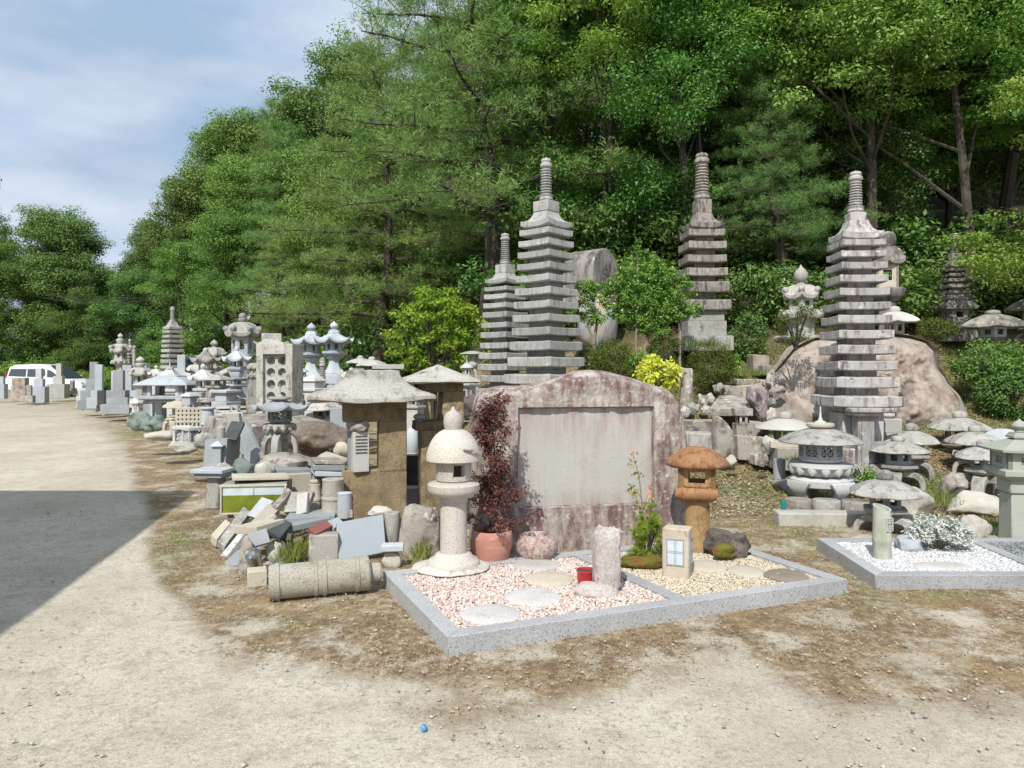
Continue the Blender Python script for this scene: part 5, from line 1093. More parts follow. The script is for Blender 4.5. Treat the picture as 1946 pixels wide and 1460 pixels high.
# clipped garden tree
def cloudtree():
    Y = 12.9; u = Y / F; root = thing('garden_tree', 'clipped garden tree with cloud shaped bright green foliage pads on thin trunks', 'tree', (xat(1235, Y), Y, zat(745, Y)))
    rr = random.Random(3); cs = []; rs = []; tr = MB(); b_ = lambda px, py, y=0: Vector(((px - 1235) * u, y, (745 - py) * u))
    pads = [(1130, 560, 36, 24), (1122, 602, 28, 16), (1112, 545, 20, 14), (1196, 530, 34, 28), (1232, 512, 38, 26), (1266, 532, 34, 26), (1205, 575, 42, 24), (1250, 570, 44, 26), (1292, 555, 32, 26), (1304, 590, 26, 14), (1270, 600, 34, 16), (1215, 608, 36, 16), (1178, 590, 24, 20), (1225, 548, 44, 26), (1160, 548, 20, 14), (1240, 628, 30, 14)]
    for px, py, rx, ry in pads:
        for k in range(int(rx * 1.1)):
            a = rr.uniform(0, 6.28); q = rr.random() ** .5; y_ = rr.uniform(-1, 1) * rx * u * .8 * math.sqrt(1 - q*q*.8)
            c = b_(px, py, y_) + Vector((math.cos(a) * q * rx * u, 0, math.sin(a) * q * ry * u)); cs.append(tuple(c)); rs.append(rr.uniform(.05, .09))
    for k in range(14): cs.append(tuple(b_(1212 + rr.gauss(0, 2), 498 - k * 3.2))); rs.append(.03)
    V_, Q_, t_ = clump_leaves(np.array(cs), np.array(rs), 34, .052, np.random.default_rng(4), .0, .8, None, .5); np_mesh('foliage', V_, Q_, L_top, t_, root)
    for pts in ([(1296, 770), (1292, 720), (1292, 660), (1294, 610), (1290, 580)], [(1212, 760), (1211, 700), (1208, 650), (1212, 600), (1220, 560), (1232, 520)], [(1220, 720), (1226, 660), (1245, 610), (1262, 570)], [(1134, 700), (1128, 655), (1118, 620), (1112, 595)], [(1128, 655), (1135, 610), (1130, 575)], [(1212, 600), (1190, 560)], [(1212, 590), (1212, 455)]):
        tr.tube([b_(x, y) for x, y in pts], [.035 * (1 - .7 * i / (len(pts) - 1)) for i in range(len(pts))], 7)
    tr.build('trunk', twigm, root)
cloudtree()
def bush(name, label, px, py, rx, ry, Y, mat, size=.03, per=60, ncl=70, flat=.9, asp=.45, up=.6, sub=.16, droop=0, ht=None):
    u = Y / F; rr = random.Random(px); cs = []
    for k in range(ncl):
        d = Vector((rr.gauss(0, 1), rr.gauss(0, 1), rr.gauss(0, 1))).normalized(); q = rr.uniform(.55, 1) ** .5; cs.append((d.x * rx * u * q, d.y * rx * u * q, d.z * ry * u * q))
    V_, Q_, t_ = clump_leaves(np.array(cs), np.full(ncl, rx * u * sub * 2), per, size, np.random.default_rng(px), droop, flat, None, asp, up)
    root = thing(name, label, 'bush', (xat(px, Y), Y, zat(py, Y))); np_mesh('foliage', V_, Q_, mat, t_, root)
    tr = MB()
    for k in range(7): a = k * .9; tr.tube([(0, 0, -ry*u - .1), (math.cos(a)*rx*u*.3, math.sin(a)*rx*u*.3, -ry*u*.3), (math.cos(a)*rx*u*.6, math.sin(a)*rx*u*.6, ry*u*.4)], [.02, .012, .005], 5)
    tr.build('stem', bark, root); return root
bush('clipped_bush', 'round clipped brownish green bush right of the tallest middle pagoda', 1166, 688, 42, 42, 12.4, L_box, .03, 90, 120, asp=.4)
bush('clipped_bush', 'round clipped bush below the brown frontal pagoda', 1352, 694, 42, 44, 12.6, L_box, .03, 90, 120, asp=.4)
bush('bush', 'small loose bush between the tallest middle pagoda and the first round bush', 1118, 690, 22, 28, 12.8, L_box, .03, 60, 60)
bush('golden_bush', 'bright golden yellow leaved bush above the red slab', 1250, 710, 37, 33, 11.6, L_yel, .085, 16, 60, asp=.4, up=.5)
bush('bush', 'dark long leaved green plant left of the golden bush', 1212, 694, 18, 32, 12.2, L_top, .08, 16, 34, asp=.22)
bush('bush', 'feathery green bush behind the golden bush', 1262, 668, 34, 30, 12.9, L_box, .04, 50, 60)
bush('nandina_bush', 'thin feathery nandina plant in front of the ornate old lantern', 1512, 612, 40, 42, 11.2, L_box, .045, 30, 60, asp=.3, sub=.12)
bush('bush', 'small yellow green shrub on top of the great boulder', 1780, 625, 34, 18, 12.4, L_box, .04, 50, 50)
bush('bush', 'leafy green bush at the right flank of the great boulder', 1880, 690, 58, 42, 12.2, L_broad, .06, 60, 90)
bush('bush', 'green bush low against the right foot of the great boulder', 1915, 750, 50, 46, 11.8, L_dark, .06, 60, 90)
bush('bush', 'small weedy bush between the white round lantern and its neighbour', 1640, 898, 22, 16, 8.8, L_top, .05, 20, 24, asp=.25)
bush('bush', 'dark leafy shrub left of the ornate old lantern', 1420, 640, 34, 44, 14.2, L_dark, .06, 60, 80)
bush('bush', 'glossy weed clump left of the tallest middle pagoda foot', 1395, 700, 20, 24, 13.4, L_top, .05, 30, 40)
# bright green shrub with drooping leaves
Y = 16.5; u = Y / F; root = thing('bright_green_shrub', 'large bright yellow green shrub with layered drooping leaves, left of the middle pagodas', 'shrub', (xat(825, Y), Y, T(xat(825, Y), Y) - .1)); rr = random.Random(6); cs = []; rs = []; tr = MB(); z_ = root.location.z
for k in range(150):
    a = rr.uniform(0, 6.28); f = rr.random(); w_ = (45 + 62 * math.sin(PI * min(1, f * 1.05 + .05)) ** .8) * u * rr.uniform(.3, 1.0); e = Vector((math.cos(a) * w_, math.sin(a) * w_ * .8, (722 - 170 * f - 10) * 0 + (zat(712 - 165 * f, Y) - z_)))
    cs.append(tuple(e)); rs.append(rr.uniform(.13, .24))
    if k % 4 == 0: tr.tube([(0, 0, 0), e * .5 + Vector((0, 0, .3)), e], [.03, .018, .006], 5)
V_, Q_, t_ = clump_leaves(np.array(cs), np.array(rs), 50, .10, np.random.default_rng(4), .7, .45, None, .5, .6); np_mesh('foliage', V_, Q_, L_yg, t_, root); tr.build('stem', bark, root)

# ================================================================ left middle: big yellow brown lanterns
Y = 7.3; s = Spot(708, Y, 976); u = s.u
root = thing('stone_lantern', 'massive rough brown lantern with a wide hipped lichen covered roof', 'stone lantern', s.loc())
rz = R(14)
mb = MB(); V = []; prf = [(38, 704), (46, 706), (48, 713), (52, 721), (66, 732), (86, 743), (104, 750), (113, 755), (113, 762), (100, 764), (50, 762)]
def rect_ring(mb, prof, ax, ay, seed, rzm, wob=.05, lift=0):
    V = []; n = 48
    for j, (r, z) in enumerate(prof):
        for i in range(n):
            a = 2*PI*i/n; c_, s_ = math.cos(a), math.sin(a); k = 1 / max(abs(c_), abs(s_)) ; k = min(k, 1.36); cor = max(0, abs(math.sin(2*a)) ** 6)
            q = 1 + wob * noise.noise((c_*2.2 + seed, s_*2.2, z*3)); V.append((r*k*c_*ax*q, r*k*s_*ay*q, z + .012*noise.noise((c_*3, s_*3, j + seed)) + lift * cor * (r / max(p_[0] for p_ in prof)) ** 3))
    Fc = [tuple(range(n))]
    for j in range(len(prof)-1):
        for i in range(n): k = (i+1) % n; Fc.append((j*n+i, (j+1)*n+i, (j+1)*n+k, j*n+k))
    Fc.append(tuple((len(prof)-1)*n+i for i in range(n))[::-1]); mb.add(V, Fc, rzm)
M = Matrix.Rotation(rz, 4, 'Z')
rect_ring(mb, [(r*u, s.h(y)) for r, y in prf], 1.04, .66, 4, M, .05, .03); mb.build('roof', roofst, root, 0, 50)
ybx = .30
def nbox(nm, c, d, M, mat, root, amp=.007, k=20, rnd_=.012):
    """rough hewn block: subdivided box with rounded edges and tooled faces"""
    V = []; Fc = []; ix = {}
    def vid(i, j, l):
        if (i, j, l) in ix: return ix[(i, j, l)]
        p = [((q / k) - .5) * e for q, e in zip((i, j, l), d)]; cl = [max(-e/2 + rnd_, min(e/2 - rnd_, q)) for q, e in zip(p, d)]; o_ = Vector([a - b for a, b in zip(p, cl)])
        if o_.length > 0: o_ = o_.normalized() * min(o_.length, rnd_)
        v = Vector(cl) + o_; w_ = v + Vector(c); n_ = noise.noise(w_ * 9) * 1.0 + noise.noise(w_ * 24) * .8 + noise.noise(w_ * 55) * .5; v += (o_.normalized() if o_.length > 0 else Vector((0, 0, 0))) * amp * n_
        ix[(i, j, l)] = len(V); V.append(v + Vector(c)); return ix[(i, j, l)]
    for a in range(k):
        for b in range(k):
            Fc += [(vid(a, b, 0), vid(a, b+1, 0), vid(a+1, b+1, 0), vid(a+1, b, 0)), (vid(a, b, k), vid(a+1, b, k), vid(a+1, b+1, k), vid(a, b+1, k)), (vid(a, 0, b), vid(a+1, 0, b), vid(a+1, 0, b+1), vid(a, 0, b+1)), (vid(a, k, b), vid(a, k, b+1), vid(a+1, k, b+1), vid(a+1, k, b)), (vid(0, a, b), vid(0, a, b+1), vid(0, a+1, b+1), vid(0, a+1, b)), (vid(k, a, b), vid(k, a+1, b), vid(k, a+1, b+1), vid(k, a, b+1))]
    mb = MB(); mb.add(V, Fc, M); return mb.build(nm, mat, root, 0, 60)
def rough_box(nm, x0, x1, y0, y1, mat=yellowst, dy=0, dpt=ybx, root=root, s=s, rz=rz, b=.012, pxc=None):
    mb = MB(); pxc = s.px if pxc is None else pxc; mb.box((((x0+x1)/2-pxc)*s.u, dy, (s.h(y0)+s.h(y1))/2), ((x1-x0)*s.u, dpt, (y1-y0)*s.u), Matrix.Rotation(rz, 4, 'Z')); return mb.build(nm, mat, root, b)
rough_box('lintel', 652, 770, 762, 800); rough_box('post', 718, 770, 799, 896); rough_box('base', 650, 770, 889, 984)
rough_box('rear_post', 726, 770, 800, 890, dy=.2, dpt=.1) if False else None
Y2 = 7.15; s2 = Spot(684, Y2, 896); r2 = thing('stone_lantern_part', 'small slotted grey stone block with a rock cap inside the opening of the massive lantern', 'stone block', s2.loc())
mb = MB(); mb.box((0, 0, s2.h(858)), (30*s2.u, 26*s2.u, 76*s2.u), Matrix.Rotation(R(24), 4, 'Z')); mb.build('block_body', granite, r2, .006)
mb = MB()
for k in range(6): mb.box((0, -13*s2.u, s2.h(828 + k*6.2)), (22*s2.u, 3*s2.u, 1.6*s2.u), Matrix.Rotation(R(24), 4, 'Z'))
mb.build('slot_shade', darkgranite, r2)  # dark bars on the face paint the shade inside slots; nothing is cut
mb = MB(); mb.box((-13*s2.u, .08, s2.h(842)), (14*s2.u, 12*s2.u, 104*s2.u), Matrix.Rotation(R(24), 4, 'Z')); mb.build('back_slab', greygranite, r2, .006)
mb = MB(); mb.rock((50*s2.u, 40*s2.u, 26*s2.u), 5, 4, .2, 1.5, None, 8, .85); mb.v = [(x, y, z + s2.h(822)) for x, y, z in mb.v]; mb.build('cap_rock', rockbrown, r2, 0, 50)
Y = 7.6; s3 = Spot(833, Y, 976); r3 = thing('stone_lantern', 'rough brown lantern with a low pyramid roof behind the domed white lantern', 'stone lantern', s3.loc())
mb = MB(); rect_ring(mb, [(q*s3.u, s3.h(y)) for q, y in ((2, 694), (20, 701), (50, 713), (70, 721), (72, 725), (66, 728), (30, 726))], 1, .8, 9, Matrix.Rotation(R(14), 4, 'Z'), .02); mb.build('roof', roofst, r3, 0, 40)
for nm, a_, b2_, c_, d_, dp in (('lintel', 789, 877, 727, 744, .3), ('post', 838, 878, 743, 805, .28), ('platform', 786, 866, 799, 816, .32), ('base', 797, 872, 815, 978, .3)):
    nbox(nm, (((a_+b2_)/2-833)*s3.u, 0, (s3.h(c_)+s3.h(d_))/2), ((b2_-a_)*s3.u, dp, (d_-c_)*s3.u), Matrix.Rotation(R(14), 4, 'Z'), yellowst, r3)
tower('finial_stone', 'white onion shaped finial set on the platform of the pyramid roofed lantern', 'finial', 797, 7.55, 802, [('jewel', 783, 802, 12, dict(m=whitegranite))], whitegranite, 0)
rockat('massive squared rock with white lichen behind the foot of the domed lantern', 797, 1066, 36, 970, rockbrown, 6.35, .8, 3, 1, 5, name='squared_rock', cat='rock', sq=.5, amp=.12)
mb = MB(); Y = 6.5; u = Y / F; mb.lathe([(13*u, 0), (15.5*u, 54*u), (15*u, 57*u), (3*u, 57*u)], 26); simple('stone_drum', 'tapered brown white stone drum between the blue grey slab and the squared rock', 'stone drum', mb, weather, (xat(745, Y), Y, zat(1030, Y)), 0, .006)
rockat('flat round white stone lying on top behind the blue grey slab', 722, 978, 21, 965, rockpale, 6.8, .8, 3, 0, name='flat_stone')
# dark stacked polished stones between the two brown lanterns
slab4('dark_gravestone', 'dark polished slab standing between the two rough brown lanterns', 'gravestone', [(770, 866, 7.9), (797, 866, 7.9), (770, 930, 7.9)], .15, darkgranite)
slab4('dark_gravestone', 'dark polished base block at the bottom between the two rough brown lanterns', 'gravestone', [(768, 928, 7.7), (798, 928, 7.7), (768, 970, 7.7)], .3, greygranite)
tower('stone_urn', 'grey rounded urn seen between the two rough brown lanterns', 'urn', 783, 9.0, 872, [('ball', 812, 862, 13), ('base', 860, 900, 14)], bluegranite, 0)

# ================================================================ slab with round holes on its boulder
Y = 11.2; s = Spot(532, Y, 798); u = s.u; root = thing('holed_slab', 'tall rough stone block with a panel of two rows of round holes', 'carved block', s.loc()); rz = R(-11)
M = Matrix.Rotation(rz, 4, 'Z'); Wd, Dp = 74*u, 44*u
mb = MB()
mb.box((0, Dp*.2, s.h(727)), (Wd, Dp*.6, 146*u), M)
fr = 14*u; x_ = Wd/2 - fr/2
mb2 = MB()
for sx in (-1, 1): mb2.box((sx*x_, -Dp*.302, s.h(727)), (fr - .004, Dp*.40, 146*u - .004), M)
mb2.box((0, -Dp*.302, s.h(664)), (Wd - 2*fr, Dp*.40, 20*u), M); mb2.box((0, -Dp*.302, s.h(793)), (Wd - 2*fr, Dp*.40, 12*u), M)
mb.build('block_body', roofst, root, .006); mb2.build('frame', roofst, root, .006)
# plate with circular openings
gw, gh = Wd - 2*fr, 112*u; x0_, z0_ = -gw/2, s.h(787); V = []; Fc = []; NX, NZ = 2, 5; cw, ch = gw/NX, gh/NZ
for i in range(NX):
    for j in range(NZ):
        cx_, cz_ = x0_ + (i+.5)*cw, z0_ + (j+.5)*ch; rr_ = min(cw, ch)*.40; n = 24; b0 = len(V)
        for q in range(n):
            a = 2*PI*q/n; c_, s_ = math.cos(a), math.sin(a); k = 1/max(abs(c_)/(cw/2), abs(s_)/(ch/2)); V.append((cx_ + c_*k, -Dp*.30, cz_ + s_*k)); V.append((cx_ + c_*rr_, -Dp*.30, cz_ + s_*rr_)); V.append((cx_ + c_*rr_, -Dp*.11, cz_ + s_*rr_))
        for q in range(n): w_ = (q+1) % n; Fc += [(b0+q*3, b0+w_*3, b0+w_*3+1, b0+q*3+1), (b0+q*3+1, b0+w_*3+1, b0+w_*3+2, b0+q*3+2)]
mb = MB(); mb.add(V, Fc, M); mb.build('holed_panel', granite, root)
slab4('boulder_table', 'big boulder carrying the holed block, pale flat top and shaded brown side', 'boulder', [(470, 800, 9.6), (640, 792, 10.6), (462, 870, 9.6)], 1.2, rockbrown, None, .03, .09)
rockat('dark brown side boulder right of the arched lantern', 600, 868, 62, 796, stone('dark_brown_rock', (.15, .115, .09), (.24, .19, .155), .2, 60, (.34, .3, .26), (.56, .66), 1.3, 7, bump=.8, bs=18), 9.7, .8, 22, 8, 5, name='boulder', cat='boulder')
tower('roof_ornament', 'curled stone roof piece set down behind the holed block', 'roof piece', 516, 12.6, 780, [('block', 634, 655, 18, dict(name='ridge', rz=R(20), d=10)), ('curl', 640, 662, 36, dict(n=4, lift=.5)), ('box', 662, 700, 16, dict(n=4)), ('block', 700, 785, 24)], weather, 4, R(60))
tower('stone_lantern', 'grey green lantern with a hexagonal roof and lattice windows on arched legs', 'stone lantern', 532, 8.35, 872, [('spike', 729, 756, 7), ('plat', 754, 761, 22, dict(n=0, name='finial_base')), ('curl', 760, 779, 56, dict(n=6, lift=.5, m=greygranite)), ('box', 777, 801, 23, dict(win=(.7, .6), lat='x', m=greygranite)), ('plat', 799, 806, 20, dict(name='firebox_sill')), ('lotus', 804, 823, 31, dict(n=6, pet=12)), ('legs', 822, 872, 36, dict(k=4, w=.32, th=.26, n=0, rot=R(45)))], weather, 6, R(2))
rockat('flat brown and white rock under the arched grey green lantern', 531, 896, 54, 866, rockbrown, 8.0, .8, 13, 6)
rockat('long flat pale rock at the foot of the massive lantern', 628, 895, 40, 862, rockpale, 8.4, .6, 14, 5)
rockat('small rounded cream stone on the long flat rock', 648, 862, 14, 842, creamst, 8.5, .8, 3, 0, 3, name='stone')

# ================================================================ left lantern crowd
twin = dict(rot=R(10))
for px, dy, nm in ((592, 3, 'left'), (635, 0, 'right')):
    tower('stone_lantern', '%s one of the twin clean grey lanterns with curled roofs and onion finials' % nm, 'stone lantern', px, 14.4 if nm == 'right' else 15.0, 800, [('jewel', 610+dy, 629+dy, 8), ('base', 627+dy, 635+dy, 12, dict(name='finial_base')), ('curl', 632+dy, 651+dy, 39, dict(n=6, lift=.45)), ('box', 650+dy, 668+dy, 17, w6), ('plat', 667+dy, 677+dy, 23), ('lotus', 676+dy, 685+dy, 16), ('bell', 684+dy, 712+dy, 9, dict(r2=22)), ('block', 712+dy, 730+dy, 22, dict(n=6)), ('base', 730, 800, 30)], bluegranite, 6, R(30 if nm == 'right' else 24), 'twin grey lanterns')
tower('stone_lantern', 'large lantern with a thick scrolled brown roof and ball finial, above the left crowd', 'stone lantern', 461, 15.5, 790, [('ball', 595, 606, 7), ('lotus', 605, 613, 8, dict(n=0)), ('petal', 612, 637, 33, dict(n=6, lift=.25, scroll=1)), ('box', 637, 675, 20, dict(win=(.42, .45), m=bluegranite)), ('plat', 674, 684, 27), ('post', 684, 790, 17, dict(n=0)), ('base', 760, 795, 28)], weather, 6, R(16))
tower('stone_lantern', 'blue grey lantern with a curled roof on a flared post, below the large scrolled one', 'stone lantern', 450, 13.8, 785, [('ball', 658, 668, 4.5), ('curl', 667, 686, 28, dict(n=6, lift=.4)), ('box', 685, 698, 12, w6), ('plat', 697, 707, 18), ('lotus', 706, 720, 14), ('plat', 718, 722, 27, dict(n=4)), ('box', 721, 732, 22, dict(n=4, win=(.7, .5))), ('plat', 731, 736, 25, dict(n=4, name='lower_platform')), ('bell', 736, 757, 8, dict(r2=17, n=4)), ('block', 757, 766, 22), ('base', 764, 790, 24, dict(name='foundation'))], bluegranite, 6, R(10))
tower('stone_lantern', 'weathered lantern with an onion finial at the back of the left crowd', 'stone lantern', 407, 17.5, 790, [('jewel', 645, 661, 7), ('petal', 660, 676, 24, dict(n=6, lift=.3)), ('box', 675, 697, 11, w6), ('plat', 696, 704, 18), ('post', 703, 760, 10, dict(n=0)), ('base', 755, 792, 20)], weather, 6, R(5))
tower('stone_lantern', 'curled roof lantern with a small jewel, front left of the onion finial lantern', 'stone lantern', 391, 16.2, 790, [('ball', 661, 671, 5), ('curl', 669, 688, 28, dict(n=6, lift=.4, m=weather)), ('box', 687, 705, 13, w6), ('plat', 704, 711, 20), ('post', 710, 760, 10, dict(n=0)), ('base', 757, 790, 20)], granite, 6, R(20))
tower('stone_lantern', 'small bright white lantern with a swept roof beside the wide table lantern', 'stone lantern', 386, 14.6, 795, [('jewel', 690, 704, 5), ('curl', 703, 722, 29, dict(n=6, lift=.35)), ('box', 721, 739, 13, w6), ('plat', 738, 746, 19), ('block', 745, 768, 20, dict(m=weather)), ('base', 765, 798, 24)], whitegranite, 6, R(14))
tower('stone_lantern', 'stumpy lantern on twin arches beside the flared post', 'stone lantern', 413, 13.2, 785, [('thin', 712, 722, 26, dict(n=4)), ('box', 720, 734, 13, dict(n=4, win=(.6, .6))), ('plat', 733, 740, 19, dict(n=4)), ('legs', 739, 757, 20, dict(k=4)), ('plat', 756, 770, 30, dict(n=4, name='lower_platform')), ('base', 768, 790, 28)], weather, 4, R(30))
tower('stone_lantern', 'short lantern with an onion finial and thick curled roof left of the far pagoda', 'stone lantern', 267, 21.5, 800, [('jewel', 677, 692, 8), ('lotus', 690, 699, 9, dict(n=0)), ('petal', 698, 712, 23, dict(n=6, lift=.3, scroll=1)), ('box', 711, 731, 12, w6), ('lotus', 730, 738, 14), ('post', 737, 757, 8), ('block', 757, 775, 14), ('base', 772, 800, 18)], granite, 6, R(15))
tower('stone_lantern', 'ornate scrolled lantern standing behind the tall far gravestone', 'stone lantern', 229, 27.5, 785, [('jewel', 633, 645, 5), ('lotus', 644, 655, 7, dict(n=0)), ('petal', 653, 668, 20, dict(n=6, lift=.35, scroll=1, m=weather)), ('box', 667, 685, 12, dict(win=(.35, .4))), ('lotus', 684, 695, 17, dict(pet=10)), ('post', 694, 706, 7), ('block', 705, 790, 12)], granite, 6, R(8))
tower('stone_pagoda', 'thin ringed stone pillar behind the ornate scrolled lantern', 'pagoda', 255, 29, 780, [('ball', 657, 664, 4), ('rings', 660, 700, 4, dict(k=6, name='shaft')), ('block', 698, 785, 7)], weather, 6, 0)
tower('stone_lantern', 'wide table shaped grey lantern with a spired upper roof, front of the far left crowd', 'stone lantern', 323, 16.8, 800, [('spike', 682, 702, 6), ('curl', 700, 716, 22, dict(n=4, m=whitegranite, name='upper_roof')), ('thin', 712, 731, 56, dict(n=4, rot=R(50))), ('box', 730, 752, 42, dict(n=4, win=(.78, .95), rot=R(50), t=.16)), ('plat', 751, 762, 52, dict(n=4, rot=R(50))), ('box', 761, 800, 42, dict(n=4, win=(.62, .9), rot=R(50), t=.2, name='leg_frame'))], bluegranite, 4, R(50))
tower('stone_lantern', 'white curled roof lantern directly behind the wide table shaped lantern', 'stone lantern', 330, 19.5, 790, [('curl', 700, 716, 40, dict(n=6, lift=.35)), ('box', 715, 740, 16, w6), ('plat', 739, 748, 24), ('base', 745, 792, 26)], whitegranite, 6, R(4))
yuki('low cream lantern with a smooth round roof in front of the far left crowd', 341, 800, 756, 761, 774, 33, 788, 14, 794, 20, 22, creamst, 14.6, roof='umb')
yuki('low white lantern on a short post left of the wide table shaped lantern', 262, 794, 0, 756, 766, 17, 785, 11, 790, 15, 14, whitegranite, 18)
# distant pair of umbrella lanterns and bench behind the twin lanterns
yuki('distant umbrella lantern, left of a pair beyond the massive roof', 685, 760, 676, 681, 690, 28, 700, 10, 708, 18, 20, granite, 17.5)
yuki('distant umbrella lantern, right of a pair beyond the massive roof', 707, 765, 678, 684, 695, 31, 706, 11, 714, 20, 22, granite, 16.5)
tower('stone_bench', 'long pale stone bench beyond the massive lantern roof', 'bench', 738, 15.4, 775, [('block', 693, 702, 30, dict(name='seat', d=14, rz=R(8))), ('block', 702, 760, 22, dict(name='support', d=10, rz=R(8)))], granite, 4)
tower('stone_pagoda', 'slim ringed stone pillar between the right twin lantern and the massive roof', 'pagoda', 613, 13.0, 790, [('ball', 680, 688, 5), ('rings', 684, 740, 7, dict(k=8, name='shaft')), ('lotus', 728, 738, 10, dict(n=0)), ('base', 737, 795, 16)], weather, 6, 0)
pillow('standing_stone', 'pale leaf shaped standing stone at the foot of the right twin lantern', 'standing stone', [(643, 780), (640, 735), (638, 712), (648, 701), (656, 712), (656, 740), (655, 780)], 648, 780, 13.6, .14, 5, granite, .01, 8, 40)
yuki('low brown lantern with a wide roof peeping over the boulder right of the holed block', 612, 812, 0, 762, 778, 46, 794, 17, 802, 24, 26, roofst, 11.6)
tower('stone_lantern', 'squat white lantern body between the holed block and the massive lantern', 'stone lantern', 596, 12.6, 800, [('thin', 712, 724, 20, dict(n=4)), ('block', 722, 740, 14), ('plat', 738, 748, 22, dict(n=4)), ('base', 746, 800, 24)], whitegranite, 4, R(20))
slab4('dark_gravestone', 'blue grey polished upright stone left of the massive lantern', 'gravestone', [(627, 776, 10.2), (658, 776, 10.2), (627, 822, 10.2)], .25, greygranite)
slab4('stone_block', 'wide blue grey block below the polished upright stone', 'stone block', [(622, 820, 10.0), (664, 820, 10.0), (622, 850, 10.0)], .35, bluegranite)
# behind massive lantern at right: pale lantern bits
tower('stone_lantern', 'small grey lantern seen between the pyramid roof and the slender pagoda', 'stone lantern', 887, 10.4, 800, [('spike', 676, 692, 5), ('thin', 690, 699, 13, dict(n=0)), ('box', 699, 715, 8, w6), ('plat', 714, 722, 13, dict(n=0)), ('plat', 728, 736, 22, dict(n=4, name='lower_roof')), ('box', 735, 770, 14, dict(n=4, win=(.5, .6))), ('base', 768, 800, 20)], granite, 6, R(12))
yuki('distant low lantern with a flat roof left of the slender pagoda', 898, 800, 0, 667, 673, 24, 690, 9, 700, 14, 16, granite, 15.5)
slab4('stone_table', 'long grey stone slab lying behind the pyramid roofed lantern', 'stone slab', [(862, 738, 11.5), (1005, 742, 11.5), (862, 750, 11.5)], .5, weather)
rockat('dark rock behind the top of the red maple', 905, 800, 32, 752, rockdark, 8.6, .7, 2, 6, 4)
tower('stone_lantern', 'pale carved lantern base seen through the gap right of the massive lantern', 'stone lantern', 789, 12.4, 800, [('thin', 744, 752, 18, dict(n=4)), ('box', 752, 772, 14, dict(n=4, win=(.6, .6))), ('plat', 771, 779, 18, dict(n=4)), ('base', 778, 830, 18)], granite, 4, R(20))

# railing panel, pillar, carved blocks and stones along the gravel edge
Y = 11.6; u = Y / F; s = Spot(360, Y, 828); root = thing('stone_railing', 'cream stone railing panel with rows of small pierced diamonds', 'railing', s.loc(), R(6))
mb = MB(); gx0, gx1 = -22*u, 22*u
for k in range(4): mb.box((0, 0, s.h(777 + k*8)), (44*u, .09, 4.6*u))
for k in range(7): mb.box((gx0 + (gx1-gx0)*k/6, 0, s.h(790)), (4.4*u, .088, 27*u))
mb.build('pierced_panel', creamst, root, .003)
for k in range(7): mb = MB(); mb.box((gx0 + (gx1-gx0)*k/6, 0, s.h(808)), (3.5*u, .08, 14*u)); mb.build('baluster', creamst, root, .003)
mb = MB(); mb.box((0, 0, s.h(821)), (48*u, .16, 12*u)); mb.build('base', creamst, root, .006)
tower('stone_pillar', 'round blue grey stone pillar with a banded neck beside the cream railing', 'pillar', 395, 11.2, 836, [('plat', 774, 780, 14, dict(n=0, name='cap')), ('post', 780, 805, 11, dict(r2=11.5)), ('plat', 804, 810, 14, dict(n=0, name='band')), ('post', 809, 840, 11)], bluegranite, 0)
for px, b_, hw, t_, Y_, sd_, lb in ((262, 818, 22, 785, None, 3, 'largest green rock at the edge of the gravel road'), (294, 819, 18, 791, None, 4, 'second green rock right beside the largest green rock'), (278, 820, 10, 806, None, 8, 'small green rock wedged between two larger ones')):
    rockat(lb, px, b_, hw, t_, rockgreen, 13.4, .8, sd_, 6, 4, group='green rocks at the road edge')
tower('arched_stone', 'cream arched stone base beside the green rocks', 'arched stone', 326, 12.4, 822, [('plat', 795, 800, 12), ('legs', 798, 820, 16, dict(k=3, w=.5, th=.35)), ('block', 818, 826, 20, dict(d=12))], creamst, 6, 0)
for px, Y_, lb, t_, b_ in ((347, 10.9, 'openwork carved white stone block nearest the green rocks', 810, 843), (366, 10.6, 'second openwork carved white stone block, angled beside the first', 812, 845)):
    s = Spot(px, Y_, b_); root = thing('carved_block', lb, 'carved block', s.loc(), R(10 if px < 350 else 50), 'openwork carved blocks'); h_ = (b_ - t_)*s.u; w_ = 24*s.u
    mb = MB()
    for sx in (-1, 1):
        for sy in (-1, 1): mb.box((sx*w_/2, sy*w_/2, h_/2), (.035, .035, h_))
    for z_ in (.02, h_ - .02): mb.box((0, 0, z_), (w_ + .06, w_ + .06, .045))
    mb.build('frame', whitegranite, root, .004); mb = MB(); mb.rock((w_*.95, w_*.95, h_*.85), px, 4, .5, 3.5, None, 0, .8); mb.build('carving', whitegranite, root, 0, 60)
for i, (px, b_, hw, t_, Y_, mt, lb) in enumerate(((386, 850, 19, 824, 10.0, weather, 'round brownish stone ball behind the carved blocks'), (400, 858, 14, 836, 9.7, rockbrown, 'mushroom shaped stone beside the grey post'), (347, 858, 24, 842, 10.2, rockpale, 'pale flat rock under the carved blocks'), (300, 834, 30, 820, 12.2, rockpale, 'long flat pale stones beside the green rocks'), (409, 838, 9, 822, 10.3, whitegranite, 'small white carved stone behind the grey post'), (430, 812, 20, 800, 10.6, rockpale, 'flat layered pale stone behind the pillar'), (455, 806, 22, 796, 10.9, granite, 'stacked flat grey stones left of the holed block'), (437, 795, 30, 783, 11.6, roofst, 'wide upturned roof stone left of the holed block'), (478, 790, 13, 770, 11.8, rockbrown, 'small brown rock against the holed block'), (330, 852, 12, 840, 10.6, rockpale, 'small rock at the road edge below the carved blocks'), (420, 905, 16, 880, 7.9, rockpale, 'angular grey stone under the table slab'))):
    rockat(lb, px, b_, hw, t_, mt, Y_, .8, i + 60, 5, 3)
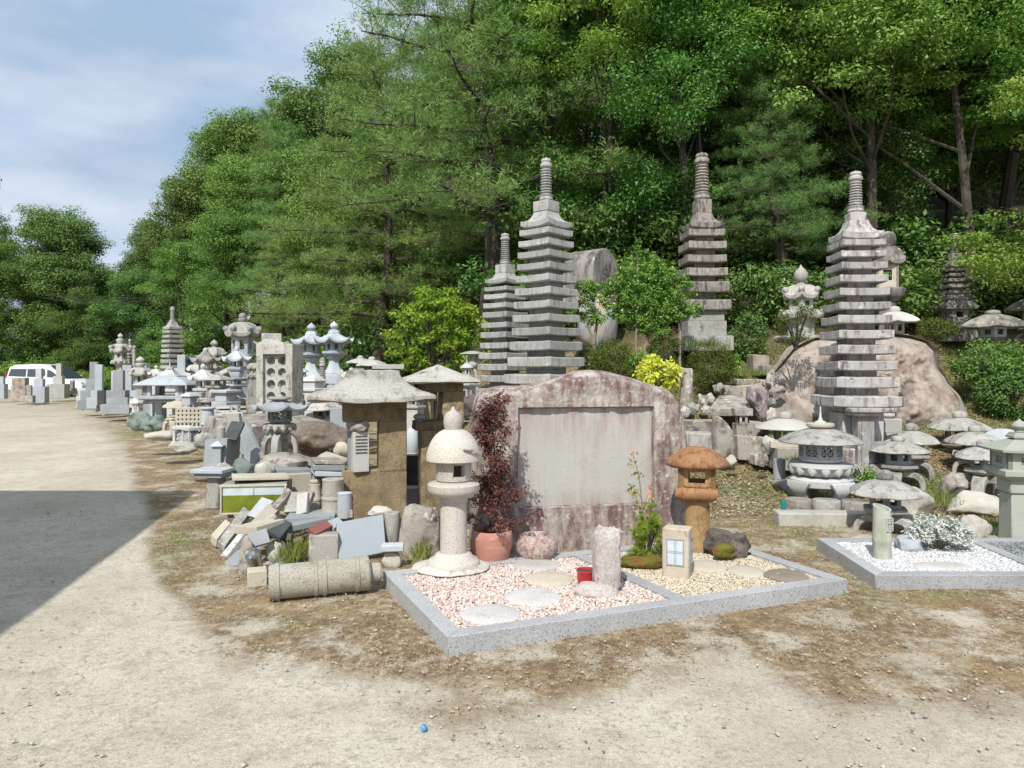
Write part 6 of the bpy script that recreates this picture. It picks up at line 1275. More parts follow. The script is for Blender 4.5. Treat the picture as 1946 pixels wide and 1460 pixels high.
tower('stone_box', 'small square white stone box on the pile left of the holed block', 'stone box', 447, 10.9, 795, [('box', 770, 783, 9, dict(n=4, win=(.5, .4))), ('plat', 783, 800, 22, dict(n=4))], granite, 4, R(50))
slab4('picture_slab', 'tilted pale stone frame left of the leaning dark slab', 'stone frame', [(430, 786, 9.8), (453, 786, 9.8), (433, 806, 9.8)], .1, granite)
slab4('dark_slab', 'dark polished slab leaning on the grey wedge beside the arched lantern', 'dark slab', [(440, 800, 8.6), (465, 802, 8.6), (423, 834, 8.3)], .04, darkgranite, None, .003)
slab4('grey_wedge', 'tall grey green wedge stone under the leaning dark slab', 'wedge stone', [(432, 833, 8.2), (458, 830, 8.6), (428, 888, 8.1)], .25, greygranite, None, .008)
slab4('grey_slab', 'blue grey triangular slab leaning on the boulder behind the arched lantern', 'leaning slab', [(464, 800, 9.3), (492, 862, 8.8), (452, 850, 9.2)], .06, greygranite, None, .006)
tower('stone_post', 'short square grey post with a low pyramid cap beside the table slab', 'stone post', 413, 8.1, 905, [('hip', 838, 848, 14, dict(n=4, name='cap')), ('post', 847, 900, 9, dict(n=4)), ('block', 885, 906, 13)], bluegranite, 4, R(55))
tower('stone_vase', 'slanted pale stone vase behind the square grey post', 'flower holder', 420, 8.7, 850, [('post', 812, 845, 8, dict(r2=6)), ('plat', 843, 850, 9, dict(n=0))], granite, 0)
# table slab and its leg
root = thing('stone_table', 'blue grey stone table slab on a rough leg at the gravel edge', 'stone table', W(404, 950, 7.3)); u = 7.3 / F
mb = MB(); mb.box((0, 0, 56*u), (64*u, .26, 7*u), Matrix.Rotation(R(-6), 4, 'Z')); mb.build('table_top', bluegranite, root, .006)
mb = MB(); mb.box((0, .01, 48*u), (54*u, .22, 8*u), Matrix.Rotation(R(-6), 4, 'Z')); mb.build('under_slab', greygranite, root, .004)
mb = MB(); mb.box((4*u, .04, 14*u), (30*u, .2, 62*u), Matrix.Rotation(R(-6), 4, 'Z'), .8); mb.build('leg', weather, root, .02)
rockat('green grey rock sitting on the edge of the plank covered showcase', 459, 908, 24, 872, rockgreen, 7.5, .8, 14, 7)
rockat('small pale rock beside the green grey rock', 500, 905, 18, 880, rockpale, 7.5, .8, 15, 5, 3)
# glass showcase with green film
Yg = 7.05; u = Yg / F; root = thing('showcase', 'old glass fronted showcase tank, lower half stained yellow green', 'showcase', W(482, 976, Yg)); rzg = R(-8)
M = Matrix.Rotation(-rzg * .9, 4, 'Z'); w_, h_, d_ = 118*u, 56*u, .36
alg = plain('algae_green', (.15, .185, .012), .25, 0, .6, vary=.25); pale = plain('pale_glass', (.50, .58, .58), .15, 0, .6)
mb = MB(); mb.box((0, d_/2 + .012, h_/2), (w_, d_, h_), M); mb.build('tank_back', weather, root)
mb = MB(); mb.box((0, 0, h_*.31), (w_ - .03, .012, h_*.62), M); mb.build('stained_pane', alg, root)
mb = MB(); mb.box((0, 0, h_*.78), (w_ - .03, .012, h_*.31), M); mb.build('clear_pane', pale, root)
for nm, bx, dm in (('frame_bar', (0, -.01, h_*.96), (w_ + .03, .02, .022)), ('frame_bar', (0, -.01, .005), (w_ + .03, .02, .016)), ('frame_bar', (-w_/2, -.01, h_/2), (.016, .022, h_)), ('frame_bar', (w_/2, -.01, h_/2), (.016, .022, h_)), ('frame_bar', (0, -.008, h_*.8), (.01, .012, h_*.3))):
    mb = MB(); mb.box(bx, dm, M); mb.build(nm, creamst, root, .002)
slab4('wooden_plank', 'grey weathered plank lying on top of the showcase', 'plank', [(442, 908, 7.0), (550, 906, 7.2), (442, 914, 7.0)], .3, creamst, None, .004)
slab4('stone_beam', 'long dark topped stone beam right behind the showcase', 'stone beam', [(520, 893, 7.6), (594, 892, 7.8), (520, 900, 7.6)], .3, greygranite, None, .005)
slab4('stone_block', 'cream block wall under the dark topped beam', 'stone block', [(528, 902, 7.55), (592, 900, 7.7), (528, 942, 7.55)], .25, creamst, None, .006)
tower('stone_post', 'short banded round stone post right of the showcase', 'stone post', 599, 7.1, 976, [('plat', 912, 920, 10, dict(n=0, name='cap')), ('drum', 919, 980, 12)], creamst, 0)
tower('stone_post', 'broken fluted white post in front of the massive lantern base', 'stone post', 633, 6.95, 985, [('drum', 910, 985, 22)], rockpale, 0)
tower('stone_post', 'smooth blue grey cylinder in front of the massive lantern base', 'stone post', 655, 6.75, 985, [('post', 938, 984, 13.5), ('plat', 936, 941, 14, dict(n=0, name='cap'))], bluegranite, 0)
for i, (yt, yb, hw) in enumerate(((875, 885, 27), (884, 897, 31), (896, 908, 26))):
    slab4('stone_slab', ['topmost purple grey', 'middle', 'lowest'][i] + ' slab of the stack left of the massive lantern base', 'stone slab', [(625 - hw, yt, 7.0), (625 + hw, yt + 1, 7.1), (625 - hw, yb - 2, 7.0)], .3, [rockbrown, greygranite, bluegranite][i], 'stacked slabs', .008)
slab4('stone_block', 'pale stone block under the slab stack', 'stone block', [(592, 906, 7.25), (655, 906, 7.3), (592, 935, 7.25)], .25, weather, None, .01)
# rubble pile
zp = lambda zx, zy, Y: (340 + zx / 3.742, 840 + zy / 3.742, Y)
pile = [
 ('cream end of a plank slab at the far left of the rubble pile', [(230, 660, 6.6), (330, 548, 6.9), (272, 692, 6.55)], .08, creamst),
 ('grey brown plank slab second from the left in the rubble pile', [(275, 700, 6.5), (462, 458, 7.0), (325, 742, 6.45)], .07, weather),
 ('white speckled plank slab leaning left in the rubble pile', [(296, 808, 6.35), (430, 640, 6.6), (340, 812, 6.3)], .08, stone('white_black_speckled', (.56, .55, .53), (.66, .65, .62), .6, 40, None)),
 ('blue grey tile leaning behind the cream hexagon slab', [(482, 520, 6.9), (592, 390, 7.0), (560, 548, 6.8)], .05, bluegranite),
 ('purple brown plank slab leaning towards the showcase', [(655, 452, 6.85), (772, 326, 7.0), (690, 474, 6.8)], .06, rockbrown),
 ('grey purple angular slab right of the leaning plank', [(745, 500, 6.8), (800, 358, 6.9), (905, 490, 6.8)], .08, weather),
 ('second angular slab against the banded post', [(830, 520, 6.75), (840, 372, 6.85), (908, 500, 6.75)], .06, granite),
 ('cream tile laid flat over the leaning planks', [(500, 580, 6.5), (640, 436, 6.9), (580, 620, 6.45)], .05, creamst),
 ('light block with a broad white top in the middle of the rubble pile', [(395, 598, 6.3), (548, 605, 6.15), (400, 656, 6.3)], .3, creamst),
 ('long dark polished slab across the rubble pile', [(755, 545, 6.5), (1108, 520, 6.7), (800, 486, 6.95)], .04, greygranite),
 ('dark front edge block under the long polished slab', [(800, 596, 6.4), (1080, 540, 6.6), (800, 640, 6.4)], .12, greygranite),
 ('black square tile tilted on the rubble pile', [(616, 622, 6.25), (702, 522, 6.5), (720, 682, 6.15)], .04, darkgranite),
 ('second black tile under the tilted black tile', [(720, 640, 6.3), (800, 650, 6.3), (720, 690, 6.25)], .1, darkgranite),
 ('blue grey square tile in front of the light block', [(484, 652, 6.1), (622, 614, 6.15), (512, 750, 6.05)], .04, greygranite),
 ('polished red brown wedge lying on the square stone block', [(922, 610, 6.2), (972, 656, 6.1), (1042, 550, 6.4)], .07, stone('red_polished', (.22, .08, .06), (.28, .1, .08), .3, 90, None, rough=.4)),
 ('large blue grey slab leaning upright beside the fallen column', [(1125, 572, 6.25), (1450, 516, 6.45), (1140, 850, 6.1)], .05, stone('smooth_blue_grey', (.36, .40, .44), (.40, .44, .48), .1, 120, (.3, .33, .36), (.6, .7), 2, 4, bump=.05, rough=.6)),
 ('small pale blue slab behind the red brown wedge', [(1060, 560, 6.5), (1130, 530, 6.6), (1110, 610, 6.45)], .05, bluegranite),
 ('dark slab poking out at the left foot of the rubble pile', [(285, 890, 6.1), (420, 768, 6.4), (425, 868, 6.0)], .05, greygranite),
 ('dark piece behind the fallen column', [(612, 870, 5.95), (760, 812, 6.2), (790, 866, 6.1)], .1, greygranite),
 ('reddish plank lying left of the showcase', [(240, 530, 7.1), (390, 515, 7.2), (245, 556, 7.1)], .06, rockbrown),
 ('small dark red tile between the post and the slab', [(1200, 482, 6.55), (1236, 480, 6.55), (1200, 540, 6.5)], .04, rockbrown)]
for lb, pts, th, mt in pile: slab4('stone_slab', lb, 'stone slab', [zp(*p) for p in pts], th, mt, 'slabs of the rubble pile', .004, .003)
def blk(name, label, cat, zx0, zx1, zy0, zy1, Y, d, mat, rz=0, top=None, b=.008):
    p = zp((zx0+zx1)/2, zy1, Y); u = Y / F; mb = MB(); mb.box((0, d/2, (zy1-zy0)/3.742*u/2), ((zx1-zx0)/3.742*u, d, (zy1-zy0)/3.742*u)); return simple(name, label, cat, mb, mat, W(*p), rz, b)
blk('stone_block', 'square pinkish stone block beside the large leaning blue grey slab', 'stone block', 925, 1130, 665, 850, 6.1, .16, weather, R(8))
blk('stone_block', 'pale blue grey block balanced on the small white rock', 'stone block', 1440, 1596, 738, 784, 5.95, .12, bluegranite, R(6))
blk('stone_block', 'pale cut block at the left end of the fallen column', 'stone block', 490, 625, 920, 1042, 5.5, .14, creamst, R(20))
for lb, x_, b_, hw, t_, Y_, mt, sd_ in (('small white rock under the balanced blue grey block', 1512, 890, 66, 784, 6.0, rockpale, 3), ('cream rock in the middle of the rubble pile', 690, 840, 84, 690, 6.2, rockpale, 5), ('brown white rock at the lower left of the rubble pile', 480, 905, 52, 690, 6.0, rockbrown, 7), ('pinkish rock under the steel bucket', 470, 1000, 44, 850, 5.8, rockbrown, 8), ('cream rock tucked under the white top block', 640, 620, 60, 520, 6.5, rockpale, 9)):
    rockat(lb, 340 + x_/3.742, 840 + b_/3.742, hw/3.742, 840 + t_/3.742, mt, Y_, .7, sd_, 8, 3, group='rocks of the rubble pile')
Yk = 5.75; u = Yk / F; root = thing('bucket', 'small shiny steel bucket with a wire handle, tipped on the rubble pile', 'bucket', W(489, 1078, Yk)); root.rotation_euler = (R(18), R(-12), 0)
mb = MB(); mb.lathe([(11*u, 0), (14.5*u, 28*u), (15*u, 28*u), (14*u, 27*u), (10.5*u, 1.5*u), (.5*u, 1.5*u)], 28); mb.build('bucket_body', steel, root, 0, 40)
mb = MB(); mb.tube([(-14.5*u, 0, 27*u), (-14*u, 0, 38*u), (0, 0, 43*u), (14*u, 0, 38*u), (14.5*u, 0, 27*u)], .003, 6); mb.build('handle', steel, root)
# fallen column
p0, p1 = W(511, 1105, 5.16), W(701, 1089, 5.37); r_ = .122; ax = (p1 - p0); Lc = ax.length
root = thing('fallen_column', 'fallen round stone column with carved bands lying before the rubble pile', 'fallen column', (p0.x, p0.y, T(p0.x, p0.y) + r_ - .012)); 
root.rotation_euler = (0, R(90 - 1.0), math.atan2(ax.y, ax.x)); k = Lc
mb = MB(); mb.lathe([(r_*.93, 0), (r_, .02), (r_*1.0, k*.06)] + [(r_*1.05, k*.065), (r_*1.05, k*.10), (r_*.97, k*.105), (r_*.97, k*.44), (r_*1.04, k*.445), (r_*1.04, k*.47), (r_*.99, k*.475), (r_*.99, k*.52), (r_*1.05, k*.525), (r_*1.05, k*.56), (r_*.97, k*.565), (r_*.97, k*.85), (r_*1.05, k*.855), (r_*1.05, k*.89), (r_*1.0, k*.895), (r_*1.02, k*.985), (r_*.96, k)], 48); colst = stone('column_granite', (.36, .335, .28), (.44, .415, .36), .5, 90, (.24, .22, .18), (.52, .68), 1.5, 8, bump=.7, bs=50); mb.build('shaft', colst, root, 0, 30)
mb = MB(); mb.lathe([(r_*.56, k - .01), (r_*.56, k + .075), (r_*.5, k + .085)], 30); mb.build('tenon', colst, root, 0, 30)

for i, (yt, yb, hw, mt) in enumerate(((771, 777, 30, granite), (777, 784, 34, weather), (784, 790, 28, roofst), (790, 797, 33, granite))):
    s = Spot(440, 11.9, yb); mb = MB(); mb.kasa(0, [(hw*.5*s.u, (yb-yt)*s.u), (hw*.9*s.u, (yb-yt)*s.u*.7), (hw*s.u, (yb-yt)*s.u*.3), (hw*.7*s.u, 0)], 0, 0, wob=.05, seed=i); simple('roof_slab', ['topmost', 'second', 'third', 'lowest'][i] + ' round roof slab of the stack between the pillar and the holed block', 'roof slab', mb, mt, s.loc(), 0, 0, 'stacked roof slabs')
extra = [
 (297, 20.5, 790, [('jewel', 694, 702, 4), ('curl', 701, 712, 16, dict(n=6, lift=.35)), ('box', 711, 728, 8, w6), ('plat', 727, 733, 12), ('base', 733, 790, 13)], whitegranite, 'small white lantern between the short onion finial lantern and the far pagoda'),
 (372, 18.0, 790, [('ball', 686, 694, 4), ('petal', 693, 704, 17, dict(lift=.3)), ('box', 703, 718, 9, w6), ('plat', 717, 723, 13), ('post', 722, 760, 6), ('base', 757, 790, 15)], granite, 'slim grey lantern behind the small bright white lantern'),
 (400, 12.8, 800, [('thin', 756, 764, 20, dict(n=4)), ('block', 763, 773, 12), ('plat', 772, 779, 18, dict(n=4)), ('block', 778, 800, 15)], weatherdark, 'dark capped square lantern base behind the banded pillar'),
 (432, 14.6, 785, [('curl', 700, 712, 18, dict(n=4, lift=.4)), ('box', 711, 726, 9, w6), ('plat', 725, 732, 13), ('base', 731, 785, 14)], weather, 'weathered small lantern tucked under the blue grey curled roof one'),
 (482, 13.6, 790, [('petal', 690, 700, 13, dict(lift=.2)), ('box', 699, 712, 8, w6), ('lotus', 711, 722, 13, dict(pet=8)), ('base', 721, 790, 14)], weather, 'small weathered lantern just left of the holed block'),
 (575, 14.0, 795, [('thin', 700, 707, 12), ('box', 706, 718, 7, w6), ('plat', 717, 724, 11), ('block', 723, 750, 9), ('base', 748, 795, 13)], granite, 'slim grey lantern between the holed block and the left twin lantern'),
 (620, 11.8, 800, [('curl', 744, 756, 18, dict(n=4, lift=.3)), ('block', 755, 768, 10), ('plat', 767, 774, 15), ('base', 773, 800, 16)], weather, 'low squat roofed stone in front of the twin lanterns'),
 (285, 17.5, 798, [('dome', 757, 765, 12, dict(n=0)), ('box', 764, 778, 7, w6), ('plat', 777, 783, 10), ('base', 782, 798, 11)], granite, 'tiny round capped lantern under the wide table shaped lantern'),
 (362, 14.0, 798, [('thin', 745, 753, 17, dict(n=4)), ('block', 752, 770, 11), ('base', 769, 798, 16)], bluegranite, 'blue grey capped block behind the cream railing'),
 (430, 12.6, 792, [('block', 741, 747, 20), ('block', 747, 763, 14), ('block', 763, 792, 19)], bluegranite, 'stepped blue grey block pile behind the stacked roof slabs'),
 (278, 24, 785, [('block', 690, 735, 5), ('block', 735, 785, 9)], bluegranite, 'narrow grey upright stone behind the short onion finial lantern'),
 (312, 23, 785, [('block', 705, 740, 5), ('block', 740, 785, 9)], greygranite, 'narrow dark upright stone in front of the far pagoda foot'),
 (560, 12.4, 800, [('block', 742, 760, 10), ('plat', 759, 766, 16, dict(n=4)), ('block', 765, 800, 13)], rockbrown, 'brown stepped block in front of the right face of the holed block'),
 (668, 13.5, 790, [('ball', 699, 706, 5), ('petal', 705, 718, 20, dict(lift=.3)), ('box', 717, 735, 10, w6), ('base', 734, 790, 15)], granite, 'grey lantern half hidden by the peak of the massive roof')]
for px_, Y_, b_, e_, m_x, lb_ in extra: tower('stone_lantern' if len(e_) > 3 else 'stone_block', lb_, 'stone lantern' if len(e_) > 3 else 'stone block', px_, Y_, b_, e_, m_x, 4 if e_[0][0] == 'block' else 6, R(20))

# ================================================================ gravestones and vehicles at the far left
grave('dark pair gravestone, two uprights on stepped blocks beside the road, left one', 183, 778, [(688, 720, 173, 187, .8), (720, 742, 168, 190, .9), (742, 760, 160, 192, .9), (760, 778, 155, 190, .9)], greygranite, 25.5)
grave('light upright gravestone just right of the dark pair', 196, 776, [(693, 742, 183, 196, .8), (742, 756, 178, 202, .9), (756, 776, 172, 206, .9)], bluegranite, 24.5)
grave('tallest stepped green grey gravestone in front of the ornate scrolled lantern', 225, 785, [(704, 742, 217, 235, .8), (742, 755, 208, 241, .9), (755, 768, 209, 246, .9), (768, 786, 200, 250, .9)], greygranite, 23)
grave('blue grey upright gravestone right of the tallest stepped one', 242, 785, [(694, 742, 235, 251, .8), (742, 785, 228, 262, .9)], bluegranite, 25.5)
grave('slim gravestone standing before the rear door of the white minivan', 76, 766, [(700, 720, 70, 80, .9), (720, 735, 68, 83, .9), (735, 766, 63, 88, .9)], bluegranite, 34)
grave('bigger gravestone on a broad plinth before the front door of the white minivan', 111, 757, [(691, 715, 108, 117, .9), (715, 730, 104, 120, .9), (730, 757, 95, 126, .9)], granite, 37)
grave('low pinkish family stone left of the slim gravestone', 38, 763, [(718, 733, 28, 50, .9), (733, 763, 27, 52, .9)], boulderm, 34)
grave('low grey stone post in the grass, right of the low pinkish stone', 55, 765, [(732, 765, 52, 60, .9), (752, 766, 50, 64, 1)], weather, 33)
grave('weathered low stone at the extreme left edge', 4, 758, [(716, 730, -2, 8, .9), (730, 758, -8, 11, .9)], bluegranite, 36)
grave('short pale post stone near the front wheel of the white minivan', 137, 750, [(723, 738, 134, 141, .9), (738, 750, 131, 144, .9)], weather, 38)
grave('small blocky stone right of the front wheel of the white minivan', 160, 764, [(738, 752, 152, 168, .9), (752, 764, 150, 176, .9)], bluegranite, 30)
grave('dark small block leaning by the road in front of the dark pair', 193, 775, [(742, 775, 187, 200, .9), (770, 776, 186, 201, 1)], darkgranite, 24.2)
grave('blue grey slab gravestone right of the far pagoda, before the parked van', 344, 780, [(675, 708, 338, 352, .4), (708, 780, 334, 356, .8)], bluegranite, 23)
for i, px in enumerate((145, 158, 183, 190, 197)):
    slab4('kerb_marker', ['leftmost', 'second', 'third', 'fourth', 'rightmost'][i] + ' small pale stone leaning along the road before the gravestones', 'stone', [(px, 768 + i*3.4, 26 - i*.6), (px + 7, 766 + i*3.4, 26 - i*.6), (px - 4, 777 + i*3.4, 26 - i*.6)], .12, rockpale, 'small stones along the road', .01)

def car_body(prof, wd, M=None):
    mb = MB(); n = len(prof); V = [(x, -wd/2, z) for x, z in prof] + [(x, wd/2, z) for x, z in prof]
    mb.add(V, [tuple(range(n)), tuple(range(n, 2*n))[::-1]] + [(i, i+n, (i+1) % n + n, (i+1) % n) for i in range(n)]); return mb
def minivan(label, loc, rz, paint, S=1.0):
    root = thing('minivan', label, 'minivan', loc, rz); root.scale = (S, S, S)
    low = [(-2.38, .42), (-2.42, .7), (-2.4, 1.08), (1.05, 1.08), (1.75, .98), (2.2, .86), (2.36, .68), (2.38, .36), (1.86, .3), (1.84, .5), (1.68, .68), (1.45, .72), (1.22, .68), (1.06, .5), (1.04, .28), (-1.0, .28), (-1.02, .5), (-1.18, .68), (-1.41, .72), (-1.64, .68), (-1.8, .5), (-1.82, .32)]
    b = car_body(low, 1.8).build('body', paint, root, .05, 40)
    mb = MB(); V = []
    bot = [(-2.38, 1.07), (1.1, 1.07)]; cab = [(-2.36, 1.07), (-2.2, 1.72), (-1.9, 1.86), (-.4, 1.9), (.25, 1.82), (1.25, 1.07)]
    n = len(cab); hw = [.88, .78, .72, .72, .74, .88]; V = [(x, -h_, z) for (x, z), h_ in zip(cab, hw)] + [(x, h_, z) for (x, z), h_ in zip(cab, hw)]
    mb.add(V, [tuple(range(n)), tuple(range(n, 2*n))[::-1]] + [(i, i+n, (i+1) % n + n, (i+1) % n) for i in range(n)]); mb.build('cabin', paint, root, .05, 40)
    def win(nm, pts, side):
        mb = MB(); f = lambda x, z: side * (.885 - (z - 1.07) * .14 + .006)
        V = [(x, f(x, z), z) for x, z in pts] + [(x, f(x, z) - side*.02, z) for x, z in pts]; k = len(pts)
        mb.add(V, [tuple(range(k)), tuple(range(k, 2*k))[::-1]] + [(i, i+k, (i+1) % k + k, (i+1) % k) for i in range(k)]); mb.build(nm, glasspane, root)
    for sd_ in (-1, 1):
        win('side_window', [(-2.22, 1.2), (-1.12, 1.16), (-1.12, 1.62), (-2.1, 1.62)], sd_); win('side_window', [(-1.04, 1.16), (-.02, 1.14), (.1, 1.3), (.0, 1.62), (-1.04, 1.62)], sd_)
        win('side_window', [(.2, 1.14), (1.0, 1.12), (.42, 1.52), (.18, 1.58)], sd_)
        mb = MB(); mb.box((.98, sd_*.98, 1.16), (.12, .2, .16)); mb.build('side_mirror', paint, root, .03)
        mb = MB(); mb.box((2.15, sd_*.72, .78), (.3, .28, .14), None, .8); mb.build('headlight', frost, root, .03)
        mb = MB(); mb.box((-2.4, sd_*.78, 1.2), (.05, .14, .45)); mb.build('tail_light', redglaze, root, .01)
        for x_ in (1.45, -1.41):
            M = Matrix.Translation((x_, sd_*.8, .34)) @ Matrix.Rotation(PI/2, 4, 'X'); mb = MB(); mb.lathe([(.22, -.1), (.33, -.1), (.345, -.06), (.345, .06), (.33, .1), (.22, .1)], 28, 0, M); wl = mb.build('wheel', tyre, root, 0, 30)
            mb = MB(); mb.lathe([(.04, -.09), (.22, -.09), (.225, 0), (.22, .09), (.04, .09)], 24, 0, M); mb.build('rim', steel, wl, 0, 30)
    mb = MB(); V = [(1.27, -.74, 1.09), (1.27, .74, 1.09), (.28, .68, 1.82), (.28, -.68, 1.82)]; V += [(x - .03, y, z - .03) for x, y, z in V]
    mb.add([(x + .02, y, z + .02) for x, y, z in V], [(0, 1, 2, 3), (7, 6, 5, 4), (0, 4, 5, 1), (1, 5, 6, 2), (2, 6, 7, 3), (3, 7, 4, 0)]); mb.build('windscreen', glasspane, root)
    return root
Yv = 44; minivan('white minivan parked side-on behind the far left gravestones', (xat(103, Yv), Yv, 0), R(-5), carwhite)
vanb = plain('pale_blue_paint', (.42, .5, .56), .3, vary=.03)
Yv = 27.5; root = thing('parked_van', 'pale blue grey open backed van parked behind the left lantern crowd', 'van', (xat(386, Yv), Yv, T(xat(386, Yv), Yv)), R(-6))
mb = MB(); mb.box((0, 0, .95), (1.9, 1.6, .9)); mb.build('body', vanb, root, .05)
for x_ in (-.92, -.5, .15, .9):
    for y_ in (-.76, .76): mb = MB(); mb.box((x_, y_, 1.72), (.07, .07, .66)); mb.build('pillar', vanb, root, .01)
mb = MB(); mb.box((0, 0, 2.07), (1.9, 1.6, .06)); mb.build('roof', vanb, root, .02)
mb = MB(); mb.box((-.2, -.775, 1.7), (.62, .01, .58)); mb.build('side_window', glasspane, root); mb = MB(); mb.box((.5, -.775, 1.7), (.66, .01, .58)); mb.build('side_window', glasspane, root)
for x_ in (-.6, .6): mb = MB(); mb.lathe([(.2, -.08), (.3, -.08), (.3, .08), (.2, .08)], 24, 0, Matrix.Translation((x_, -.75, .3)) @ Matrix.Rotation(PI/2, 4, 'X')); mb.build('wheel', tyre, root)
# overhead wires across the far gap
for i, (za, zb_) in enumerate(((553, 560), (561, 566))):
    mb = MB(); pa, pb = W(60, za, 62), W(330, zb_, 40); pts = [pa.lerp(pb, k/12) - Vector((0, 0, .5*math.sin(PI*k/12))) for k in range(13)]; mb.tube(pts, .018, 5); o = mb.build('overhead_wire', tyre); tag(o, ['upper', 'lower'][i] + ' thin dark wire crossing the gap in the trees', 'wire', 'overhead wires')

# ================================================================ building behind the camera (casts the shade on the road)
hb = 5.0; off = Vector((math.sin(SUN_AZ), math.cos(SUN_AZ))) * hb / math.tan(SUN_EL)
q = lambda px, py: at_z(px, py, 0) - off
c1, c2 = q(376, 932), q(0, 1206); d_ = (c2 - c1).normalized(); c3 = c2 + d_ * 5; left = Vector((-1, .02)); R4 = [c1, c3, c3 + left * 9, c1 + left * 9]
root = thing('workshop_building', 'plain grey workshop beside the road whose roof shades the gravel, outside the photo at left', 'building', (R4[0].x - 4, R4[0].y - 4, 0)); o2 = Vector((R4[0].x - 4, R4[0].y - 4))
P_ = [tuple(v - o2) for v in R4]; P_ = P_[::-1]
mb = MB(); mb.poly(P_, hb - .18, hb); mb.build('roof', plain('metal_roof', (.25, .27, .3), .5), root, .01)
ctr = Vector((sum(p[0] for p in P_)/4, sum(p[1] for p in P_)/4)); mb = MB(); mb.poly([tuple(ctr + (Vector(p) - ctr) * .86) for p in P_], -.1, hb - .18); wl = mb.build('wall', plain('render_wall', (.5, .48, .44), .9), root, .02)

# ================================================================ ground cover near the camera
rng = np.random.default_rng(77)
def scatter(n, x0, x1, y0, y1, fn):
    x = rng.uniform(x0, x1, n); y = rng.uniform(y0, y1, n); k = rng.random(n) < fn(x, y)
    inp = in_poly([tuple(p) for p in (A, B_, C_, D_)], x, y) | in_poly([tuple(p) for p in (E1, E2, E3, E4)], x, y); k &= ~inp; return x[k], y[k]
x, y = scatter(210000, -6, 8, 2.2, 14, lambda x, y: litter_mask(x, y) * (.25 + .75 * (fbm(x, y, .6, 31) > .5)) * np.clip(1.4 - y / 12, .15, 1)); n = len(x)
P = np.stack([x, y, terr(x, y) + .004], 1); a = rng.uniform(0, 6.28, n); D = np.stack([np.cos(a), np.sin(a), rng.normal(.05, .2, n)], 1); Nn = np.stack([rng.normal(0, .35, n), rng.normal(0, .35, n), np.ones(n)], 1)
s_ = rng.uniform(.008, .03, n); thin = rng.random(n) < .55; V_, Q_ = leaf_quads(P, D, Nn, np.where(thin, s_ * 1.8, s_ * .8), np.where(thin, .0022, s_ * .45)); o = np_mesh('dry_litter', V_, Q_, L_dry, np.repeat(rng.random(n), 4)); o['kind'] = 'stuff'; o['label'] = 'dry needles and dead leaves scattered over the ground'; o['category'] = 'leaf litter'
x, y = scatter(220000, -7, 8, 3, 16, lambda x, y: np.clip(green_mask(x, y) * 1.3 - .12, 0, 1) + .01 * litter_mask(x, y)); n = len(x)
P = np.stack([x, y, terr(x, y) - .005], 1); D = np.stack([rng.normal(0, .55, n), rng.normal(0, .55, n), np.ones(n)], 1); V_, Q_ = leaf_quads(P, D, rng.normal(size=(n, 3)), rng.uniform(.02, .075, n), np.full(n, .0045)); o = np_mesh('grass', V_, Q_, L_grass, np.repeat(rng.random(n), 4)); o['kind'] = 'stuff'; o['label'] = 'short green grass and weeds'; o['category'] = 'grass'
x, y = scatter(15000, -6, 6, 2.0, 9, lambda x, y: (fbm(x, y, .9, 41) > .45) * np.clip(1.3 - y / 9, .1, 1)); n = len(x)
import bmesh
bm = bmesh.new(); bmesh.ops.create_icosphere(bm, subdivisions=1, radius=1); bv = np.array([v.co[:] for v in bm.verts]); bf = np.array([[v.index for v in f.verts] for f in bm.faces]); bm.free()
s_ = .0025 + .008 * rng.random(n) ** 4; V_ = bv[None] * (1 + rng.uniform(-.3, .3, (n, 12, 1))) * np.stack([s_ * 1.3, s_, s_ * .6], 1)[:, None]; a = rng.uniform(0, 6.28, n)[:, None]
V_ = np.stack([V_[..., 0] * np.cos(a) - V_[..., 1] * np.sin(a) + x[:, None], V_[..., 0] * np.sin(a) + V_[..., 1] * np.cos(a) + y[:, None], V_[..., 2] + terr(x, y)[:, None] + .002], -1).reshape(-1, 3)
o = np_mesh('loose_stones', V_, (bf[None] + (np.arange(n) * 12)[:, None, None]).reshape(-1, 3), pebmat('road_stones', [(.48, .43, .34), (.40, .36, .28), (.52, .47, .38), (.30, .28, .24), (.46, .41, .32)]), np.repeat(rng.random(n), 12)); o['kind'] = 'stuff'; o['label'] = 'small loose stones on the gravel road'; o['category'] = 'loose stones'
x, y = scatter(120000, 1.0, 10, 8.3, 15, lambda x, y: (fbm(x, y, .8, 51) > .52) * .55 + .06); n = len(x)
P = np.stack([x, y, terr(x, y) - .015], 1); D = np.stack([rng.normal(0, .6, n), rng.normal(0, .6, n), np.ones(n)], 1); V_, Q_ = leaf_quads(P, D, rng.normal(size=(n, 3)), rng.uniform(.03, .13, n), np.full(n, .009)); o = np_mesh('slope_weeds', V_, Q_, L_grass, np.repeat(rng.random(n), 4)); o['kind'] = 'stuff'; o['label'] = 'low weeds and dry grass on the garden slope'; o['category'] = 'weeds'
x, y = scatter(60000, 1.0, 10, 8.0, 15, lambda x, y: .8 + 0 * x); n = len(x)
P = np.stack([x, y, terr(x, y) + .01], 1); a = rng.uniform(0, 6.28, n); D = np.stack([np.cos(a), np.sin(a), rng.normal(.1, .3, n)], 1); V_, Q_ = leaf_quads(P, D, np.stack([rng.normal(0, .4, n), rng.normal(0, .4, n), np.ones(n)], 1), rng.uniform(.03, .07, n), rng.uniform(.008, .03, n)); o = np_mesh('slope_litter', V_, Q_, L_dry, np.repeat(rng.random(n), 4)); o['kind'] = 'stuff'; o['label'] = 'dead leaves lying on the garden slope'; o['category'] = 'leaf litter'
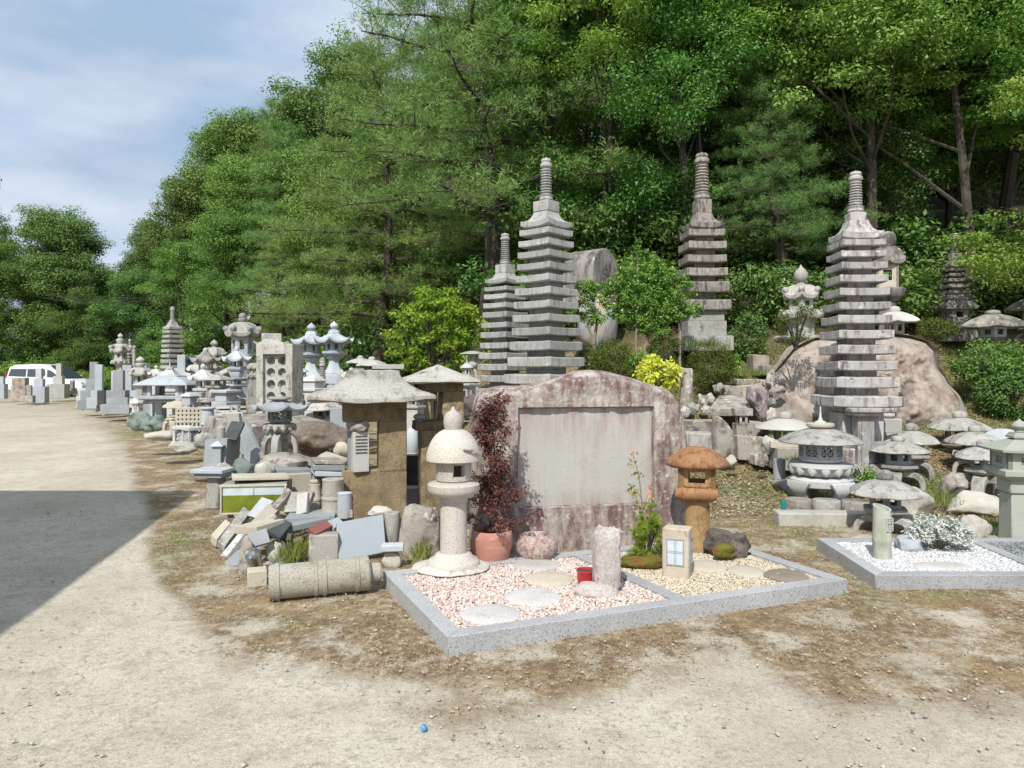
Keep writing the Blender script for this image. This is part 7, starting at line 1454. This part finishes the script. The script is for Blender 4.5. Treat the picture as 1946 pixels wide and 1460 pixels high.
# taller weeds in the rubble and terraces
for px, py, hw, Y, lb in ((560, 1062, 26, 6.15, 'tall grass tuft growing out of the rubble pile'), (1330, 640, 40, 13.0, 'long grass blades before the brown frontal pagoda'), (1790, 960, 40, 8.4, 'weeds between the two flat pale boulders'), (1880, 1010, 60, 7.6, 'green weeds in front of the cream boulder'), (1530, 880, 30, 9.2, 'weeds behind the flower holder'), (600, 895, 22, 8.2, 'small weeds beside the long flat rock'), (800, 1055, 16, 6.0, 'weeds at the foot of the squared rock'), (1420, 715, 50, 12.6, 'dry grass on the upper terrace')):
    u = Y / F; n = 420; x = rng.normal(0, hw*u*.5, n); y_ = rng.normal(0, .12, n); P = np.stack([x, y_, np.zeros(n)], 1); D = np.stack([rng.normal(0, .4, n), rng.normal(0, .4, n), np.ones(n)], 1)
    V_, Q_ = leaf_quads(P, D, rng.normal(size=(n, 3)), rng.uniform(.05, .2, n) * (.5 if py in (895, 1055, 880) else 1), np.full(n, .008)); o = np_mesh('grass_tuft', V_, Q_, L_grass, np.repeat(rng.random(n), 4)); o.location = (xat(px, Y), Y, zat(py, Y) if py not in (640,) else zat(660, Y)); tag(o, lb, 'grass tuft'); o['kind'] = 'stuff'
mb = MB(); Yq = at_z(806, 1386, 0); mb.lathe([(.012, 0), (.012, .03), (.004, .034)], 10, 0, Matrix.Rotation(R(80), 4, 'X')); simple('bottle_cap', 'tiny blue plastic piece lying on the foreground gravel', 'litter', mb, plain('blue_plastic', (.05, .25, .6), .4), (Yq.x, Yq.y, .012))

# labels that are still equal: say which is further left
seen = {}
for o in [o for o in C.objects if o.get('category') and o.parent is None]: seen.setdefault(o['label'], []).append(o)
for lb_, os_ in seen.items():
    if len(os_) > 1:
        os_.sort(key=lambda o: o.location.x / max(o.location.y, .1))
        nm_ = ['left one', 'right one'] if len(os_) == 2 else ['leftmost', 'middle one', 'rightmost'] if len(os_) == 3 else ['first from left', 'second from left', 'third from left', 'fourth from left', 'fifth from left', 'sixth from left'][:len(os_)]
        for o, q_ in zip(os_, nm_): o['label'] = lb_ + ', ' + q_
